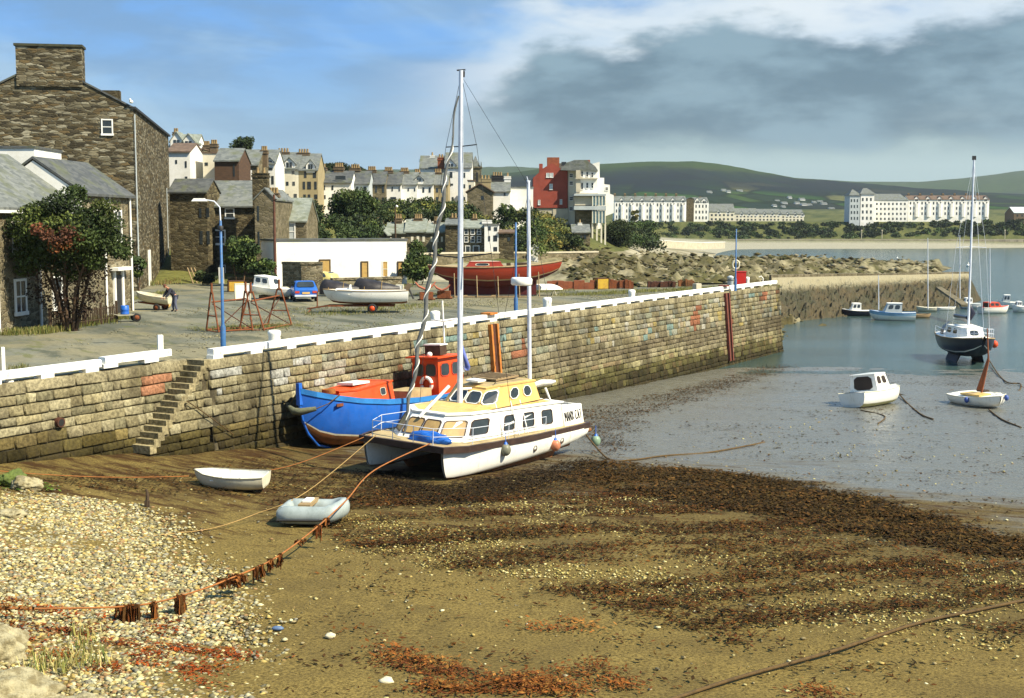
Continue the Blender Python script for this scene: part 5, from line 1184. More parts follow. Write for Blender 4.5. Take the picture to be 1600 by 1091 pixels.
g = GT(20, 757); rock((g.x, g.y, g.z+.1), (.4,.35,.32), 'boulder', 'mossy boulder left of the pale one at the wall foot', M('moss', (.12,.16,.03), (.06,.08,.02), 4, .9, .6), seed=31)
weed('green_weed', 'green algae on the stones at the wall foot', [(*GT(x+random.gauss(0,8), y+random.gauss(0,3)).xy, .7) for x, y in [(10,760),(30,755),(60,762),(75,763)] for _ in range(6)], cols=[(.08,.13,.02),(.12,.15,.03)], per=18, size=.07, spread=.12)
Vs = []; Cs = []
tufts([GT(x+random.gauss(0,9), y+random.gauss(0,6))+Vector((0,0,.1)) for x, y in [(120,1040),(135,1020),(95,1055),(110,1045),(150,1045),(60,1050),(75,1040),(125,1000)] for _ in range(7)], .08, .26, [(.35,.30,.08),(.25,.25,.06),(.12,.17,.04),(.50,.42,.16)], per=7)
V = np.array([tuple(v) for v in Vs]); tag(fast('shore_grass', V, np.arange(len(V)).reshape(-1,4), m_leaf, Cs), 'yellow and green grass blades growing between the boulders at lower left', 'grass', kind='stuff')
# ================================================================= BOATS
def hull(st, bands, parent, mats, m=10, r=1.0, transom=True, name='hull', inner=None):
    """st: (x_sheer, x_keel, half width, z_sheer, z_keel, q) from bow to stern; bands: [(a_limit, material index)]"""
    mb = MB(); rows = []
    al = [0]; lim = [b[0] for b in bands]
    for i in range(1, m+1): al.append(i/m)
    al = sorted(set(al+[min(1, l) for l in lim]))
    def sec(s):
        xs_, xk, hw, zs, zk, q = s; pts = []
        for a in al:
            y = hw*max(0, math.cos(a*math.pi/2))**q; z = zs+(zk-zs)*math.sin(a*math.pi/2)**r
            pts.append((xs_+(xk-xs_)*a**1.5, y, z))
        return pts+[(x, -y, z) for x, y, z in pts[-2::-1]]
    rows = [sec(s) for s in st]
    rm = []
    for i in range(len(al)-1):
        am = (al[i]+al[i+1])/2; rm.append(next(b[1] for b in bands if am < b[0]+1e-6))
    rm = rm+rm[::-1]
    mb.grid(rows, 0, True, rowm=rm, flip=True)
    if transom: mb.add(rows[-1], [tuple(range(len(rows[-1])))], 0)
    return obj(name, mb, mats, parent)
def decksurf(st, dz, parent, mat_, inset=.03, name='deck', x0=None, x1=None, crown=.03):
    mb = MB(); rows = []
    for (xs_, xk, hw, zs, zk, q) in st:
        h = max(.005, hw-inset); rows.append([(xs_, h, zs+dz), (xs_, h*.5, zs+dz+crown), (xs_, 0, zs+dz+crown*1.3), (xs_, -h*.5, zs+dz+crown), (xs_, -h, zs+dz)])
    mb.grid(rows, 0, True); return obj(name, mb, mat_, parent)
def gunwale(st, parent, mat_, r=.035, name='gunwale', dz=0.0):
    mb = MB()
    for sg in (1, -1): mb.tube([(s[0], sg*s[2], s[3]+dz) for s in st], r, 6)
    return obj(name, mb, mat_, parent)
def shellframe(bo, to, z0f, z1f):
    return [Vector((x, y, z0f(x))) for x, y in bo], [Vector((x, y, z1f(x))) for x, y in to]
def house_shell(bo, to, z0f, z1f, parent, wall, top, name='cabin', rim=None):
    a, b = shellframe(bo, to, z0f, z1f); n = len(a); mb = MB()
    mb.add(a+b, [(i, (i+1) % n, (i+1) % n+n, i+n) for i in range(n)]); w = obj(name, mb, wall, parent); BASE[w.name] = Vector((0,0,0))
    mb = MB(); c = sum(b, Vector())/n; o = [c+(p-c)*1.04 for p in b]; i2 = [c+(p-c)*.93+Vector((0,0,.05)) for p in b]
    mb.add([p+Vector((0,0,-.03)) for p in o]+[p+Vector((0,0,.03)) for p in o]+i2, [(i, (i+1) % n, (i+1) % n+n, i+n) for i in range(n)]+[(i+n, (i+1) % n+n, (i+1) % n+2*n, i+2*n) for i in range(n)], 0)
    ap = c+Vector((0,0,.10)); mb.add(i2+[ap], [(i, (i+1) % n, n) for i in range(n)], 1)
    obj(name+'_top', mb, [rim or wall, top], parent); return a, b, w
def pane(A_, B_, C_, D_, u0, u1, v0, v1, parent, mat_, frame=None, name='window', cut=.18, off=.015):
    """window on the quad A(bottom left) B(bottom right) C(top right) D(top left)"""
    def q(u, v): return A_.lerp(B_, u).lerp(D_.lerp(C_, u), v)
    nn = (B_-A_).cross(D_-A_).normalized(); du = (u1-u0)*cut; dv = (v1-v0)*cut
    pts = [(u0+du, v0),(u1-du, v0),(u1, v0+dv),(u1, v1-dv),(u1-du, v1),(u0+du, v1),(u0, v1-dv),(u0, v0+dv)]
    P = [q(*p)+nn*off for p in pts]; mb = MB(); mb.add(P, [tuple(range(8))])
    if frame:
        cc = sum(P, Vector())/8; O = [cc+(p-cc)*1.13-nn*.004 for p in P]; I = [p+nn*.012 for p in P]; O2 = [p+nn*.018 for p in O]
        fb = MB(); fb.add(O2+I+P+O, [(i, (i+1) % 8, (i+1) % 8+8, i+8) for i in range(8)]+[(i+8, (i+1) % 8+8, (i+1) % 8+16, i+16) for i in range(8)]+[(i+24, (i+1) % 8+24, (i+1) % 8, i) for i in range(8)])
        f = obj(name, fb, frame, parent); obj('pane', mb, mat_, f); return f
    return obj(name, mb, mat_, parent)
def rail(parent, pts, posts, h, r=.014, mat_=None, name='rail', rows_=2):
    mb = MB()
    for k in range(rows_): mb.tube([Vector(p)+Vector((0,0,h*(k+1)/rows_)) for p in pts], r, 5)
    for p in posts: mb.tube([p, Vector(p)+Vector((0,0,h))], r, 5)
    return obj(name, mb, mat_ or m_alu, parent)
m_bwhite = M('boat_white', (.80,.79,.72), (.66,.63,.52), 1.2, .35, spec=.5, lo=.45, hi=.8)
m_bcream = M('boat_cream', (.66,.63,.48), (.52,.48,.34), 1.4, .45, spec=.4)
m_bgrey = M('boat_underside', (.34,.33,.25), (.20,.185,.12), 1.6, .6)
m_bochre = M('cabin_ochre', (.66,.43,.14), (.50,.32,.10), 1.8, .55, .1, lo=.4, hi=.8)
m_bband = M('brown_rubbing_band', (.035,.02,.016), (.06,.035,.025), 3, .5)
m_antif = M('rust_antifouling', (.26,.10,.03), (.10,.05,.02), 1.4, .8, .3)
m_blue = M('blue_hull_paint', (.012,.115,.50), (.012,.075,.34), .8, .38, spec=.5, lo=.4, hi=.85)
m_bluel = M('blue_rail_paint', (.03,.20,.52), (.02,.12,.34), 2, .45)
m_red = M('orange_red_paint', (.66,.075,.012), (.48,.05,.012), 1.6, .5, lo=.4, hi=.85)
m_redd = M('red_deck', (.50,.05,.015), (.32,.04,.015), 2, .6)
m_tan = M('tan_deck', (.42,.33,.17), (.28,.21,.10), 2.5, .75, .2)
m_curt = M('tan_curtain_window', (.42,.28,.10), (.28,.18,.07), 2, .5)
m_dark = M('dark_cockpit', (.03,.02,.015), None, 3, .7)
m_bluetarp = M('blue_tarpaulin', (.01,.13,.52), (.01,.07,.32), 3, .5, .8)
for m_ in (m_bwhite, m_bcream): grime(m_, .42)
grime(m_blue, .45, (.02,.05,.10)); grime(m_red, .5, (.22,.05,.02)); grime(m_bochre, .5, (.30,.17,.05)); grime(m_bgrey, .7, (.10,.08,.03))
# ---- catamaran
fx, fy = -.52, -.854; ang = math.atan2(fy, fx)
CATO = (-1.27, 48.87, .70)
cat = thing('catamaran', 'white and ochre cruising catamaran with two masts, lying on the mud in the centre', 'catamaran', CATO, rot=(math.radians(-2.2), 0, ang)); cat.scale = (1.13, 1.12, 1)
CM = Matrix.Translation(CATO) @ Matrix.Rotation(ang, 4, 'Z') @ Matrix.Rotation(math.radians(-2.2), 4, 'X') @ Matrix.Diagonal((1.13, 1.12, 1, 1)); CI = CM.inverted()
def cl2(p): return CI @ Vector(p)
zsf = lambda x: .78+.40*((x+4.3)/8.8)**1.3 if x > -4.3 else .78
for sg in (1, -1):
    st = []
    for (x, xk, w, zk) in ((4.45,4.12,.05,.02),(4.1,3.9,.22,0),(3.4,3.3,.44,-.02),(2.2,2.2,.60,-.03),(0,0,.66,-.03),(-2,-2,.66,0),(-3.5,-3.5,.62,.10),(-4.3,-4.2,.56,.22)):
        st.append((x, xk, w*.83, zsf(x)-.16, zk, .42))
    mb = MB(); h = hull(st, [(.80,0),(.84,1),(1.0,2)], cat, [m_bwhite, m_rust, m_antif], m=12)
    for v in h.data.vertices: v.co.y = v.co.y*(1.0)+sg*1.50
    mb = MB(); mb.grid([[(x, sg*1.50+.09, .03), (x, sg*1.50+.07, -.62 if -2.6 < x < 2.3 else -.1), (x, sg*1.50-.07, -.62 if -2.6 < x < 2.3 else -.1), (x, sg*1.50-.09, .03)] for x in (3.4, 2.3, 1.8, 0, -2.0, -2.6, -3.6)], 0, False, close=True); obj('keel', mb, m_antif, cat)
DO = [(4.55,1.62),(3.6,1.95),(0,2.05),(-4.35,1.95),(-4.35,-1.95),(0,-2.05),(3.6,-1.95),(4.55,-1.62)]
def subdiv(o):
    r = []
    for i in range(len(o)):
        a, b = o[i], o[(i+1) % len(o)]
        for k in range(6): r.append((a[0]+(b[0]-a[0])*k/6, a[1]+(b[1]-a[1])*k/6))
    return r
DS = subdiv(DO); n = len(DS); mb = MB()
ou = [Vector((x, y, zsf(x)-.20)) for x, y in DS]; ot = [Vector((x*1.006, y*1.015, zsf(x)+.02)) for x, y in DS]; ol = [Vector((x*1.006, y*1.015, zsf(x)-.20)) for x, y in DS]; it = [Vector((x*.985, y*.96, zsf(x)+.02)) for x, y in DS]
mb.add(ou+ol+ot+it, [(i, (i+1) % n, (i+1) % n+n, i+n) for i in range(n)]+[(i+n, (i+1) % n+n, (i+1) % n+2*n, i+2*n) for i in range(n)]+[(i+2*n, (i+1) % n+2*n, (i+1) % n+3*n, i+3*n) for i in range(n)])
obj('rubbing_band', mb, m_bband, cat)
mb = MB(); xsd = np.linspace(4.5, -4.3, 26)
def dw(x): return 1.9 if x < 3.3 else 1.9-(x-3.3)*.30
mb.grid([[(x, dw(x), zsf(x)+.0), (x, dw(x)*.4, zsf(x)+.03), (x, -dw(x)*.4, zsf(x)+.03), (x, -dw(x), zsf(x))] for x in xsd], 0, True); obj('deck', mb, m_tan, cat)
mb = MB(); mb.grid([[(x, 1.25, zsf(x)-.2), (x, 1.2, zsf(x)-.2-d), (x, .5, zsf(x)-.24-d), (x, -.5, zsf(x)-.24-d), (x, -1.2, zsf(x)-.2-d), (x, -1.25, zsf(x)-.2)] for x, d in ((4.5,.0),(4.3,.06),(3.4,.22),(2,.34),(-4.2,.30))], 0, True)
mb.add([(-4.2,1.25,.6),(-4.2,1.2,.25),(-4.2,-1.2,.25),(-4.2,-1.25,.6)], [(0,1,2,3)]); obj('bridge_deck', mb, m_bgrey, cat)
mb = MB(); mb.box((-4.33, 0, .62), (.06, 3.8, .35)); obj('transom', mb, m_bwhite, cat)
bo = [(3.75,-.75),(3.75,.75),(3.05,1.42),(-2.9,1.66),(-2.9,-1.66),(3.05,-1.42)]; to = [(3.0,-.62),(3.0,.62),(2.45,1.22),(-2.9,1.50),(-2.9,-1.50),(2.45,-1.22)]
z1f = lambda x: zsf(x)+.90+(.06 if x < 2.6 else 0)
a, b, cb = house_shell(bo, to, zsf, z1f, cat, m_bwhite, m_bochre, 'cabin', m_bwhite)
A4 = lambda i, j: (a[i], a[j], b[j], b[i])
for (u0, u1) in ((.05,.46),(.54,.95)): pane(*A4(0,1), u0, u1, .20, .74, cat, m_curt, m_bband, cut=.10)
pane(*A4(1,2), .10, .90, .20, .74, cat, m_curt, m_bband, cut=.10); pane(*A4(5,0), .10, .90, .20, .74, cat, m_curt, m_bband, cut=.10)
for i, (u0, u1) in enumerate(((.03,.19),(.36,.46),(.56,.67),(.77,.88))): pane(*A4(2,3), u0, u1, .22, .74, cat, m_glass, m_bband, cut=.12)
for (u0, u1) in ((.15,.25),(.38,.48),(.58,.68)): pane(*A4(4,5), u0, u1, .22, .74, cat, m_glass, m_bband)
# doghouse
bo = [(1.25,-.70),(1.25,.70),(.75,1.05),(-2.15,1.12),(-2.15,-1.12),(.75,-1.05)]; to = [(.55,-.55),(.55,.55),(.15,.86),(-2.0,.92),(-2.0,-.92),(.15,-.86)]
z2f = lambda x: z1f(0)+.02; z3f = lambda x: z1f(0)+.84-(.10 if x > .4 else 0)-(.05 if x < -1.5 else 0)
a, b, db = house_shell(bo, to, z2f, z3f, cat, m_bochre, m_tan, 'doghouse', m_bochre)
for (u0, u1) in ((.06,.46),(.54,.94)): pane(*A4(0,1), u0, u1, .28, .80, cat, m_glass, m_bwhite, 'doghouse_window', off=.02)
pane(*A4(1,2), .05, .95, .26, .80, cat, m_glass, m_bwhite, 'doghouse_window', off=.02)
for (u0, u1) in ((.30,.50),(.64,.82)): pane(*A4(2,3), u0, u1, .34, .80, cat, m_glass, m_bwhite, 'doghouse_window', cut=.28, off=.02)
# transition ramp from the cabin top to the doghouse, roof hatch, slats and handrails
mb = MB(); zt = z1f(0)+.06
mb.add([(2.2,-.9,zt-.02),(2.2,.9,zt-.02),(1.2,1.15,zt+.16),(1.2,-1.15,zt+.16),(.8,1.25,zt-.05),(.8,-1.25,zt-.05)], [(0,1,2,3),(1,4,2),(0,3,5)]); obj('coach_roof', mb, m_bochre, cat)
mb = MB(); mb.box((-.9,0,z3f(0)+.13), (1.5,1.0,.06)); 
for i in range(6): mb.box((-.3-i*.22,0,z3f(0)+.175), (.05,.98,.03))
obj('hatch', mb, m_wood, cat)
mb = MB(); mb.box((.35,.0,z1f(0)+.97), (.5,.5,.07)); obj('hatch', mb, m_bwhite, cat)
mb = MB()
for y in (.72,-.72): mb.tube([(.3,y,z3f(0)+.06),(.2,y,z3f(0)+.15),(-1.7,y,z3f(0)+.15),(-1.8,y,z3f(0)+.06)], .018, 5)
for y in (1.4,-1.4): mb.tube([(2.0,y*.86,z1f(0)+.04),(1.9,y*.88,z1f(0)+.12),(-2.2,y,z1f(0)+.12),(-2.3,y,z1f(0)+.04)], .018, 5)
obj('grab_rail', mb, m_dwood, cat)
# aft coaming with the name
for sg in (1, -1):
    mb = MB(); mb.add([(-2.9,sg*1.74,zsf(-2.9)),(-4.3,sg*1.74,zsf(-4.3)),(-4.3,sg*1.60,zsf(-4.3)+.76),(-2.9,sg*1.56,zsf(-2.9)+.84),(-2.9,sg*1.66,zsf(-2.9)),(-4.3,sg*1.64,zsf(-4.3)),(-4.3,sg*1.50,zsf(-4.3)+.76),(-2.9,sg*1.46,zsf(-2.9)+.84)], ((0,3,2,1) if sg < 0 else (0,1,2,3),(4,5,6,7),(3,2,6,7),(1,2,6,5),(0,3,7,4))); obj('coaming', mb, m_bwhite, cat)
mb = MB(); mb.box((-4.3,0,zsf(-4.3)+.36), (.08,3.2,.74)); obj('coaming', mb, m_bwhite, cat)
GL = {'M': [(0,0,0,1),(0,1,.5,.45),(.5,.45,1,1),(1,1,1,0)], 'A': [(0,0,.5,1),(.5,1,1,0),(.22,.36,.78,.36)], 'N': [(0,0,0,1),(0,1,1,0),(1,0,1,1)], 'X': [(0,0,1,1),(0,1,1,0)], 'C': [(1,.86,.7,1),(.7,1,.25,1),(.25,1,0,.78),(0,.78,0,.22),(0,.22,.25,0),(.25,0,.7,0),(.7,0,1,.14)], 'T': [(0,1,1,1),(.5,1,.5,0)], ' ': []}
mb = MB(); xx = -2.98; cw = .115; gap = .052; hh = .34
for ch_ in 'MANX CAT':
    for (x0, y0, x1, y1) in GL[ch_]:
        def PT(u, v): z_ = zsf(-3.5)+.20+v*hh; return Vector((xx-u*cw, 1.765-.16*(.20+v*hh)/.8, z_))
        a_, b_ = PT(x0, y0), PT(x1, y1); d_ = (b_-a_).normalized(); w_ = Vector((0,1,0)).cross(d_)*.014; o_ = Vector((0,.006,0)); e_ = d_*.010
        mb.add([a_-w_-e_, a_+w_-e_, b_+w_+e_, b_-w_+e_, a_-w_-e_-o_*3, a_+w_-e_-o_*3, b_+w_+e_-o_*3, b_-w_+e_-o_*3], ((0,1,2,3),(7,6,5,4),(0,4,5,1),(1,5,6,2),(2,6,7,3),(3,7,4,0)))
    xx -= cw+gap if ch_ != ' ' else .09
obj('boat_name', mb, m_tyre, cat)
# masts
def mast(parent, base, top, r0, r1, name='mast', mat_=None):
    mb = MB(); b_, t_ = cl2(base), cl2(top); mb.tube([b_, b_.lerp(t_, .5), t_], [r0, (r0+r1)/2+.01, r1], 10); o = obj(name, mb, mat_ or m_alu, parent); BASE[o.name] = Vector((0,0,0)); return o, b_, t_
MY = 47.75; ms, mb0, mt0 = mast(cat, D(718.5, 637, MY), D(720.5, 110, MY), .095, .07)
mb = MB(); t_ = D(720.5, 110, MY); mb.tube([cl2(t_+Vector((-.16,0,0))), cl2(t_+Vector((.16,0,.02)))], .03, 6); mb.box(cl2(t_+Vector((.1,0,-.14))), (.05,.05,.22)); obj('masthead', mb, m_iron, ms)
mb = MB(); mb.tube([cl2(D(697,230,MY+.35)), cl2(D(720,229,MY)), cl2(D(745,226,MY-.35))], .022, 6); mb.tube([cl2(D(672,398,MY+.7)), cl2(D(719,403,MY)), cl2(D(768,396,MY-.7))], .026, 6); obj('spreaders', mb, m_iron, ms)
ms2, b2, t2 = mast(cat, D(828, 640, 52.1), D(825.5, 284, 52.1), .07, .06)
mb = MB(); mb.box(cl2(D(825.5,283,52.1)), (.22,.05,.04)); mb.tube([cl2(D(825.5,284,52.1)), cl2(D(823,276,52.1))], .02, 5); obj('masthead', mb, m_alu, ms2)
mb = MB(); c_ = cl2(D(815,440,51.0)); mb.lathe([(0,-.15),(.34,-.15),(.38,-.10),(.38,.10),(.34,.15),(0,.16)], c_, 18); obj('radar_dome', mb, m_bwhite, ms2)
# boom with white sail cover, poles
mb = MB(); p0 = cl2(D(722,608,MY+.1)); p1 = cl2(D(812,601,50.5)); mb.tube([p0, p0.lerp(p1,.5)+Vector((0,0,-.02)), p1], .05, 8); obj('boom', mb, m_bwhite, cat)
mb = MB(); p0 = cl2(D(832,603,52.1)); p1 = cl2(D(868,596,52.2)); mb.tube([p0, p0.lerp(p1,.4)+Vector((0,0,.05)), p0.lerp(p1,.8), p1], [.10,.14,.11,.05], 8); obj('sail_cover', mb, m_bwhite, cat)
mb = MB(); mb.tube([cl2(D(852,606,51.8)), cl2(D(868,648,51.8))], .045, 7); obj('pole', mb, m_bwhite, cat); mb = MB(); mb.tube([cl2(D(702,603,46.4)), cl2(D(655,652,45.8))], .06, 7); obj('pole', mb, m_bwhite, cat)
# furled headsail with a spiral stripe
fs0, fs1 = cl2(D(630, 681, 44.8)), cl2(D(716, 150, MY-.2)); N_ = 90; ax = (fs1-fs0); e1 = ax.cross(Vector((0,0,1))).normalized(); e2 = ax.normalized().cross(e1)
def wob(q): return fs0.lerp(fs1, q)+Vector((0,0,-1))*.45*math.sin(q*math.pi)+e1*.05*math.sin(q*38)
mb = MB(); mb.tube([wob(i/N_) for i in range(N_+1)], [.03+.038*math.sin(min(1, (i/N_)*1.15)*math.pi)**.5 if .02 < i/N_ < .86 else .03 for i in range(N_+1)], 8); fsl = obj('furled_sail', mb, M('grey_sailcloth', (.12,.125,.12), (.07,.075,.07), 5, .8, .5), cat)
mb = MB()
pts = []
for i in range(400):
    q = .05+.84*i/399; w = q*2*math.pi*13; rr = (.03+.038*math.sin(min(1, q*1.15)*math.pi)**.5)+.004; pts.append(wob(q)+(e1*math.cos(w)+e2*math.sin(w))*rr)
mb.tube(pts, .019, 5); obj('sail_edge', mb, m_bwhite, fsl)
# standing rigging
mb = MB()
def stay(a_, b_, r=.010): mb.tube([cl2(a_), cl2(b_)], r, 4, cap=False)
mt = D(720.5, 118, MY)
for (x, y, Yq) in ((697,230,MY+.35),(745,226,MY-.35)): pass
def Lw(x, y, z): return CM @ Vector((x, y, z))
for sg in (1,-1):
    stay(Lw(.9, sg*1.95, zsf(0)), D(672 if sg < 0 else 768, 398, MY+.7*(-sg)), .009); stay(D(672 if sg < 0 else 768, 398, MY+.7*(-sg)), D(697 if sg < 0 else 745, 229, MY+.35*(-sg)), .009); stay(D(697 if sg < 0 else 745, 229, MY+.35*(-sg)), mt, .009)
    stay(Lw(-3.2, sg*1.8, zsf(0)), D(825.5,300,52.1), .009)
stay(mt, D(826,290,52.1), .008); obj('rigging', mb, m_iron, cat)
# pulpit and guard rails, stanchions
zz = lambda x, y: Vector((x, y, zsf(x)+.02))
pl = [zz(1.2,-1.85), zz(3.2,-1.8), zz(4.45,-1.2), zz(4.45,-.4), zz(4.45,.4), zz(4.45,1.15), zz(3.2,1.8), zz(1.2,1.9), zz(-1.2,1.92)]
rail(cat, pl, pl, .58)
rail(cat, [zz(1.2,-1.85), zz(-1.0,-1.9), zz(-3.4,-1.85)], [zz(-1,-1.9), zz(-3.4,-1.85)], .58)
mb = MB()
for (x, y) in ((1.0,.9),(.2,1.0),(-.4,1.0)): mb.tube([zz(x, y+.7), Vector((x-.1, y+.25, z1f(x)+.28))], .022, 5)
obj('stanchion', mb, m_bwhite, cat)
# portholes
for x in (-.35, -2.2):
    mb = MB(); mb.lathe([(0,0),(.085,0),(.085,.02),(.12,.02),(.13,-.01)], (x, 2.015, .40), 14, 0, 'y'); obj('porthole', mb, m_dwood, cat)
mb = MB(); mb.tube([(-4.2,1.7,.42),(-4.75,1.75,.40)], .10, 8); obj('rudder_post', mb, m_antif, cat)
# fenders hanging on the near side (each a thing)
for (px, py, c1, lab) in ((790,703,(.20,.20,.14),'grey-green ball fender hanging on the catamaran side, nearest its bow'),(868,696,(.55,.20,.10),'faded orange ball fender hanging on the catamaran side'),(931,689,(.22,.32,.22),'green and blue ball fender at the catamaran stern')):
    Yf = {790:46.05, 868:49.2, 931:52.1}[px]; p = D(px, py, Yf)
    f = thing('boat_fender', lab, 'fender', p, group='ball fenders hanging on the catamaran')
    mb = MB(); mb.sphere((0,0,0), (.20,.20,.23), seg=14, rings=10); obj('ball', mb, M('fender_colour', c1, tuple(x*.7 for x in c1), 4, .45), f)
    mb = MB(); mb.lathe([(.10,.17),(.06,.26),(.03,.30)], (0,0,0), 10); mb.tube([(0,0,.28), (0,.10,.62)], .012, 5); obj('neck', mb, m_blue, f)
# blue tarpaulin heap on the foredeck
mb = MB(); rows = []
for i in range(15):
    a_ = math.pi*i/14; row = []
    for k in range(26):
        b_ = 2*math.pi*k/26; d = Vector((math.sin(a_)*math.cos(b_), math.sin(a_)*math.sin(b_), math.cos(a_))); q = 1+.28*mnoise.noise(d*2.3+Vector((4,0,0)))+.10*mnoise.noise(d*7); row.append(Vector((d.x*.30*q, d.y*.78*q, max(-.1, d.z*.27*q))))
    rows.append(row)
mb.grid(rows, 0, True, close=True); tp = obj('tarpaulin', mb, m_bluetarp); tp.matrix_world = CM @ Matrix.Translation((3.88, .62, zsf(3.9)+.11)); tag(tp, 'crumpled bright blue tarpaulin heaped on the catamaran foredeck', 'tarpaulin')
# flag behind the mast
fl = thing('flag', 'small blue and white flag hanging beside the catamaran main mast', 'flag', D(727, 583, 48.4)); mb = MB(); mc = MB()
def fq(px, py): return D(px, py, 48.4+.06*math.sin(px*.5+py*.3))
mb.grid([[fq(x0+(x1-x0)*k/5, y) for k in range(6)] for (y, x0, x1) in ((538,722,723),(550,722,727),(562,722,731),(573,724,735),(579,728,733))], 0, True)
me_ = obj('cloth', mb, M('flag_blue', (.10,.14,.42), (.16,.20,.50), 3, .8), fl, world=True)
mc.grid([[fq(x0+(x1-x0)*k/4, y)+Vector((0,-.02,0)) for k in range(5)] for (y, x0, x1) in ((553,721.5,723),(565,721.5,725),(576,722,727.5),(581,723,726))], 0, True); obj('stripe', mc, m_white, me_, world=False)
for v in bpy.data.objects['stripe'].data.vertices: v.co -= fl.location
mc = MB(); mc.tube([D(721.5,530,48.4), D(723,585,48.4)], .012, 5); obj('halyard', mc, m_alu, fl, world=True)
# ---- blue lifeboat
f2 = Vector((-.56, -.83, 0)).normalized(); a2 = math.atan2(f2.y, f2.x)
bb = thing('fishing_boat', 'bright blue double-ended boat with orange-red cabins aground beside the quay wall', 'boat', (-5.35, 56.9, 0.0), rot=(math.radians(3), 0, a2))
BM = Matrix.Translation((-5.35, 56.9, 0)) @ Matrix.Rotation(a2, 4, 'Z') @ Matrix.Rotation(math.radians(3), 4, 'X'); BI = BM.inverted()
BS = [(5.85,5.45,.06,2.72,.95,.8),(5.45,4.75,.55,2.55,.45,.8),(4.8,4.2,.95,2.36,.22,.75),(3.6,3.4,1.32,2.10,.08,.7),(2.0,2.0,1.55,1.88,0,.65),(0,0,1.66,1.74,0,.62),(-2,-2,1.64,1.68,0,.65),(-3.8,-3.6,1.40,1.74,.06,.7),(-5.0,-4.6,.90,1.88,.3,.8),(-5.6,-5.2,.10,1.98,.7,.8)]
hull(BS, [(.54,0),(.575,1),(1.0,2)], bb, [m_blue, m_bcream, m_antif], m=14, transom=False)
decksurf(BS, -.18, bb, m_redd, inset=.06)
mb = MB()
for sg in (1,-1): mb.grid([[(s[0], sg*(s[2]+.05), s[3]+.06), (s[0], sg*(s[2]+.05), s[3]-.16), (s[0], sg*(s[2]-.02), s[3]-.18), (s[0], sg*(s[2]-.06), s[3]+.06)] for s in BS], 0, False, close=True)
obj('gunwale', mb, m_bluel, bb)
mb = MB(); mb.box((5.85,0,2.55), (.2,.2,.9), taper=.9); mb.tube([(5.9,0,2.3),(5.72,0,1.4),(5.45,0,.85),(4.9,0,.3),(4.0,0,.03)], [.07,.06,.06,.06,.05], 6); obj('stem_post', mb, m_blue, bb)
# forward cabin
fz = 1.72
a, b, _ = house_shell([(4.1,-.5),(4.1,.5),(3.2,.95),(1.0,1.05),(1.0,-1.05),(3.2,-.95)], [(3.9,-.45),(3.9,.45),(3.2,.85),(1.0,.9),(1.0,-.9),(3.2,-.85)], lambda x: fz+.1, lambda x: 2.62 if x < 2 else 2.45, bb, m_red, m_red, 'fore_cabin')
pane(*A4(2,3), .62, .76, .35, .75, bb, m_glass, m_bcream, off=.02); pane(*A4(3,4), .3, .7, .1, .9, bb, m_redd, name='hatch_door')
mb = MB(); mb.box((2.6,.1,2.68), (1.1,.9,.10)); obj('cabin_hatch', mb, m_bwhite, bb)
# wheelhouse
wx0, wx1 = -4.4, -2.5
a, b, whs = house_shell([(wx1,-.8),(wx1,.8),(wx0,.85),(wx0,-.85)], [(wx1-.08,-.75),(wx1-.08,.75),(wx0,.8),(wx0,-.8)], lambda x: 1.5, lambda x: 3.22, bb, m_red, m_red, 'wheelhouse')
for (u0, u1) in ((.08,.46),(.54,.92)): pane(*A4(0,1), u0, u1, .56, .88, bb, m_glass, m_redd, 'wheelhouse_window', off=.02)
for (u0, u1) in ((.10,.42),(.55,.85)): pane(*A4(1,2), u0, u1, .56, .88, bb, m_glass, m_redd, 'wheelhouse_window', off=.02)
mb = MB(); mb.box((-3.4,0,3.33), (2.15,1.9,.07)); obj('wheelhouse_roof', mb, m_red, bb)
mb = MB(); mb.box((-3.3,.1,3.62), (.5,.9,.45)); obj('roof_box', mb, m_pot if False else m_dwood, bb); mb = MB(); mb.box((-3.3,.1,3.88), (.6,1.0,.06)); mb.sphere((-2.7,.2,3.46), (.13,.13,.12)); obj('roof_light', mb, m_bwhite, bb)
mb = MB(); mb.tube([(-4.0,.1,3.3),(-4.0,.1,5.9)], .045, 6); mb.tube([(-4.0,-.6,5.0),(-4.0,.1,4.92),(-4.0,.8,5.0)], .03, 5); obj('mast', mb, m_bwhite, bb)
mb = MB(); mb.box((-1.2,.0,1.82), (1.6,1.5,.35)); obj('engine_box', mb, m_tan, bb)
mb = MB()
for i in range(6): mb.tube([(4.3+.25*math.cos(k*.5+i)*.9, .2+.3*math.sin(k*.5+i), 2.42+i*.03) for k in range(14)], .03, 5)
obj('rope_coil', mb, m_rope, bb)
mb = MB(); mb.box((4.6,1.06,1.98), (.4,.05,.12)); obj('fairlead', mb, m_rust, bb)
# lifebuoy (its own thing, hanging on the wheelhouse)
lb_ = thing('lifebuoy', 'white and orange lifebuoy hanging on the red wheelhouse of the blue boat', 'lifebuoy', BM @ Vector((-2.42,.15,2.1)), rot=(0, math.radians(90), a2))
mb = MB(); mb.grid([[((.30+.085*math.cos(k*math.pi/5))*math.cos(i*math.pi/14), (.30+.085*math.cos(k*math.pi/5))*math.sin(i*math.pi/14), .085*math.sin(k*math.pi/5)) for k in range(10)] for i in range(29)], 0, True, close=True); rg = obj('ring', mb, m_bwhite, lb_)
mb = MB()
for q in range(4): mb.grid([[((.30+.095*math.cos(k*math.pi/5))*math.cos(q*math.pi/2+i*.13), (.30+.095*math.cos(k*math.pi/5))*math.sin(q*math.pi/2+i*.13), .095*math.sin(k*math.pi/5)) for k in range(10)] for i in range(3)], 0, True, close=True)
obj('band', mb, m_red, rg)
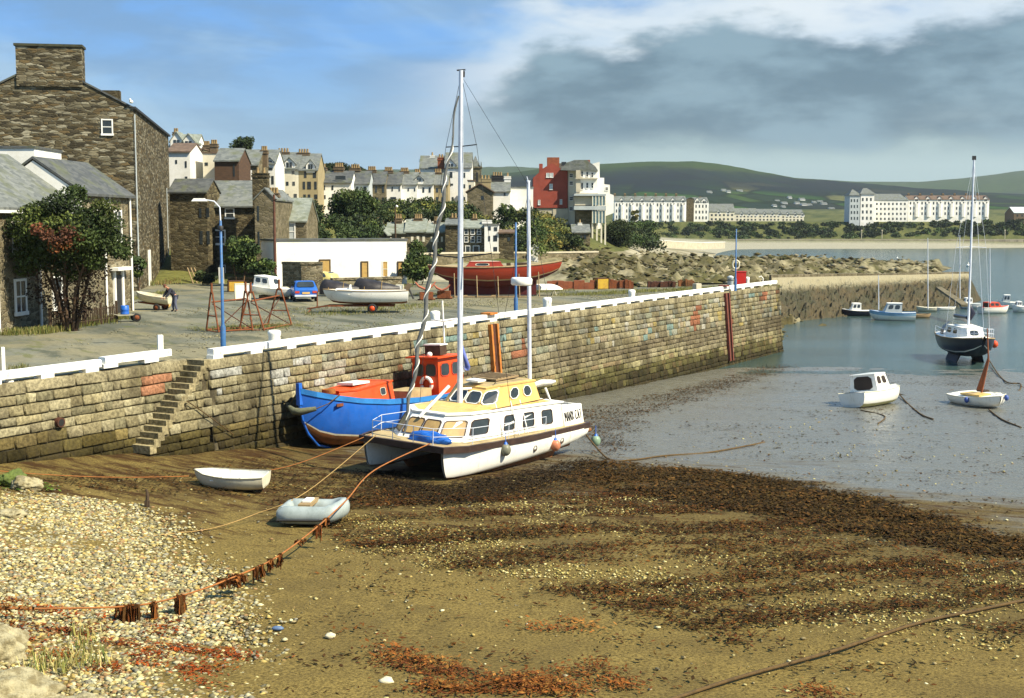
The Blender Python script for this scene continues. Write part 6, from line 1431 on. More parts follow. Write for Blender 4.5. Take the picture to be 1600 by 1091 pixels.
# bow fender roll
tf = thing('rope_fender', 'grey-green rope fender slung under the bow of the blue boat', 'fender', BM @ Vector((5.9,.0,1.95))); mb = MB(); q = [BM @ Vector(v) for v in ((5.95,-.5,2.02),(6.1,-.1,1.86),(6.1,.3,1.86),(5.7,.75,1.95))]; mb.tube(q, [.09,.15,.15,.09], 8); obj('roll', mb, M('old_rope', (.16,.17,.10), (.09,.09,.06), 8, .9, .7), tf, world=True)
mb = MB(); mb.tube([BM @ Vector(v) for v in ((5.7,.75,1.95),(5.2,.98,2.1),(4.6,1.1,2.42))], .022, 5); mb.tube([BM @ Vector(v) for v in ((5.95,-.5,2.02),(5.6,-.6,2.3),(5.3,-.65,2.55))], .022, 5); obj('lashing', mb, m_roped, tf, world=True)
# ---- generic small boats
def smallboat(name, label, catg, loc, head, L, B, H, topm, botm=None, cabin=None, inside=None, rim=None, roll=0, pitch=0, group=None, bandm=None, sheer=.25, blunt=0.0, thwarts=0, split=.8, tr=None):
    b = thing(name, label, catg, loc, group=group, rot=(math.radians(roll), math.radians(pitch), head))
    h = L/2; st = [(h, h-.10*L, max(.03, blunt*B/2), H*(1+sheer), H*.35, .8), (h-.06*L, h-.13*L, max(.22, blunt)*B/2*1.25, H*(1+sheer*.85), H*.15, .75), (h-.18*L, h-.2*L, .36*B, H*(1+sheer*.55), .04, .7), (h-.36*L, h-.36*L, .47*B, H*(1+sheer*.25), 0, .6), (0, 0, .5*B, H*(1+sheer*.05), 0, .55), (-.25*L, -.25*L, .49*B, H, 0, .5), (-.42*L, -.42*L, .45*B, H*1.02, .02, .5), (-.5*L, -.48*L, .41*B, H*1.05, .06, .5)]
    hull(st, [(split,0),(1,1)] if not bandm else [(.22,2),(split,0),(1,1)], b, [topm, botm or topm]+([bandm] if bandm else []), m=8)
    if inside == 'open':
        sti = [(s[0]*.97, s[1]*.96, s[2]*.92, s[3]+.0, s[4]+.06, s[5]) for s in st]; mb = MB(); rows = []
        hull(sti, [(1,0)], b, [rim or topm], m=6, name='lining')
        for k in range(thwarts):
            mb = MB(); x = L*(.18-.26*k); mb.box((x,0,H*.78), (.18,B*.88,.03)); obj('thwart', mb, m_wood if rim is None else rim, b)
    else: decksurf(st, -.02, b, inside or topm, inset=.02, crown=.04)
    gunwale(st, b, tr or rim or topm, r=.018+.012*H)
    if cabin:
        x0, x1, w, ch, wm, rm, gm = cabin    # aft x, fore x (fractions of L), width fraction, height, materials
        X0, X1 = x0*L, x1*L; hw = w*B/2; zb = H*1.0; a, bb_, cbn = house_shell([(X1,-hw*.6),(X1,hw*.6),(X1-.12*(X1-X0),hw),(X0,hw),(X0,-hw),(X1-.12*(X1-X0),-hw)], [(X1-.22*(X1-X0),-hw*.5),(X1-.22*(X1-X0),hw*.5),(X1-.30*(X1-X0),hw*.85),(X0,hw*.88),(X0,-hw*.88),(X1-.30*(X1-X0),-hw*.85)], lambda x: zb, lambda x: zb+ch, b, wm, rm, 'cabin')
        Q = lambda i, j: (a[i], a[j], bb_[j], bb_[i])
        pane(*Q(0,1), .12, .88, .42, .88, b, gm, name='windscreen'); 
        for q in ((2,3),(4,5)):
            for (u0, u1) in ((.12,.42),(.54,.86)): pane(*Q(*q), u0, u1, .42, .86, b, gm)
        pane(*Q(3,4), .15, .85, .1, .9, b, m_dark, name='companionway')
    return b
HD = lambda x, y: math.atan2(y, x)
# pale dinghy on the mud, bow to the left
g = GT(359, 765); smallboat('dinghy', 'small cream open dinghy lying on the dark mud left of the inflatable', 'dinghy', (g.x, g.y+.2, g.z+.02), HD(-1, .12), 2.45, 1.15, .46, m_bcream, m_bcream, inside='open', rim=m_bwhite, thwarts=2, roll=-4, sheer=.3, tr=m_bgrey)
# inflatable
g = GT(484, 822); inf = thing('inflatable_dinghy', 'grey inflatable dinghy with an orange seat, on the mud near the ropes', 'inflatable dinghy', (g.x, g.y+.55, g.z+.02), rotz=HD(-1,.10)+math.pi); inf.scale = (.78, 1, 1.08)
m_inf = M('grey_inflatable', (.33,.38,.37), (.22,.26,.25), 2, .5, .1)
mb = MB(); pts = []
for i in range(23):
    q = i/22; 
    if q < .36: p = (-1.12+q/.36*1.75, -.52, .26)
    elif q < .64: t_ = (q-.36)/.28*math.pi; p = (.63+.55*math.sin(t_), -.52*math.cos(t_), .26+.13*math.sin(t_))
    else: p = (.63-(q-.64)/.36*1.75, .52, .26)
    pts.append(p)
mb.tube(pts, [.12]+[.245]*21+[.12], 12); mb.tube([(-1.0,-.5,.26),(-1.0,.5,.26)], .22, 12); obj('tube', mb, m_inf, inf)
mb = MB()
for sg in (1,-1): mb.tube([(-1.1,sg*.76,.16),(.4,sg*.77,.18),(.95,sg*.6,.2)], .035, 5)
obj('rubbing_strip', mb, m_iron, inf)
mb = MB(); mb.box((-.1,0,.12), (1.5,.7,.06)); obj('floor', mb, m_rust, inf); mb = MB(); mb.box((-.15,0,.50), (.45,1.05,.10)); st_ = obj('seat', mb, m_pot, inf); mb = MB(); mb.box((-.15,0,.575), (.3,.5,.04)); obj('cushion', mb, m_bwhite, st_)
# white tilted cabin boat on the wet mud
g = GT(1372, 634); smallboat('cabin_boat', 'weathered white cabin boat tilted over on the wet mud', 'boat', (g.x, g.y+.5, g.z-.05), HD(.75,.66), 4.5, 2.1, .85, m_bwhite, M('algae_hull', (.45,.44,.22), (.30,.28,.12), 3, .7), cabin=(-.22,.12,.86,.95,m_bwhite,m_palegrey,m_dark), roll=-9, sheer=.2, split=.55, tr=m_bcream)
# small boat with orange deck and leaning brown mast
g = GT(1541, 636); o = smallboat('sailing_dinghy', 'white double-ended dinghy with orange deck and short leaning mast, nearest the right edge', 'dinghy', (g.x, g.y+.8, g.z-.05), HD(.22,-.97), 4.0, 2.2, .62, m_bwhite, m_bwhite, roll=5, pitch=-3, inside=m_bwhite, sheer=.15, tr=m_bcream)
mb = MB(); mb.box((.1,-.35,.72), (1.9,.75,.10)); obj('hatch', mb, m_bochre, o); mb = MB(); mb.box((-.4,.45,.78), (.7,.35,.10)); obj('seat', mb, m_dwood, o)
mb = MB(); mb.tube([(.1,0,.65),(.9,.1,2.6),(1.0,.1,4.4)], [.06,.05,.03], 7); mb.add([(.2,.02,.9),(.95,.12,3.0),(-.2,-.1,.9)], [(0,1,2)]); obj('mast', mb, M('brown_mast', (.30,.09,.03), (.18,.06,.03), 3, .7), o)
m_bf = M('blue_fender', (.05,.10,.34), (.04,.07,.2), 3, .5)
for p in ((1.8,.45,.55),(-1.2,1.08,.5),(.4,-1.12,.5)): mb = MB(); mb.sphere(p, (.13,.13,.17)); obj('fender', mb, m_bf, o)
mb = MB(); mb.grid([[(1.55+(.15+.04*math.cos(k*math.pi/4))*math.cos(i*math.pi/8), .1+(.15+.04*math.cos(k*math.pi/4))*math.sin(i*math.pi/8), .80+.04*math.sin(k*math.pi/4)) for k in range(8)] for i in range(17)], 0, True, close=True); obj('coiled_fender', mb, m_bwhite, o)
# navy yacht, bow to the camera
yp = GT(1526, 572); YL = (yp.x+.2, yp.y+3.0, yp.z+.55); ya = HD(-.06,-1)
YSC = 1.30
yt = thing('yacht', 'navy-hulled yacht with white deck seen bow-on, standing on twin keels', 'yacht', YL, rotz=ya); yt.scale = (YSC,)*3
YMT = (D(1525, 250, YL[1]).z-YL[2])/YSC
m_navy = M('navy_hull', (.014,.014,.028), (.022,.022,.035), 1, .3, spec=.5)
YS = [(3.6,3.0,.10,1.35,.75,.8),(3.2,2.6,.55,1.30,.42,.75),(2.4,2.0,.95,1.22,.15,.7),(1.2,1.0,1.28,1.14,.02,.6),(-.4,-.4,1.42,1.08,0,.55),(-2,-2,1.32,1.08,.05,.5),(-3.4,-3.2,1.02,1.12,.25,.5)]
hull(YS, [(.50,0),(.56,1),(1.0,2)], yt, [m_navy, m_white, M('navy_antifouling', (.02,.028,.045), None, 2, .7)], m=10)
decksurf(YS, .0, yt, m_bwhite, inset=.02, crown=.10); gunwale(YS, yt, m_wood, .045)
a, b, _ = house_shell([(1.9,-.45),(1.9,.45),(1.3,.75),(-1.6,.9),(-1.6,-.9),(1.3,-.75)], [(1.3,-.38),(1.3,.38),(1.0,.62),(-1.5,.75),(-1.5,-.75),(1.0,-.62)], lambda x: 1.12, lambda x: 1.75, yt, m_bwhite, m_bwhite)
pane(*A4(0,1), .2, .8, .35, .8, yt, m_glass, name='windscreen')
for q in ((2,3),(4,5)):
    for (u0, u1) in ((.1,.35),(.5,.75)): pane(*A4(*q), u0, u1, .35, .8, yt, m_glass)
mb = MB(); mb.grid([[(-1.5-.25*i, -1.0*math.cos(k*math.pi/10), 1.15+ (1.0-.05*i)*math.sin(k*math.pi/10)) for k in range(11)] for i in range(4)], 0, True); obj('spray_hood', mb, m_navy, yt)
for sg in (1,-1):
    mb = MB(); mb.grid([[(x, sg*(.55+.0), .15), (x-.1, sg*.80, -.42), (x-.1, sg*.86, -.42), (x, sg*.68, .15)] for x in (1.0,.4,-.8,-1.3)], 0, False, close=True); obj('keel', mb, M('keel_blue', (.03,.045,.08), None, 3, .7), yt)
mb = MB(); mb.tube([(.3,0,1.7),(.3,0,YMT)], [.075,.055], 8); mo = obj('mast', mb, m_alu, yt); mb = MB(); mb.box((.3,0,YMT+.1), (.1,.22,.25)); obj('masthead', mb, m_iron, mo)
mb = MB(); mb.tube([(.3,-.9,6.6),(.3,0,6.65),(.3,.9,6.6)], .02, 5); obj('spreaders', mb, m_alu, mo)
mb = MB(); mb.tube([(.15,.05,2.2),(.2,.25,2.6),(.1,.15,3.1)], [.16,.2,.06], 8); mb.tube([(.1,0,2.3),(-2.6,0,2.25)], .12, 8); obj('furled_sail', mb, m_navy, yt)
mb = MB()
for sg in (1,-1): mb.tube([(.2,sg*1.35,1.1),(.3,sg*.9,6.6),(.3,0,YMT-.1)], .009, 4)
mb.tube([(3.5,0,1.4),(.3,0,YMT-.2)], .01, 4); mb.tube([(-3.3,0,1.1),(.3,0,YMT-.1)], .009, 4); obj('rigging', mb, m_alu, yt)
rail(yt, [(1.8,1.05,1.2),(3.2,.5,1.32),(3.65,0,1.36),(3.2,-.5,1.32),(1.8,-1.05,1.2)], [(1.8,1.05,1.2),(3.2,.5,1.32),(3.2,-.5,1.32),(1.8,-1.05,1.2)], .55)
rail(yt, [(1.8,1.1,1.2),(-.4,1.35,1.08),(-2.8,1.15,1.1)], [(0,1.35,1.08),(-2.8,1.15,1.1)], .5); rail(yt, [(1.8,-1.1,1.2),(-.4,-1.35,1.08),(-2.8,-1.15,1.1)], [(0,-1.35,1.08),(-2.8,-1.15,1.1)], .5)
mb = MB(); mb.sphere((0,0,0), (.27,.27,.30)); mb.tube([(0,0,.25),(-.15,0,.6)], .02, 5); bo_ = obj('mooring_buoy', mb, m_red, world=True, base=(0,0,0)); bo_.location = D(1554, 538, yp.y+1.6); tag(bo_, 'orange-red ball fender hanging at the side of the navy yacht', 'fender')
# moored boats by the breakwater
WZ = -1.42
def mo(label, px0, px1, py, head, H, topm, **k):
    c = G((px0+px1)/2, py, WZ); L = (px1-px0)/F*c.y/max(.3, abs(math.cos(head))) ; return smallboat(k.pop('name', 'moored_boat'), label, k.pop('catg', 'boat'), (c.x, c.y+.5, WZ-.12), head, k.pop('L', L), k.pop('B', 1.8), H, topm, group='small boats moored by the breakwater', **k)
mo('small dark-hulled cabin boat, leftmost of the moored boats', 1318, 1361, 494, math.radians(172), .75, m_navy, cabin=(-.15,.25,.8,.85,m_bwhite,m_bwhite,m_glass), inside=m_bwhite, tr=m_bwhite)
mo('white and pale blue cabin cruiser with a curved windscreen, biggest of the moored boats', 1362, 1430, 501, math.radians(165), 1.0, m_bwhite, B=2.3, cabin=(-.2,.22,.8,1.05,m_palegrey,m_bwhite,m_glass), bandm=M('pale_blue_band', (.25,.42,.55), None, 2, .5), inside=m_palegrey, tr=m_bluel)
mo('brown wooden rowing boat tucked behind the cabin cruiser', 1426, 1457, 497, math.radians(5), .5, m_wood, inside='open', thwarts=2, B=1.3, name='rowing_boat')
mo('low white yacht hull between the cruiser and the flat skiff', 1434, 1464, 487, math.radians(170), .6, m_bcream, B=1.6, name='moored_yacht')
mo('flat white skiff right of the low yacht hull', 1466, 1496, 485, math.radians(8), .45, m_bwhite, B=1.4, inside='open', thwarts=2, name='skiff')
mo('grey and white motor boat partly behind the navy yacht mast', 1500, 1532, 483, math.radians(175), .8, m_palegrey, cabin=(-.1,.3,.8,.7,m_bwhite,m_bwhite,m_glass))
mo('red-topped white cabin boat right of the navy yacht mast', 1532, 1580, 490, math.radians(12), .85, m_bwhite, B=2.0, cabin=(-.3,.2,.8,.6,m_redd,m_red,m_glass), inside=m_redd)
mo('white and light blue motor boat behind the red-topped boat', 1562, 1592, 482, math.radians(160), .9, m_bwhite, B=2.0, cabin=(-.1,.3,.8,.9,m_palegrey,m_bwhite,m_glass))
mo('small white boat at the right edge of the photo', 1584, 1606, 488, math.radians(170), .8, m_bwhite, cabin=(-.1,.3,.8,.6,m_bwhite,m_bwhite,m_glass))
for (px, y0, y1, Y, lab) in ((1373,430,478,146,'thin pale mast above the cabin cruiser'),(1450,372,478,150,'thin mast of the low white yacht hull'),(1500,368,470,152,'thin mast left of the navy yacht'),(1547,388,468,150,'thin mast right of the navy yacht')):
    mb = MB(); mb.tube([D(px,y1+6,Y), D(px-.3,y0,Y)], [.06,.04], 6); tag(obj('mast', mb, m_alu, world=True), lab, 'mast', 'thin masts of the moored boats')
for (px, py, r, mt_, lab) in ((1513,417,.55,m_bwhite,'round white and dark marker buoy on the far water'),(1402,404,.3,m_bwhite,'small white mooring buoy off the rocks'),(1504,378,.6,m_bwhite,'distant white mooring buoy near the far beach')):
    c = G(px, py, WZ); mb = MB(); mb.sphere((0,0,r*.5), (r,r,r*.8)); mb.tube([(0,0,r),(0,0,r*2.2)], r*.2, 6); o = obj('buoy', mb, mt_); o.location = c; tag(o, lab, 'buoy')
# ================================================================= THINGS ON THE QUAY
def QP(px, py): return G(px, py, QZ)
# blue lamp posts
def lamp(px, py, ytop, label, arm=True, rr=.068):
    b = QP(px, py); t = thing('street_lamp', label, 'street lamp', b, group='blue lamp posts on the quay')
    h = D(px, ytop, b.y).z-QZ; mb = MB(); mb.lathe([(rr*1.7,0),(rr*1.7,.9),(rr*1.1,1.0),(rr,1.05),(rr*.75,h),(0,h+.02)], (0,0,0), 12); mb.lathe([(rr*1.9,.0),(rr*1.9,.06),(rr*1.7,.08)], (0,0,0), 12); obj('post', mb, m_bluepole, t)
    if arm:
        mb = MB(); mb.tube([(0,0,h-.05),(-.02,0,h+.55),(-.25,0,h+.80),(-.62,0,h+.86)], .03, 6); obj('arm', mb, m_alu, t)
        mb = MB(); mb.box((-.86,0,h+.86), (.62,.24,.12), taper=.7); obj('lamp_head', mb, m_bwhite, t)
        mb = MB(); mb.lathe([(.10,h-.4),(.12,h-.25),(.07,h-.2)], (0,0,0), 8); obj('collar', mb, m_iron, t)
    return t
lamp(349, 545, 345, 'near blue lamp post with a curved arm and white lamp head')
lamp(806, 491, 348, 'slim blue lamp post behind the radar dome of the catamaran', arm=False, rr=.07)
lamp(1149, 455, 358, 'distant slim blue post at the far end of the quay', arm=False, rr=.06)
# bollards
def bollard(px, py, w, h, label, box=False, mt_=None):
    b = QP(px, py); t = thing('bollard', label, 'bollard', b, rotz=.5, group='white bollards along the quay edge'); W_ = w/F*b.y; H_ = h/F*b.y; mb = MB()
    if box: mb.box((0,0,H_/2), (W_,W_,H_)); mb.box((0,0,H_+.02), (W_*1.04,W_*1.04,.05), taper=.85)
    else: mb.lathe([(W_*.52,0),(W_*.5,H_*.1),(W_*.46,H_*.6),(W_*.52,H_*.78),(W_*.52,H_*.92),(W_*.4,H_),(0,H_*1.03)], (0,0,0), 16)
    obj('post', mb, mt_ or m_kerb, t); mb = MB(); mb.lathe([(W_*(.75 if box else .62),0),(W_*(.72 if box else .6),.05),(0,.055)], (0,0,0), 16); obj('foot', mb, m_kerb, t)
bollard(251, 558, 8, 33, 'tall thin white post by the kerb left of the steps', box=True)
bollard(429, 541, 20, 25, 'stout white bollard, first one right of the wall steps')
bollard(680, 512, 15, 26, 'white bollard just left of the catamaran mast')
bollard(855, 488, 14, 23, 'white bollard right of the radar dome')
bollard(987, 471, 11, 18, 'white bollard in the middle of the far quay edge')
bollard(1089, 458, 10, 14, 'greyish short bollard left of the far fender timber', box=True, mt_=m_beige)
bollard(1167.5, 447, 7, 14, 'small white bollard right of the red cabinet')
bollard(6, 584, 5, 40, 'narrow white post at the far left of the quay edge', box=True)
bollard(14, 597, 12, 14, 'low white block beside the narrow post at the far left')
b = QP(1192, 446); t = thing('ladder_rail', 'small white hooped handrail near the quay end', 'handrail', b); mb = MB(); mb.tube([(0,0,0),(0,0,.6),(-.15,0,.78),(-.35,0,.7)], .045, 6); obj('hoop', mb, m_bwhite, t)
b = QP(1157, 448.5); t = thing('life_ring_cabinet', 'red metal cabinet with a lifebuoy on a post near the quay end', 'cabinet', b); mb = MB(); mb.box((0,0,.62), (.80,.6,1.24)); mb.box((0,0,1.27), (.86,.66,.06)); obj('cabinet', mb, M('red_cabinet', (.50,.018,.012), (.38,.015,.012), 2, .45), t)
mb = MB(); mb.tube([(-.42,0,0),(-.42,0,2.2)], .05, 6); obj('post', mb, m_redd, t); mb = MB(); mb.grid([[(-.42+(.28+.07*math.cos(k*math.pi/4))*math.cos(i*math.pi/10), -.08+.07*math.sin(k*math.pi/4), 1.85+(.36+.07*math.cos(k*math.pi/4))*math.sin(i*math.pi/10)) for k in range(8)] for i in range(21)], 0, True, close=True); obj('lifebuoy', mb, m_bcream, t)
b = QP(1141, 452); t = thing('litter_bin', 'grey-blue bin left of the red cabinet', 'bin', b); mb = MB(); mb.lathe([(.22,0),(.25,.9),(.27,.92),(.27,.98),(.1,1.08),(0,1.1)], (0,0,0), 12); obj('body', mb, m_palegrey, t); mb = MB(); mb.lathe([(.27,.7),(.275,.76)], (0,0,0), 12); obj('rim', mb, m_iron, t)
# poles
def pole(px, py, ytop, Yd, label, r=.11, mt_=None, lampc=False):
    b = D(px, py, Yd); h = D(px, ytop, Yd).z-b.z; t = thing('telegraph_pole', label, 'pole', b, group='wooden poles below the houses'); mb = MB(); mb.tube([(0,0,-.3),(0,0,h)], [r, r*.7], 8); obj('post', mb, mt_ or m_dwood, t)
    mb = MB()
    if lampc: mb.tube([(0,0,h-.1),(.15,-.2,h+.1),(.2,-.3,h)], .03, 5); mb.sphere((.2,-.3,h-.05), .13)
    else: mb.box((0,-.08,h-.4), (.5,.08,.09))
    obj('lamp' if lampc else 'crossbar', mb, m_bwhite if lampc else m_dwood, t)
pole(430.5, 445, 304, 105, 'brown wooden pole standing at the left end of the low white building', .13, M('pole_brown', (.12,.05,.03), (.07,.03,.02), 3, .8))
pole(618, 385, 322, 132, 'dark pole with a small lamp in front of the stone cottages', lampc=True); pole(492, 376, 342, 128, 'short pole with a lamp among the scrub', lampc=True)
# rusty cradles
def cradle(pts_f, label):
    t = thing('boat_cradle', label, 'boat cradle', QP((pts_f[0]+pts_f[2])/2, (pts_f[1]+pts_f[3])/2), group='rusty steel cradles on the quay')
    a = QP(pts_f[0], pts_f[1]); b = QP(pts_f[2], pts_f[3]); n = (b-a).normalized(); s_ = Vector((n.y, -n.x, 0)); up_ = Vector((0,0,1)); mb = MB(); H = 1.9; r = .045
    for e in (a, b):
        mb = MB()
        for q in (-.75, .75): mb.tube([e+s_*q*.9, e+up_*H+s_*q*.12], r, 6)
        mb.tube([e+s_*.68, e-s_*.68], r*.8, 5); mb.tube([e+up_*H*.95, e+up_*(H+.45)], r*1.3, 6)
        mb.tube([e+s_*.45+up_*.75, e-s_*.45+up_*.75], r*.7, 5)
        obj('trestle', mb, m_rust, t, world=True)
    mb = MB()
    mb.tube([a+up_*H*.75, b+up_*H*.80], r, 6); mb.tube([a+up_*.05+s_*.6, b+up_*.05+s_*.6], r, 6); mb.tube([a+up_*.05-s_*.6, b+up_*.05-s_*.6], r, 6)
    obj('crossbeam', mb, m_rust, t, world=True); mb = MB(); mb.tube([a+up_*.1+s_*.5, b+up_*1.35], r*.6, 5); mb.tube([b+up_*.1+s_*.5, a+up_*1.35], r*.6, 5); obj('brace', mb, m_rustd, t, world=True)
cradle((332,518,385,515), 'rusty cradle on the left, partly behind the near lamp post'); cradle((393,516,437,508), 'rusty cradle on the right, beside the grassy patch')
# boat on trailer
def wheel(parent, c, r, w, hub=m_rust, ax='y'):
    mb = MB(); mb.lathe([(r*.6,-w/2),(r*.95,-w/2),(r,-w*.3),(r,w*.3),(r*.95,w/2),(r*.6,w/2)], c, 18, 0, ax); wv = obj('wheel', mb, m_tyre, parent); mb = MB(); mb.lathe([(0,-w*.42),(r*.58,-w*.45),(r*.6,0),(r*.58,w*.45),(0,w*.42)], c, 14, 0, ax); obj('hub', mb, hub, wv)
p = QP(572, 489); hd = HD(-1,-.06)
tb = thing('boat_trailer', 'rusty two-wheeled trailer under the white clinker motorboat', 'trailer', (p.x, p.y+.4, QZ), rotz=hd)
mb = MB()
for y in (.45,-.45): mb.box((.3,y,.42), (3.9,.07,.09))
for x in (-1.3,.2,1.6): mb.box((x,0,.42), (.07,.9,.07))
mb.tube([(2.2,.4,.42),(3.5,0,.22)], .04, 6); mb.tube([(2.2,-.4,.42),(3.5,0,.22)], .04, 6); mb.tube([(2.9,0,.35),(2.9,0,1.15),(2.75,0,1.35)], .04, 6); mb.tube([(3.3,0,.2),(3.4,.3,.03)], .03, 5)
obj('chassis', mb, m_rust, tb); wheel(tb, (-.35,.72,.28), .28, .18, m_red); wheel(tb, (-.35,-.72,.28), .28, .18, m_red)
sb = smallboat('motorboat', 'white clinker motorboat with rust-stained bottom, standing on the trailer', 'motorboat', (p.x-.05, p.y+.4, QZ+.50), hd, 5.0, 1.8, .78, m_bwhite, m_antif, inside='open', rim=m_bwhite, thwarts=2, sheer=.12, split=.62, tr=m_wood)
mb = MB(); mb.box((.9,0,.98), (.06,1.0,.30)); mb.box((1.3,0,.86), (.9,1.3,.08)); obj('foredeck', mb, m_bwhite, sb)
ob = thing('outboard_motor', 'brown outboard motor tipped up on the stern of the trailer boat', 'outboard motor', (p.x+2.45, p.y+.35, QZ+1.3)); mb = MB(); mb.box((0,0,.22), (.34,.28,.42), Matrix.Rotation(.6,3,'Y'), taper=.8); obj('cowl', mb, m_chim, ob); mb = MB(); mb.tube([(.05,0,.1),(.32,0,-.5)], .06, 6); obj('leg', mb, m_iron, ob)
# cars
def car(label, px, py, hd, body, L=3.9, Wd=1.6, H=1.38, wagon=False):
    b = QP(px, py); t = thing('car', label, 'car', (b.x, b.y+1.2, QZ), rotz=hd); h = L/2; w = Wd/2
    stn = [(h,.45,.72,.72,.8),(h-.1,.32,.80,.80,.95),(h*.45,.28,.88,.9,1),(h*.36,.28,.9,.95,1),(h*.02,.26,.92,H-.04,1),(-h*.35,.26,.92,H,1),(-h*.68,.27,.92,H-.06,1),(-h*.93,.3,.90,.96 if not wagon else H-.2,.98),(-h,.42,.78,.78,.92)]
    mb = MB(); rows = []
    for (x, zl, zb, zr, k) in stn:
        cab = zr > zb+.1; wr = w*.78 if cab else w*.9
        rows.append([(x,w*k*.9,zl),(x,w*k,zl+.15),(x,w*k,zb-.08),(x,w*k*.96,zb),(x,wr*k,zr-.03),(x,wr*k*.8,zr),(x,-wr*k*.8,zr),(x,-wr*k,zr-.03),(x,-w*k*.96,zb),(x,-w*k,zb-.08),(x,-w*k,zl+.15),(x,-w*k*.9,zl)])
    mb.grid(rows, 0, True, close=True, flip=False); mb.add(rows[0], [tuple(range(11,-1,-1))]); mb.add(rows[-1], [tuple(range(12))])
    obj('body', mb, body, t)
    V_ = Vector
    # rear window, side windows, windscreen
    z0 = .95; zt = H-.09
    pane(V_((-h*.935-.01, w*.80, z0)), V_((-h*.935-.01, -w*.80, z0)), V_((-h*.70, -w*.70, zt+.05)), V_((-h*.70, w*.70, zt+.05)), .04, .96, .05, .9, t, m_glass, name='rear_window', cut=.1, off=.05)
    pane(V_((h*.36, -w*.85, z0)), V_((h*.36, w*.85, z0)), V_((h*.04, w*.7, zt+.03)), V_((h*.04, -w*.7, zt+.03)), .05, .95, .05, .95, t, m_glass, name='windscreen', cut=.1, off=.05)
    for sg in (1,-1):
        A_, B_ = V_((h*.25*1, sg*w*.955, .94)), V_((-h*.80, sg*w*.955, .94)); Cc_, D_ = V_((-h*.64, sg*w*.775, H-.08)), V_((h*.04, sg*w*.775, H-.08))
        if sg == 1: q = (A_, B_, Cc_, D_)
        else: q = (B_, A_, D_, Cc_)
        for (u0, u1) in ((.05,.48),(.53,.93)): pane(*q, u0, u1, .08, .92, t, m_glass, name='side_window', cut=.12, off=.03)
    for x in (h*.62, -h*.58):
        for sg in (1,-1): wheel(t, (x, sg*w*.90, .28), .28, .17, m_alu)
    for sg in (1,-1):
        mb = MB(); mb.box((-h+.0, sg*w*.72, .66), (.06,.28,.14)); obj('tail_light', mb, m_redd, t)
        mb = MB(); mb.box((h+.0, sg*w*.62, .62), (.06,.26,.16)); obj('headlight', mb, m_bcream, t)
    mb = MB(); mb.box((-h-.03,0,.42), (.10,Wd*.94,.12)); mb.box((h+.03,0,.42), (.10,Wd*.94,.12)); obj('bumper', mb, m_alu, t)
    mb = MB(); mb.box((-h-.035,0,.60), (.03,.50,.12)); obj('number_plate', mb, m_bochre, t); return t
car('blue hatchback parked with its back to the camera beside the tarpaulined boats', 470, 471, HD(-.25,1)+.0, M('blue_car_paint', (.02,.12,.46), (.015,.09,.36), 1, .3, spec=.5))
car('pale yellow car parked just behind the blue hatchback', 487, 452, HD(-1,.25), M('yellow_car_paint', (.55,.47,.16), (.45,.38,.13), 1, .35, spec=.5), wagon=True)
car('grey-green car parked by the stone wall beyond the yellow car', 482, 444, HD(-1,.1), M('grey_car_paint', (.26,.28,.22), (.2,.22,.18), 1, .35, spec=.5))
# tarpaulined boats
def tarp(px0, px1, py, label, flip=1, h=1.05):
    a = QP(px0, py); b = QP(px1, py); c = (a+b)/2; L = (b-a).length; t = thing('covered_boat', label, 'covered boat', (c.x, c.y+.5, QZ), rotz=0); mb = MB(); rows = []
    for i in range(17):
        q = i/16; x = (q-.5)*L; u = q if flip > 0 else 1-q; w = .85*math.sin(math.pi*min(1, .12+u*.88*.98+.0))**.6*(1-.55*u**3)+.03; hh = h*(1-.62*u**1.4)*(min(1, (u+.04)*7))**.5+.1; row = []
        for k in range(13):
            an = math.pi*k/12; row.append((x, -w*math.cos(an)*(1+.05*mnoise.noise(Vector((x*2,k,1)))), .12+hh*math.sin(an)**.7*(1+.06*mnoise.noise(Vector((x*3,k*.7,5))))))
        rows.append(row)
    mb.grid(rows, 0, True, flip=True); mb.add(rows[0], [tuple(range(13))]); mb.add(rows[-1], [tuple(range(12,-1,-1))]); obj('cover', mb, m_black, t)
    mb = MB()
    for x in (-.25*L, .12*L): mb.tube([(x,-.9,.15),(x,-.8,.6),(x,-.3,h*.95),(x,.3,h*.95)], .018, 5)
    obj('lashing', mb, m_ropey, t)
tarp(499, 560, 463, 'boat under black tarpaulin tapering right, next to the blue hatchback'); tarp(552, 624, 462, 'longer boat under black tarpaulin behind the trailer boat', h=1.1)
# white motorboat nose, boxes
p = QP(422, 469); o = smallboat('motorboat', 'white motorboat with a raised nose and dark windscreen, left of the blue hatchback', 'motorboat', (p.x, p.y+1.0, QZ+.25), HD(.9,-.45), 3.6, 1.6, .55, m_bwhite, m_bwhite, cabin=(-.35,.12,.75,.7,m_bwhite,m_bwhite,m_glass), sheer=.2, pitch=6)
mb = MB(); mb.box((0,0,-.15), (1.6,1.0,.22)); obj('skid', mb, m_dwood, o)
def crate(name, label, cat_, px, py, d, mt_, trim, rz=.3):
    b = QP(px, py); t = thing(name, label, cat_, (b.x, b.y+d[1]/2, QZ), rotz=rz); mb = MB(); mb.box((0,0,d[2]/2+.04), d); obj('body', mb, mt_, t); mb = MB()
    for x in (-d[0]/2, d[0]/2):
        for y in (-d[1]/2, d[1]/2): mb.box((x*1.005,y*1.005,d[2]/2+.03), (.07,.07,d[2]+.06))
    mb.box((0,0,d[2]+.06), (d[0]*1.03,d[1]*1.03,.05)); obj('frame', mb, trim, t); return t
crate('storage_box', 'plain white box standing behind the rusty cradles', 'box', 377, 470, (1.0,.9,1.05), m_white, m_bcream, .25)
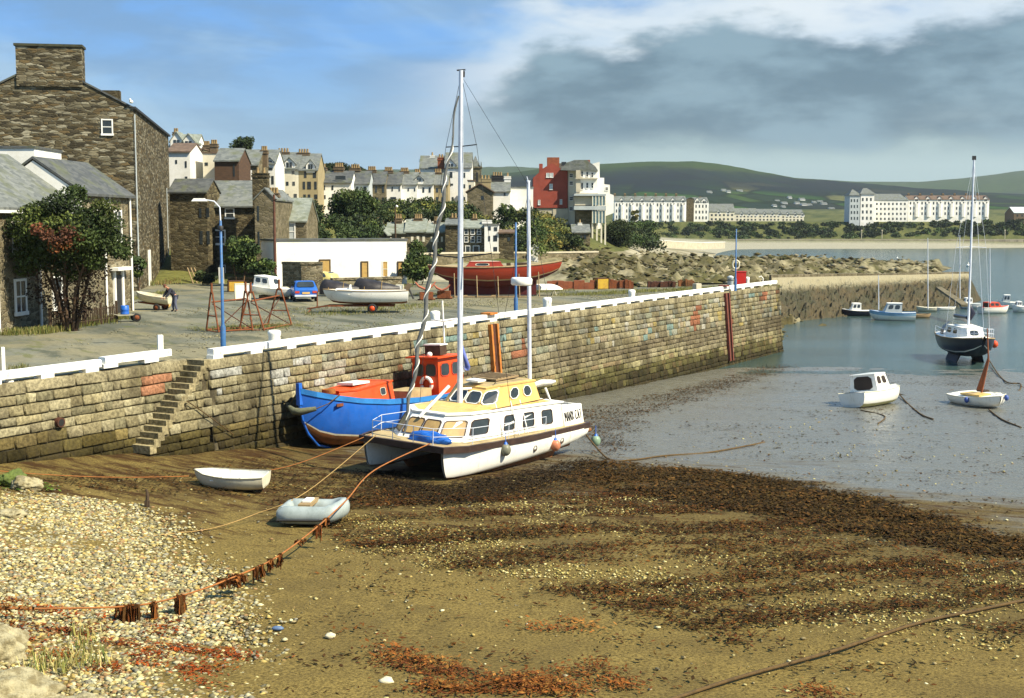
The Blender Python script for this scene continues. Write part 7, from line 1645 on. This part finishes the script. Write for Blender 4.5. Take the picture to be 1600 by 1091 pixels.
crate('skip', 'yellow skip behind the white box', 'skip', 367, 456, (1.2,1.0,.75), M('yellow_skip', (.50,.30,.03), (.36,.2,.03), 2, .7), m_rustd)
crate('fuel_tank', 'pale red container between the white motorboat and the blue hatchback', 'container', 440, 468, (.7,.8,.75), M('faded_red', (.50,.12,.07), (.42,.2,.14), 2, .7), m_bcream)
crate('skip', 'yellow skip on the grass strip behind the far quay edge', 'skip', 940, 452, (1.0,.9,.8), M('yellow_skip_far', (.52,.34,.03), (.36,.2,.03), 2, .7), m_rustd)
crate('storage_box', 'small white box beside the brown outboard motor', 'box', 624, 457, (.55,.5,.5), m_white, m_bcream, 0)
crate('storage_box', 'small yellow-topped ochre crate beside the man', 'box', 0, 0, (.3,.3,.3), m_bochre, m_rust) if False else None
# rusty debris row and low wall at the back of the quay
for (x0, x1, y, hh, mt_, lab) in ((855,930,452,.7,m_brickred,'low red-brown brick wall behind the grass, left of the yellow skip'),(1012,1055,449,.55,m_rustd,'dark rusty iron heap on the back edge of the quay'),(950,990,451,.75,m_rust,'rusty brown workboat hull lying right of the far yellow skip'),(1060,1085,447.5,.6,m_antif,'reddish scrap plates near the short greyish bollard')):
    a = QP(x0, y); b = QP(x1, y); mb = MB(); n_ = 9; 
    for i in range(n_):
        q = a.lerp(b, (i+.5)/n_); L_ = (b-a).length/n_; mb.box(q+Vector((0,random.uniform(0,.3),hh*.5*random.uniform(.7,1))), (L_*1.02,.5,hh*random.uniform(.7,1.1)), Matrix.Rotation(random.uniform(-.1,.1) if 'wall' not in lab else 0,3,'Z') @ Matrix.Rotation(random.uniform(-.12,.12),3,'Y'))
    tag(obj('low_wall' if 'wall' in lab else 'scrap_metal', mb, mt_, world=True), lab, 'wall' if 'wall' in lab else 'scrap')
# red wooden yacht on shores
p0 = QP(683, 466); p1 = QP(868, 462); c = (p0+p1)/2; ry = thing('wooden_yacht', 'long varnished red wooden yacht propped up on the quay', 'yacht', (c.x-.1, c.y+.6, QZ), rotz=HD(1,.03))
m_mahog = M('varnished_mahogany', (.30,.035,.014), (.20,.022,.01), .9, .3, spec=.5, stretch=(.4,1,5)); m_keelred = M('dark_red_bottom', (.10,.012,.012), (.06,.01,.01), 1, .7)
RS = [(4.75,4.15,.05,2.55,1.75,.9),(4.2,3.5,.42,2.46,1.40,.9),(3.0,2.4,.85,2.30,1.0,.85),(1.4,1.2,1.15,2.18,.75,.8),(-.6,-.6,1.22,2.12,.65,.8),(-2.4,-2.2,1.05,2.12,.8,.8),(-3.9,-3.5,.72,2.18,1.15,.85),(-4.9,-4.2,.30,2.26,1.6,.9)]
hull(RS, [(.42,0),(.47,1),(1.0,2)], ry, [m_mahog, m_tan, m_keelred], m=14); decksurf(RS, -.03, ry, m_tan, crown=.06); gunwale(RS, ry, m_wood, .05)
mb = MB(); mb.grid([[(x, .16, zt), (x, .11, .12), (x, -.11, .12), (x, -.16, zt)] for x, zt in ((2.9,1.15),(2.2,.95),(0,.7),(-2.4,.95),(-3.4,1.3))], 0, False, close=True)
mb.add([(2.9,.16,1.15),(2.9,-.16,1.15),(1.9,-.11,.12),(1.9,.11,.12)], [(0,1,2,3)]); obj('keel', mb, m_keelred, ry)
a, b, _ = house_shell([(.6,-.5),(.6,.5),(-2.2,.62),(-2.2,-.62)], [(.3,-.42),(.3,.42),(-1.9,.52),(-1.9,-.52)], lambda x: 2.12, lambda x: 2.48, ry, m_mahog, m_bcream)
for q in ((1,2),(3,0)): pane(*A4(*q), .25, .6, .3, .75, ry, m_glass, m_bcream)
mb = MB(); mb.box((1.9,0,2.34), (.8,.5,.18)); mb.box((.9,0,2.30), (.3,.3,.2)); obj('hatch', mb, m_dwood, ry)
mb = MB()
for (x, z_) in ((-3.0,1.7),(-1.4,1.6),(.1,1.6),(1.6,1.65),(3.0,1.8)):
    for sg in (1,-1): mb.tube([(x,sg*1.02,z_),(x+.05,sg*1.55,0)], .04, 5)
obj('shores', mb, m_wood, ry); mb = MB(); mb.box((-.6,-1.3,.06), (6.2,.25,.10)); mb.box((-.2,0,.06), (.3,2.4,.12)); mb.box((-2.2,0,.06), (.3,2.4,.12)); obj('bearers', mb, m_wood, ry)
# upturned white dinghy on trestles
p = QP(853, 462); ud = thing('upturned_dinghy', 'white upturned dinghy resting on a low trestle right of the wooden yacht', 'dinghy', (p.x, p.y+.5, QZ), rotz=HD(1,.05)); mb = MB(); rows = []
for i in range(13):
    q = i/12; x = (q-.5)*2.5; w = .62*(1-max(0, (q-.45)/.55)**2.2)+.02; hh = .36*(1-max(0, (q-.6)/.4)**2)+.05; rows.append([(x,-w*math.cos(math.pi*k/10),.42+hh*math.sin(math.pi*k/10)**.8) for k in range(11)])
mb.grid(rows, 0, True, flip=True); mb.add(rows[0], [tuple(range(11))]); obj('hull', mb, m_bwhite, ud); mb = MB()
for x in (-.8,.6):
    for sg in (1,-1): mb.tube([(x-.15,sg*.45,0),(x,sg*.4,.42),(x+.15,sg*.45,0)], .03, 5)
obj('trestle', mb, m_bcream, ud)
# rusty anchors / winch frame
for (px, py, s_, lab) in ((664,470,1.0,'large rusty fisherman anchor left of the wooden yacht'),(690,468,.8,'second rusty anchor leaning at the stern of the wooden yacht')):
    p = QP(px, py); an = thing('anchor', lab, 'anchor', (p.x, p.y+.5, QZ), rotz=random.uniform(-.3,.3)); mb = MB(); mb.tube([(-.7*s_,0,1.25*s_),(-.45*s_,0,.95*s_),(0,0,.75*s_),(.45*s_,0,.95*s_),(.7*s_,0,1.25*s_)], [.04,.08,.09,.08,.04], 7); obj('arms', mb, M('faded_red_iron', (.42,.14,.08), (.3,.1,.06), 4, .8), an); mb = MB(); mb.tube([(0,0,.75*s_),(.1,.3,.1)], .06, 6); mb.box((.1,.3,.3), (.9,.5,.5)); mb.tube([(-.5,.3,.02),(.7,.3,.05)], .06, 6); obj('winch_frame', mb, m_rust, an)
# fence, barrow, boat with man, planks, van sheet
fa, fb = QP(78, 518), QP(182, 503); fe = thing('fence', 'low brown picket fence below the big tree', 'fence', fa); u_ = (fb-fa); L_ = u_.length; u_.normalize(); mb = MB(); n_ = 34
for i in range(n_):
    q = fa+u_*(L_*i/n_)+Vector((0,0,0)); mb.box(q+Vector((0,0,.47)), (.06,.03,.9*random.uniform(.85,1.08)), Matrix.Rotation(random.uniform(-.06,.06),3,'Y'))
obj('pickets', mb, m_dwood, fe, world=True); mb = MB()
for i in range(5): mb.box(fa+u_*(L_*i/4)+Vector((0,.05,.55)), (.11,.11,1.15))
obj('post', mb, m_dwood, fe, world=True); mb = MB()
for z_ in (.25,.8): mb.tube([fa+Vector((0,.04,z_)), fb+Vector((0,.04,z_))], .03, 5)
obj('rail', mb, m_dwood, fe, world=True)
p = QP(197, 503); bw_ = thing('handcart', 'small handcart carrying a blue drum in front of the picket fence end', 'cart', (p.x, p.y+.2, QZ), rotz=.5); wheel(bw_, (.45,-.3,.22), .22, .08, m_rust); wheel(bw_, (.45,.3,.22), .22, .08, m_rust); mb = MB(); mb.box((0,0,.36), (1.1,.5,.06)); mb.tube([(-.5,.2,.36),(-1.0,.2,.5)], .02, 5); mb.tube([(-.5,-.2,.36),(-1.0,-.2,.5)], .02, 5); obj('frame', mb, m_bgrey, bw_)
dr_ = thing('drum', 'blue drum standing on the handcart', 'drum', (p.x-.1, p.y+.15, QZ+.39)); mb = MB(); mb.lathe([(0,0),(.22,0),(.235,.03),(.22,.06),(.22,.22),(.235,.25),(.22,.28),(.22,.45),(.2,.47),(0,.48)], (0,0,0), 14); obj('body', mb, m_blue, dr_); mb = MB(); mb.lathe([(0,.48),(.05,.48),(.05,.51),(0,.51)], (.1,0,0), 8); obj('cap', mb, m_iron, dr_)
p = QP(236, 485); o = smallboat('dinghy', 'old cream dinghy on a low trolley beside the bending man', 'dinghy', (p.x, p.y+.6, QZ+.42), HD(-1,.25), 2.4, 1.25, .45, m_bcream, m_tan, inside='open', rim=m_bcream, thwarts=2, pitch=-6, sheer=.25)
mb = MB(); mb.box((0,0,-.06), (1.8,.5,.08)); mb.tube([(1.0,0,-.05),(1.6,0,-.3)], .03, 5); obj('trolley', mb, m_rust, o); wheel(o, (-.5,.5,-.2), .22, .12, m_rust); wheel(o, (-.5,-.5,-.2), .22, .12, m_rust)
p = QP(262, 482); mb = MB(); mb.sphere((0,0,.24), (.20,.20,.24)); mb.tube([(0,0,.45),(0,0,.56)], .04, 6); o = obj('float', mb, m_bochre); o.location = p; tag(o, 'yellow float on the ground between the cream dinghy and the man', 'float')
pl_ = thing('planks', 'pale wooden planks leaning against the stone wall beyond the man', 'planks', QP(301, 443)); mb = MB(); q = QP(301, 443)
for i in range(3): mb.tube([q+Vector((i*.35+.1,-.2,0)), q+Vector((-.55+i*.3,.5,1.35))], .07, 4)
obj('boards', mb, m_wood, pl_, world=True)
p = QP(346, 444); hd_ = thing('sandwich_board', 'narrow white folding board by the stone house door', 'board', p); mb = MB(); mb.box((0,0,.75), (.45,.06,1.4), Matrix.Rotation(.08,3,'X')); obj('panel', mb, m_white, hd_); mb = MB(); mb.box((0,.2,.7), (.06,.06,1.35), Matrix.Rotation(-.2,3,'X')); obj('leg', mb, m_wood, hd_)
# stone boundary wall in front of the low white building and at the tree
wallstrip('boundary_wall', 'broken grey stone wall in front of the left half of the low white building', [QP(438,456)+Vector((0,1,0)), QP(468,457)+Vector((0,1,0)), QP(500,457)+Vector((0,1.6,0))], 2.1, .4, m_ston3, m_ston3, .1)
wallstrip('boundary_wall', 'low grey stone wall along the foot of the low white building', [QP(515,456)+Vector((0,1.6,0)), QP(560,455)+Vector((0,1.8,0)), QP(625,453)+Vector((0,1.8,0))], .8, .4, m_ston3, m_ston3, .1)
wallstrip('boundary_wall', 'low pale wall under the small round tree by the stone house', [QP(352,446)+Vector((0,1,0)), QP(402,447)+Vector((0,1,0))], .5, .35, m_ston3, m_ston3, .1)
# ---- the man
def person():
    p = QP(274, 487); t = thing('person', 'man in dark jacket and grey-blue trousers bending forward beside the cream dinghy', 'person', (p.x, p.y, QZ), rotz=math.radians(215))
    # joints: x forward, y left
    J = {'pel':(0,0,.93),'chest':(.30,0,1.28),'neck':(.44,0,1.42),'head':(.54,0,1.50),'hl':(0,.10,.88),'kl':(.05,.12,.48),'al':(-.05,.13,.08),'tl':(.12,.15,.035),'hr':(0,-.10,.88),'kr':(.10,-.12,.48),'ar':(.05,-.13,.08),'tr':(.22,-.15,.035),
         'sl':(.36,.19,1.33),'el':(.48,.24,1.06),'wl':(.66,.20,.86),'sr':(.36,-.19,1.33),'er':(.50,-.25,1.05),'wr':(.68,-.18,.88)}
    R = {'pel':.135,'chest':.155,'neck':.06,'head':.05,'hl':.10,'kl':.068,'al':.05,'tl':.035,'hr':.10,'kr':.068,'ar':.05,'tr':.035,'sl':.075,'el':.05,'wl':.034,'sr':.075,'er':.05,'wr':.034}
    E_ = [('pel','chest'),('chest','neck'),('neck','head'),('pel','hl'),('hl','kl'),('kl','al'),('al','tl'),('pel','hr'),('hr','kr'),('kr','ar'),('ar','tr'),('chest','sl'),('sl','el'),('el','wl'),('chest','sr'),('sr','er'),('er','wr')]
    def skin(nm, J, R, E_, mt_, root, parent, lv=2):
        ks = list(J); me = bpy.data.meshes.new(nm); me.from_pydata([J[k] for k in ks], [(ks.index(a), ks.index(b)) for a, b in E_], []); me.materials.append(mt_)
        o = bpy.data.objects.new(nm, me); C.objects.link(o); o.parent = parent; sk = o.modifiers.new('skin', 'SKIN'); sv = me.skin_vertices[0].data if me.skin_vertices else None
        if sv is None: 
            bm = bmesh.new(); bm.from_mesh(me); bm.verts.layers.skin.verify(); bm.to_mesh(me); bm.free(); sv = me.skin_vertices[0].data
        for i, k in enumerate(ks): sv[i].radius = (R[k], R[k]); sv[i].use_root = (k == root)
        sk.use_smooth_shade = True; ss_ = o.modifiers.new('sub', 'SUBSURF'); ss_.levels = ss_.render_levels = lv
        bpy.context.view_layer.update(); dg = bpy.context.evaluated_depsgraph_get(); me2 = bpy.data.meshes.new_from_object(o.evaluated_get(dg)); o.modifiers.clear(); o.data = me2; return o
    skinm = M('skin', (.45,.22,.13), (.38,.18,.11), 3, .6); jac = M('dark_jacket', (.02,.022,.035), (.03,.03,.045), 3, .8); trs = M('grey_blue_trousers', (.10,.11,.16), (.07,.08,.12), 3, .85); hair = M('reddish_hair', (.13,.05,.025), (.08,.03,.02), 6, .8)
    body = skin('body', J, R, E_, skinm, 'pel', t)
    sub = lambda ks, add: ({k: J[k] for k in ks}, {k: R[k]+add for k in ks}, [e for e in E_ if e[0] in ks and e[1] in ks])
    skin('jacket', *sub(('pel','chest','sl','el','wl','sr','er','wr'), .030), jac, 'chest', t); skin('trousers', *sub(('pel','hl','kl','al','hr','kr','ar'), .016), trs, 'pel', t)
    skin('shoe', *sub(('al','tl'), .012), m_iron, 'al', t, 1); skin('shoe', *sub(('ar','tr'), .012), m_iron, 'ar', t, 1)
    # head with face, hair, hands with fingers joined into the body
    bm = bmesh.new(); bm.from_mesh(body.data); mb = MB(); hc = Vector((.60,0,1.53)); tilt = Matrix.Rotation(.55, 3, 'Y'); rows = []
    for i in range(15):
        a = math.pi*i/14; row = []
        for k in range(18):
            b = 2*math.pi*k/18; d = Vector((math.sin(a)*math.cos(b), math.sin(a)*math.sin(b), math.cos(a))); v = Vector((d.x*.095, d.y*.075, d.z*.118))
            if d.x > .6 and -.1 < d.z < .35: v.x -= .008
            if d.x > .9 and -.25 < d.z < .1: v.x += .02
            if d.z < -.3: v.y *= .85; v.x += .012
            row.append(hc+tilt @ v)
        rows.append(row)
    mb.grid(rows, 0, True, close=True)
    for sg in (1,-1):
        mb.sphere(hc+tilt @ Vector((-.005,sg*.078,-.005)), (.02,.01,.03), seg=8, rings=6)
        w = Vector(J['wl' if sg > 0 else 'wr']); mb.sphere(w+Vector((.05,0,-.04)), (.05,.035,.03), seg=10, rings=6)
        for fi in range(4): q = w+Vector((.08,(fi-1.5)*.018,-.06)); mb.tube([q, q+Vector((.035,0,-.02)), q+Vector((.045,0,-.055)), q+Vector((.03,0,-.075+.005*abs(fi-1)))], [.009,.009,.008,.006], 5)
        mb.tube([w+Vector((.03,-sg*.03,-.04)), w+Vector((.06,-sg*.055,-.06)), w+Vector((.085,-sg*.05,-.08))], [.011,.009,.007], 5)
    tmp = bpy.data.meshes.new('t'); tmp.from_pydata([tuple(v) for v in mb.v], [], mb.f); bm.from_mesh(tmp); 
    for f in bm.faces: f.smooth = True
    bm.to_mesh(body.data); bm.free()
    mb = MB(); rows = []
    for i in range(9):
        a = math.pi*.56*i/8; rows.append([hc+tilt @ Vector((math.sin(a)*math.cos(2*math.pi*k/16)*.104-.014, math.sin(a)*math.sin(2*math.pi*k/16)*.085, math.cos(a)*.128+.004)) for k in range(16)])
    mb.grid(rows, 0, True, close=True); obj('hair', mb, hair, t)
    mb = MB()
    for sg in (1,-1): mb.sphere(hc+tilt @ Vector((.086,sg*.03,.012)), (.010,.013,.009), seg=8, rings=6)
    obj('eyes', mb, m_iron, t); mb = MB(); mb.box(hc+tilt @ Vector((.094,0,-.055)), (.012,.042,.008), tilt); obj('mouth', mb, m_rust, t)
person()
# ================================================================= ROPES
def rope(name, label, pts, r, mt_, weedc=None, group=None, smoothn=8):
    """pts: (px, py, Y or None for lying on the ground, lift)"""
    P = []
    for q in pts:
        if q[2] is None: P.append(GT(q[0], q[1], (q[3] if len(q) > 3 else r)))
        elif q[2] == 'w': P.append(Vector(q[0]))
        else: P.append(D(q[0], q[1], q[2]))
    out = []
    for i in range(len(P)-1):
        p0 = P[max(0, i-1)]; p1 = P[i]; p2 = P[i+1]; p3 = P[min(len(P)-1, i+2)]
        for k in range(smoothn):
            t = k/smoothn; out.append(.5*((2*p1)+(p2-p0)*t+(2*p0-5*p1+4*p2-p3)*t*t+(3*p1-p0-3*p2+p3)*t**3))
    out.append(P[-1]); mb = MB(); mb.tube(out, r, 6); o = obj(name, mb, mt_, world=True); tag(o, label, 'rope', group); return o, out
bowN = CM @ Vector((4.4, 1.0, zsf(4.4)+.06)); bowF = CM @ Vector((4.4, -1.1, zsf(4.4)+.06)); bowF2 = CM @ Vector((4.3, -1.35, zsf(4.3)+.06))
rope('mooring_rope', 'long thin orange rope sagging across the foot of the quay wall to the catamaran bow', [(-30,733,None,.25),(60,741,None,.2),(190,746,None,.15),(330,742,None,.25),(450,729,None,.6),(bowF2,0,'w')], .014, m_rope)
rope('mooring_rope', 'pale rope running left and down from the catamaran bow across the mud', [(0,858,None,.03),(120,853,None,.03),(250,836,None,.03),(330,826,None,.05),(400,803,None,.25),(480,768,None,.7),(bowF,0,'w')], .014, m_ropey)
o, out = rope('mooring_rope', 'thick weed-hung orange rope running over the pebbles to the catamaran', [(-30,950,None,.25),(80,951,None,.28),(215,946,None,.35),(300,926,None,.42),(370,900,None,.45),(430,872,None,.5),(490,828,None,.55),(540,783,None,.8),(585,735,None,1.2),(bowN,0,'w')], .021, m_rope)
# weed hanging from the thick rope
Vs = []; Cs = []
for (q0, n_, ln, sp) in ((.215,120,.55,.22),(.255,40,.75,.06),(.305,50,.6,.09),(.42,90,.22,.25),(.45,90,.28,.2),(.50,40,.40,.05),(.52,40,.38,.05),(.54,40,.35,.05),(.565,40,.45,.05),(.62,40,.15,.12),(.68,30,.5,.08),(.70,30,.25,.1),(.03,60,.12,.9)):
    for _ in range(n_):
        i = min(len(out)-2, max(0, int(q0*len(out)))); p = out[i]+Vector((random.gauss(0, sp*.5), random.gauss(0, .05), random.uniform(-.02,.04))); l = ln*random.uniform(.25,1.1)*(.6+.8*abs(mnoise.noise(Vector((p.x*6,p.y*3,1))))); w = .03*random.uniform(.6,1.4); a = random.uniform(0, 3.14); d = Vector((math.cos(a)*w, math.sin(a)*w, 0)); e = Vector((random.gauss(0,.04), random.gauss(0,.04), -l))
        Vs += [tuple(p-d), tuple(p+d), tuple(p+e+d*.7), tuple(p+e-d*.7)]; Cs.append(np.array(random.choice([(.16,.05,.015),(.09,.035,.012),(.22,.08,.02),(.12,.06,.02)]))*random.uniform(.7,1.3))
V = np.array(Vs); tag(fast('hanging_weed', V, np.arange(len(V)).reshape(-1,4), m_weed, Cs), 'brown weed hanging in clumps from the thick orange rope', 'seaweed', kind='stuff')
rope('mooring_rope', 'dark weedy rope stretched across the mud at the lower right', [(1030,1100,None,.05),(1150,1060,None,.05),(1300,1018,None,.06),(1430,975,None,.06),(1520,955,None,.05),(1620,934,None,.05)], .035, m_roped)
rope('mooring_chain', 'dark weedy chain curving over the mud from the catamaran stern', [(CM @ Vector((-4.6,1.6,.3)),0,'w'),(950,717,None,.04),(985,719,None,.04),(1040,712,None,.04),(1100,708,None,.04),(1150,700,None,.04),(1195,691,None,.04)], .035, m_roped)
rope('mooring_chain', 'weedy chain running right from the tilted white cabin boat', [(1396,612,None,.1),(1420,619,None,.03),(1455,617,None,.03),(1490,609,None,.03)], .03, m_roped)
rope('mooring_chain', 'weedy chain running down and right from the tilted white cabin boat', [(1403,614,None,.2),(1420,632,None,.03),(1440,648,None,.03),(1458,655,None,.03)], .04, m_roped)
rope('mooring_chain', 'short weedy chain trailing below the tilted white cabin boat', [(1345,641,None,.03),(1382,650,None,.03),(1372,662,None,.03)], .03, m_roped)
rope('mooring_chain', 'looped weedy chain on the mud behind the orange-decked dinghy', [(1545,562,None,.3),(1560,585,None,.03),(1575,598,None,.03),(1594,600,None,.03),(1590,612,None,.03),(1560,618,None,.03)], .045, m_roped)
rope('mooring_chain', 'weedy chain below the orange-decked dinghy', [(1545,640,None,.03),(1565,655,None,.03),(1595,668,None,.03)], .04, m_roped)
rope('wall_rope', 'dark slack rope hanging on the wall face right of the steps', [tuple([QPx for QPx in ((WF(WS(285))[0]+WF(WS(285))[2]*.25+Vector((0,0,2.9))),)]+[0,'w']), (WF(WS(310))[0]+WF(WS(310))[2]*.33+Vector((0,0,2.3)),0,'w'), (WF(WS(350))[0]+WF(WS(350))[2]*.42+Vector((0,0,1.3)),0,'w')], .02, m_roped)
# post in the mud, drain pipe in the wall, blue glove-like scrap
g = GT(230, 793); mb = MB(); mb.tube([(0,0,-.1),(.02,0,.35),(-.01,0,.55)], [.07,.05,.03], 7); mb.box((.0,0,.1), (.14,.1,.2)); o = obj('mooring_stake', mb, m_dwood); o.location = g; tag(o, 'short dark stake standing in the mud left of the cream dinghy', 'stake')
s_ = WS(112); p, tt, nn = WF(s_); mb = MB(); q = p+nn*(BAT*1.6+.04-RD)+Vector((0,0,2.75)); mb.tube([q-nn*.3, q+nn*.12], .17, 14); mb.tube([q+nn*.121, q+nn*.125], .12, 14, m=1); o = obj('drain_pipe', mb, [m_rustd, m_tyre], world=True); tag(o, 'round dark drain outlet in the quay wall left of the steps', 'drain')
g = GT(434, 985); mb = MB(); rows = []
for i in range(9):
    a = math.pi*i/8; rows.append([Vector((.13*math.sin(a)*math.cos(k*.7)*(1+.3*mnoise.noise(Vector((i,k,2)))), .07*math.sin(a)*math.sin(k*.7), .04+.05*math.cos(a)*(1+.4*mnoise.noise(Vector((i*.7,k,7)))))) for k in range(9)])
mb.grid(rows, 0, True, close=True); o = obj('plastic_scrap', mb, M('scrap_blue', (.10,.16,.28), None, 3, .5)); o.location = g; tag(o, 'small crumpled blue plastic scrap on the sand at lower left', 'litter')
for (px, py, r, lab) in ((604,1068,.13,'round white stone on the sand at the bottom, left of the weed heaps'),(516,996,.10,'small pale stone on the sand above the round white stone')):
    g = GT(px, py); rock((g.x, g.y, g.z+.03), (r,r*.85,r*.6), 'stone', lab, M('white_stone', (.62,.56,.38), (.5,.45,.3), 6, .8, .3), seed=px, sub=8)
# far wire stakes / beach lamps
for (px, lab) in ((1346,'leftmost small post on the far promenade'),(1378,'small post on the far promenade below the white hotel'),(1570,'small post on the far promenade right of the yacht mast')):
    b = D(px, 373, 617); mb = MB(); mb.tube([b, b+Vector((0,0,3.8))], .2, 5); mb.box(b+Vector((0,0,4.0)), (.7,.5,.5)); tag(obj('promenade_lamp', mb, m_beige, world=True), lab, 'lamp post', 'small posts on the far promenade')
# ================================================================= HAZE
mb = MB(); mb.box((0,2700,125), (7000,5600,262)); o = obj('haze', mb, [], world=True, base=(0,0,0))
hm = bpy.data.materials.new('air_haze'); hm.use_nodes = True; t = hm.node_tree; t.nodes.clear(); ou_ = t.nodes.new('ShaderNodeOutputMaterial'); pv = t.nodes.new('ShaderNodeVolumePrincipled')
pv.inputs['Color'].default_value = (.80,.90,.95,1); pv.inputs['Density'].default_value = .00007; pv.inputs['Anisotropy'].default_value = .2; t.links.new(pv.outputs[0], ou_.inputs['Volume']); o.data.materials.append(hm); o['kind'] = 'stuff'
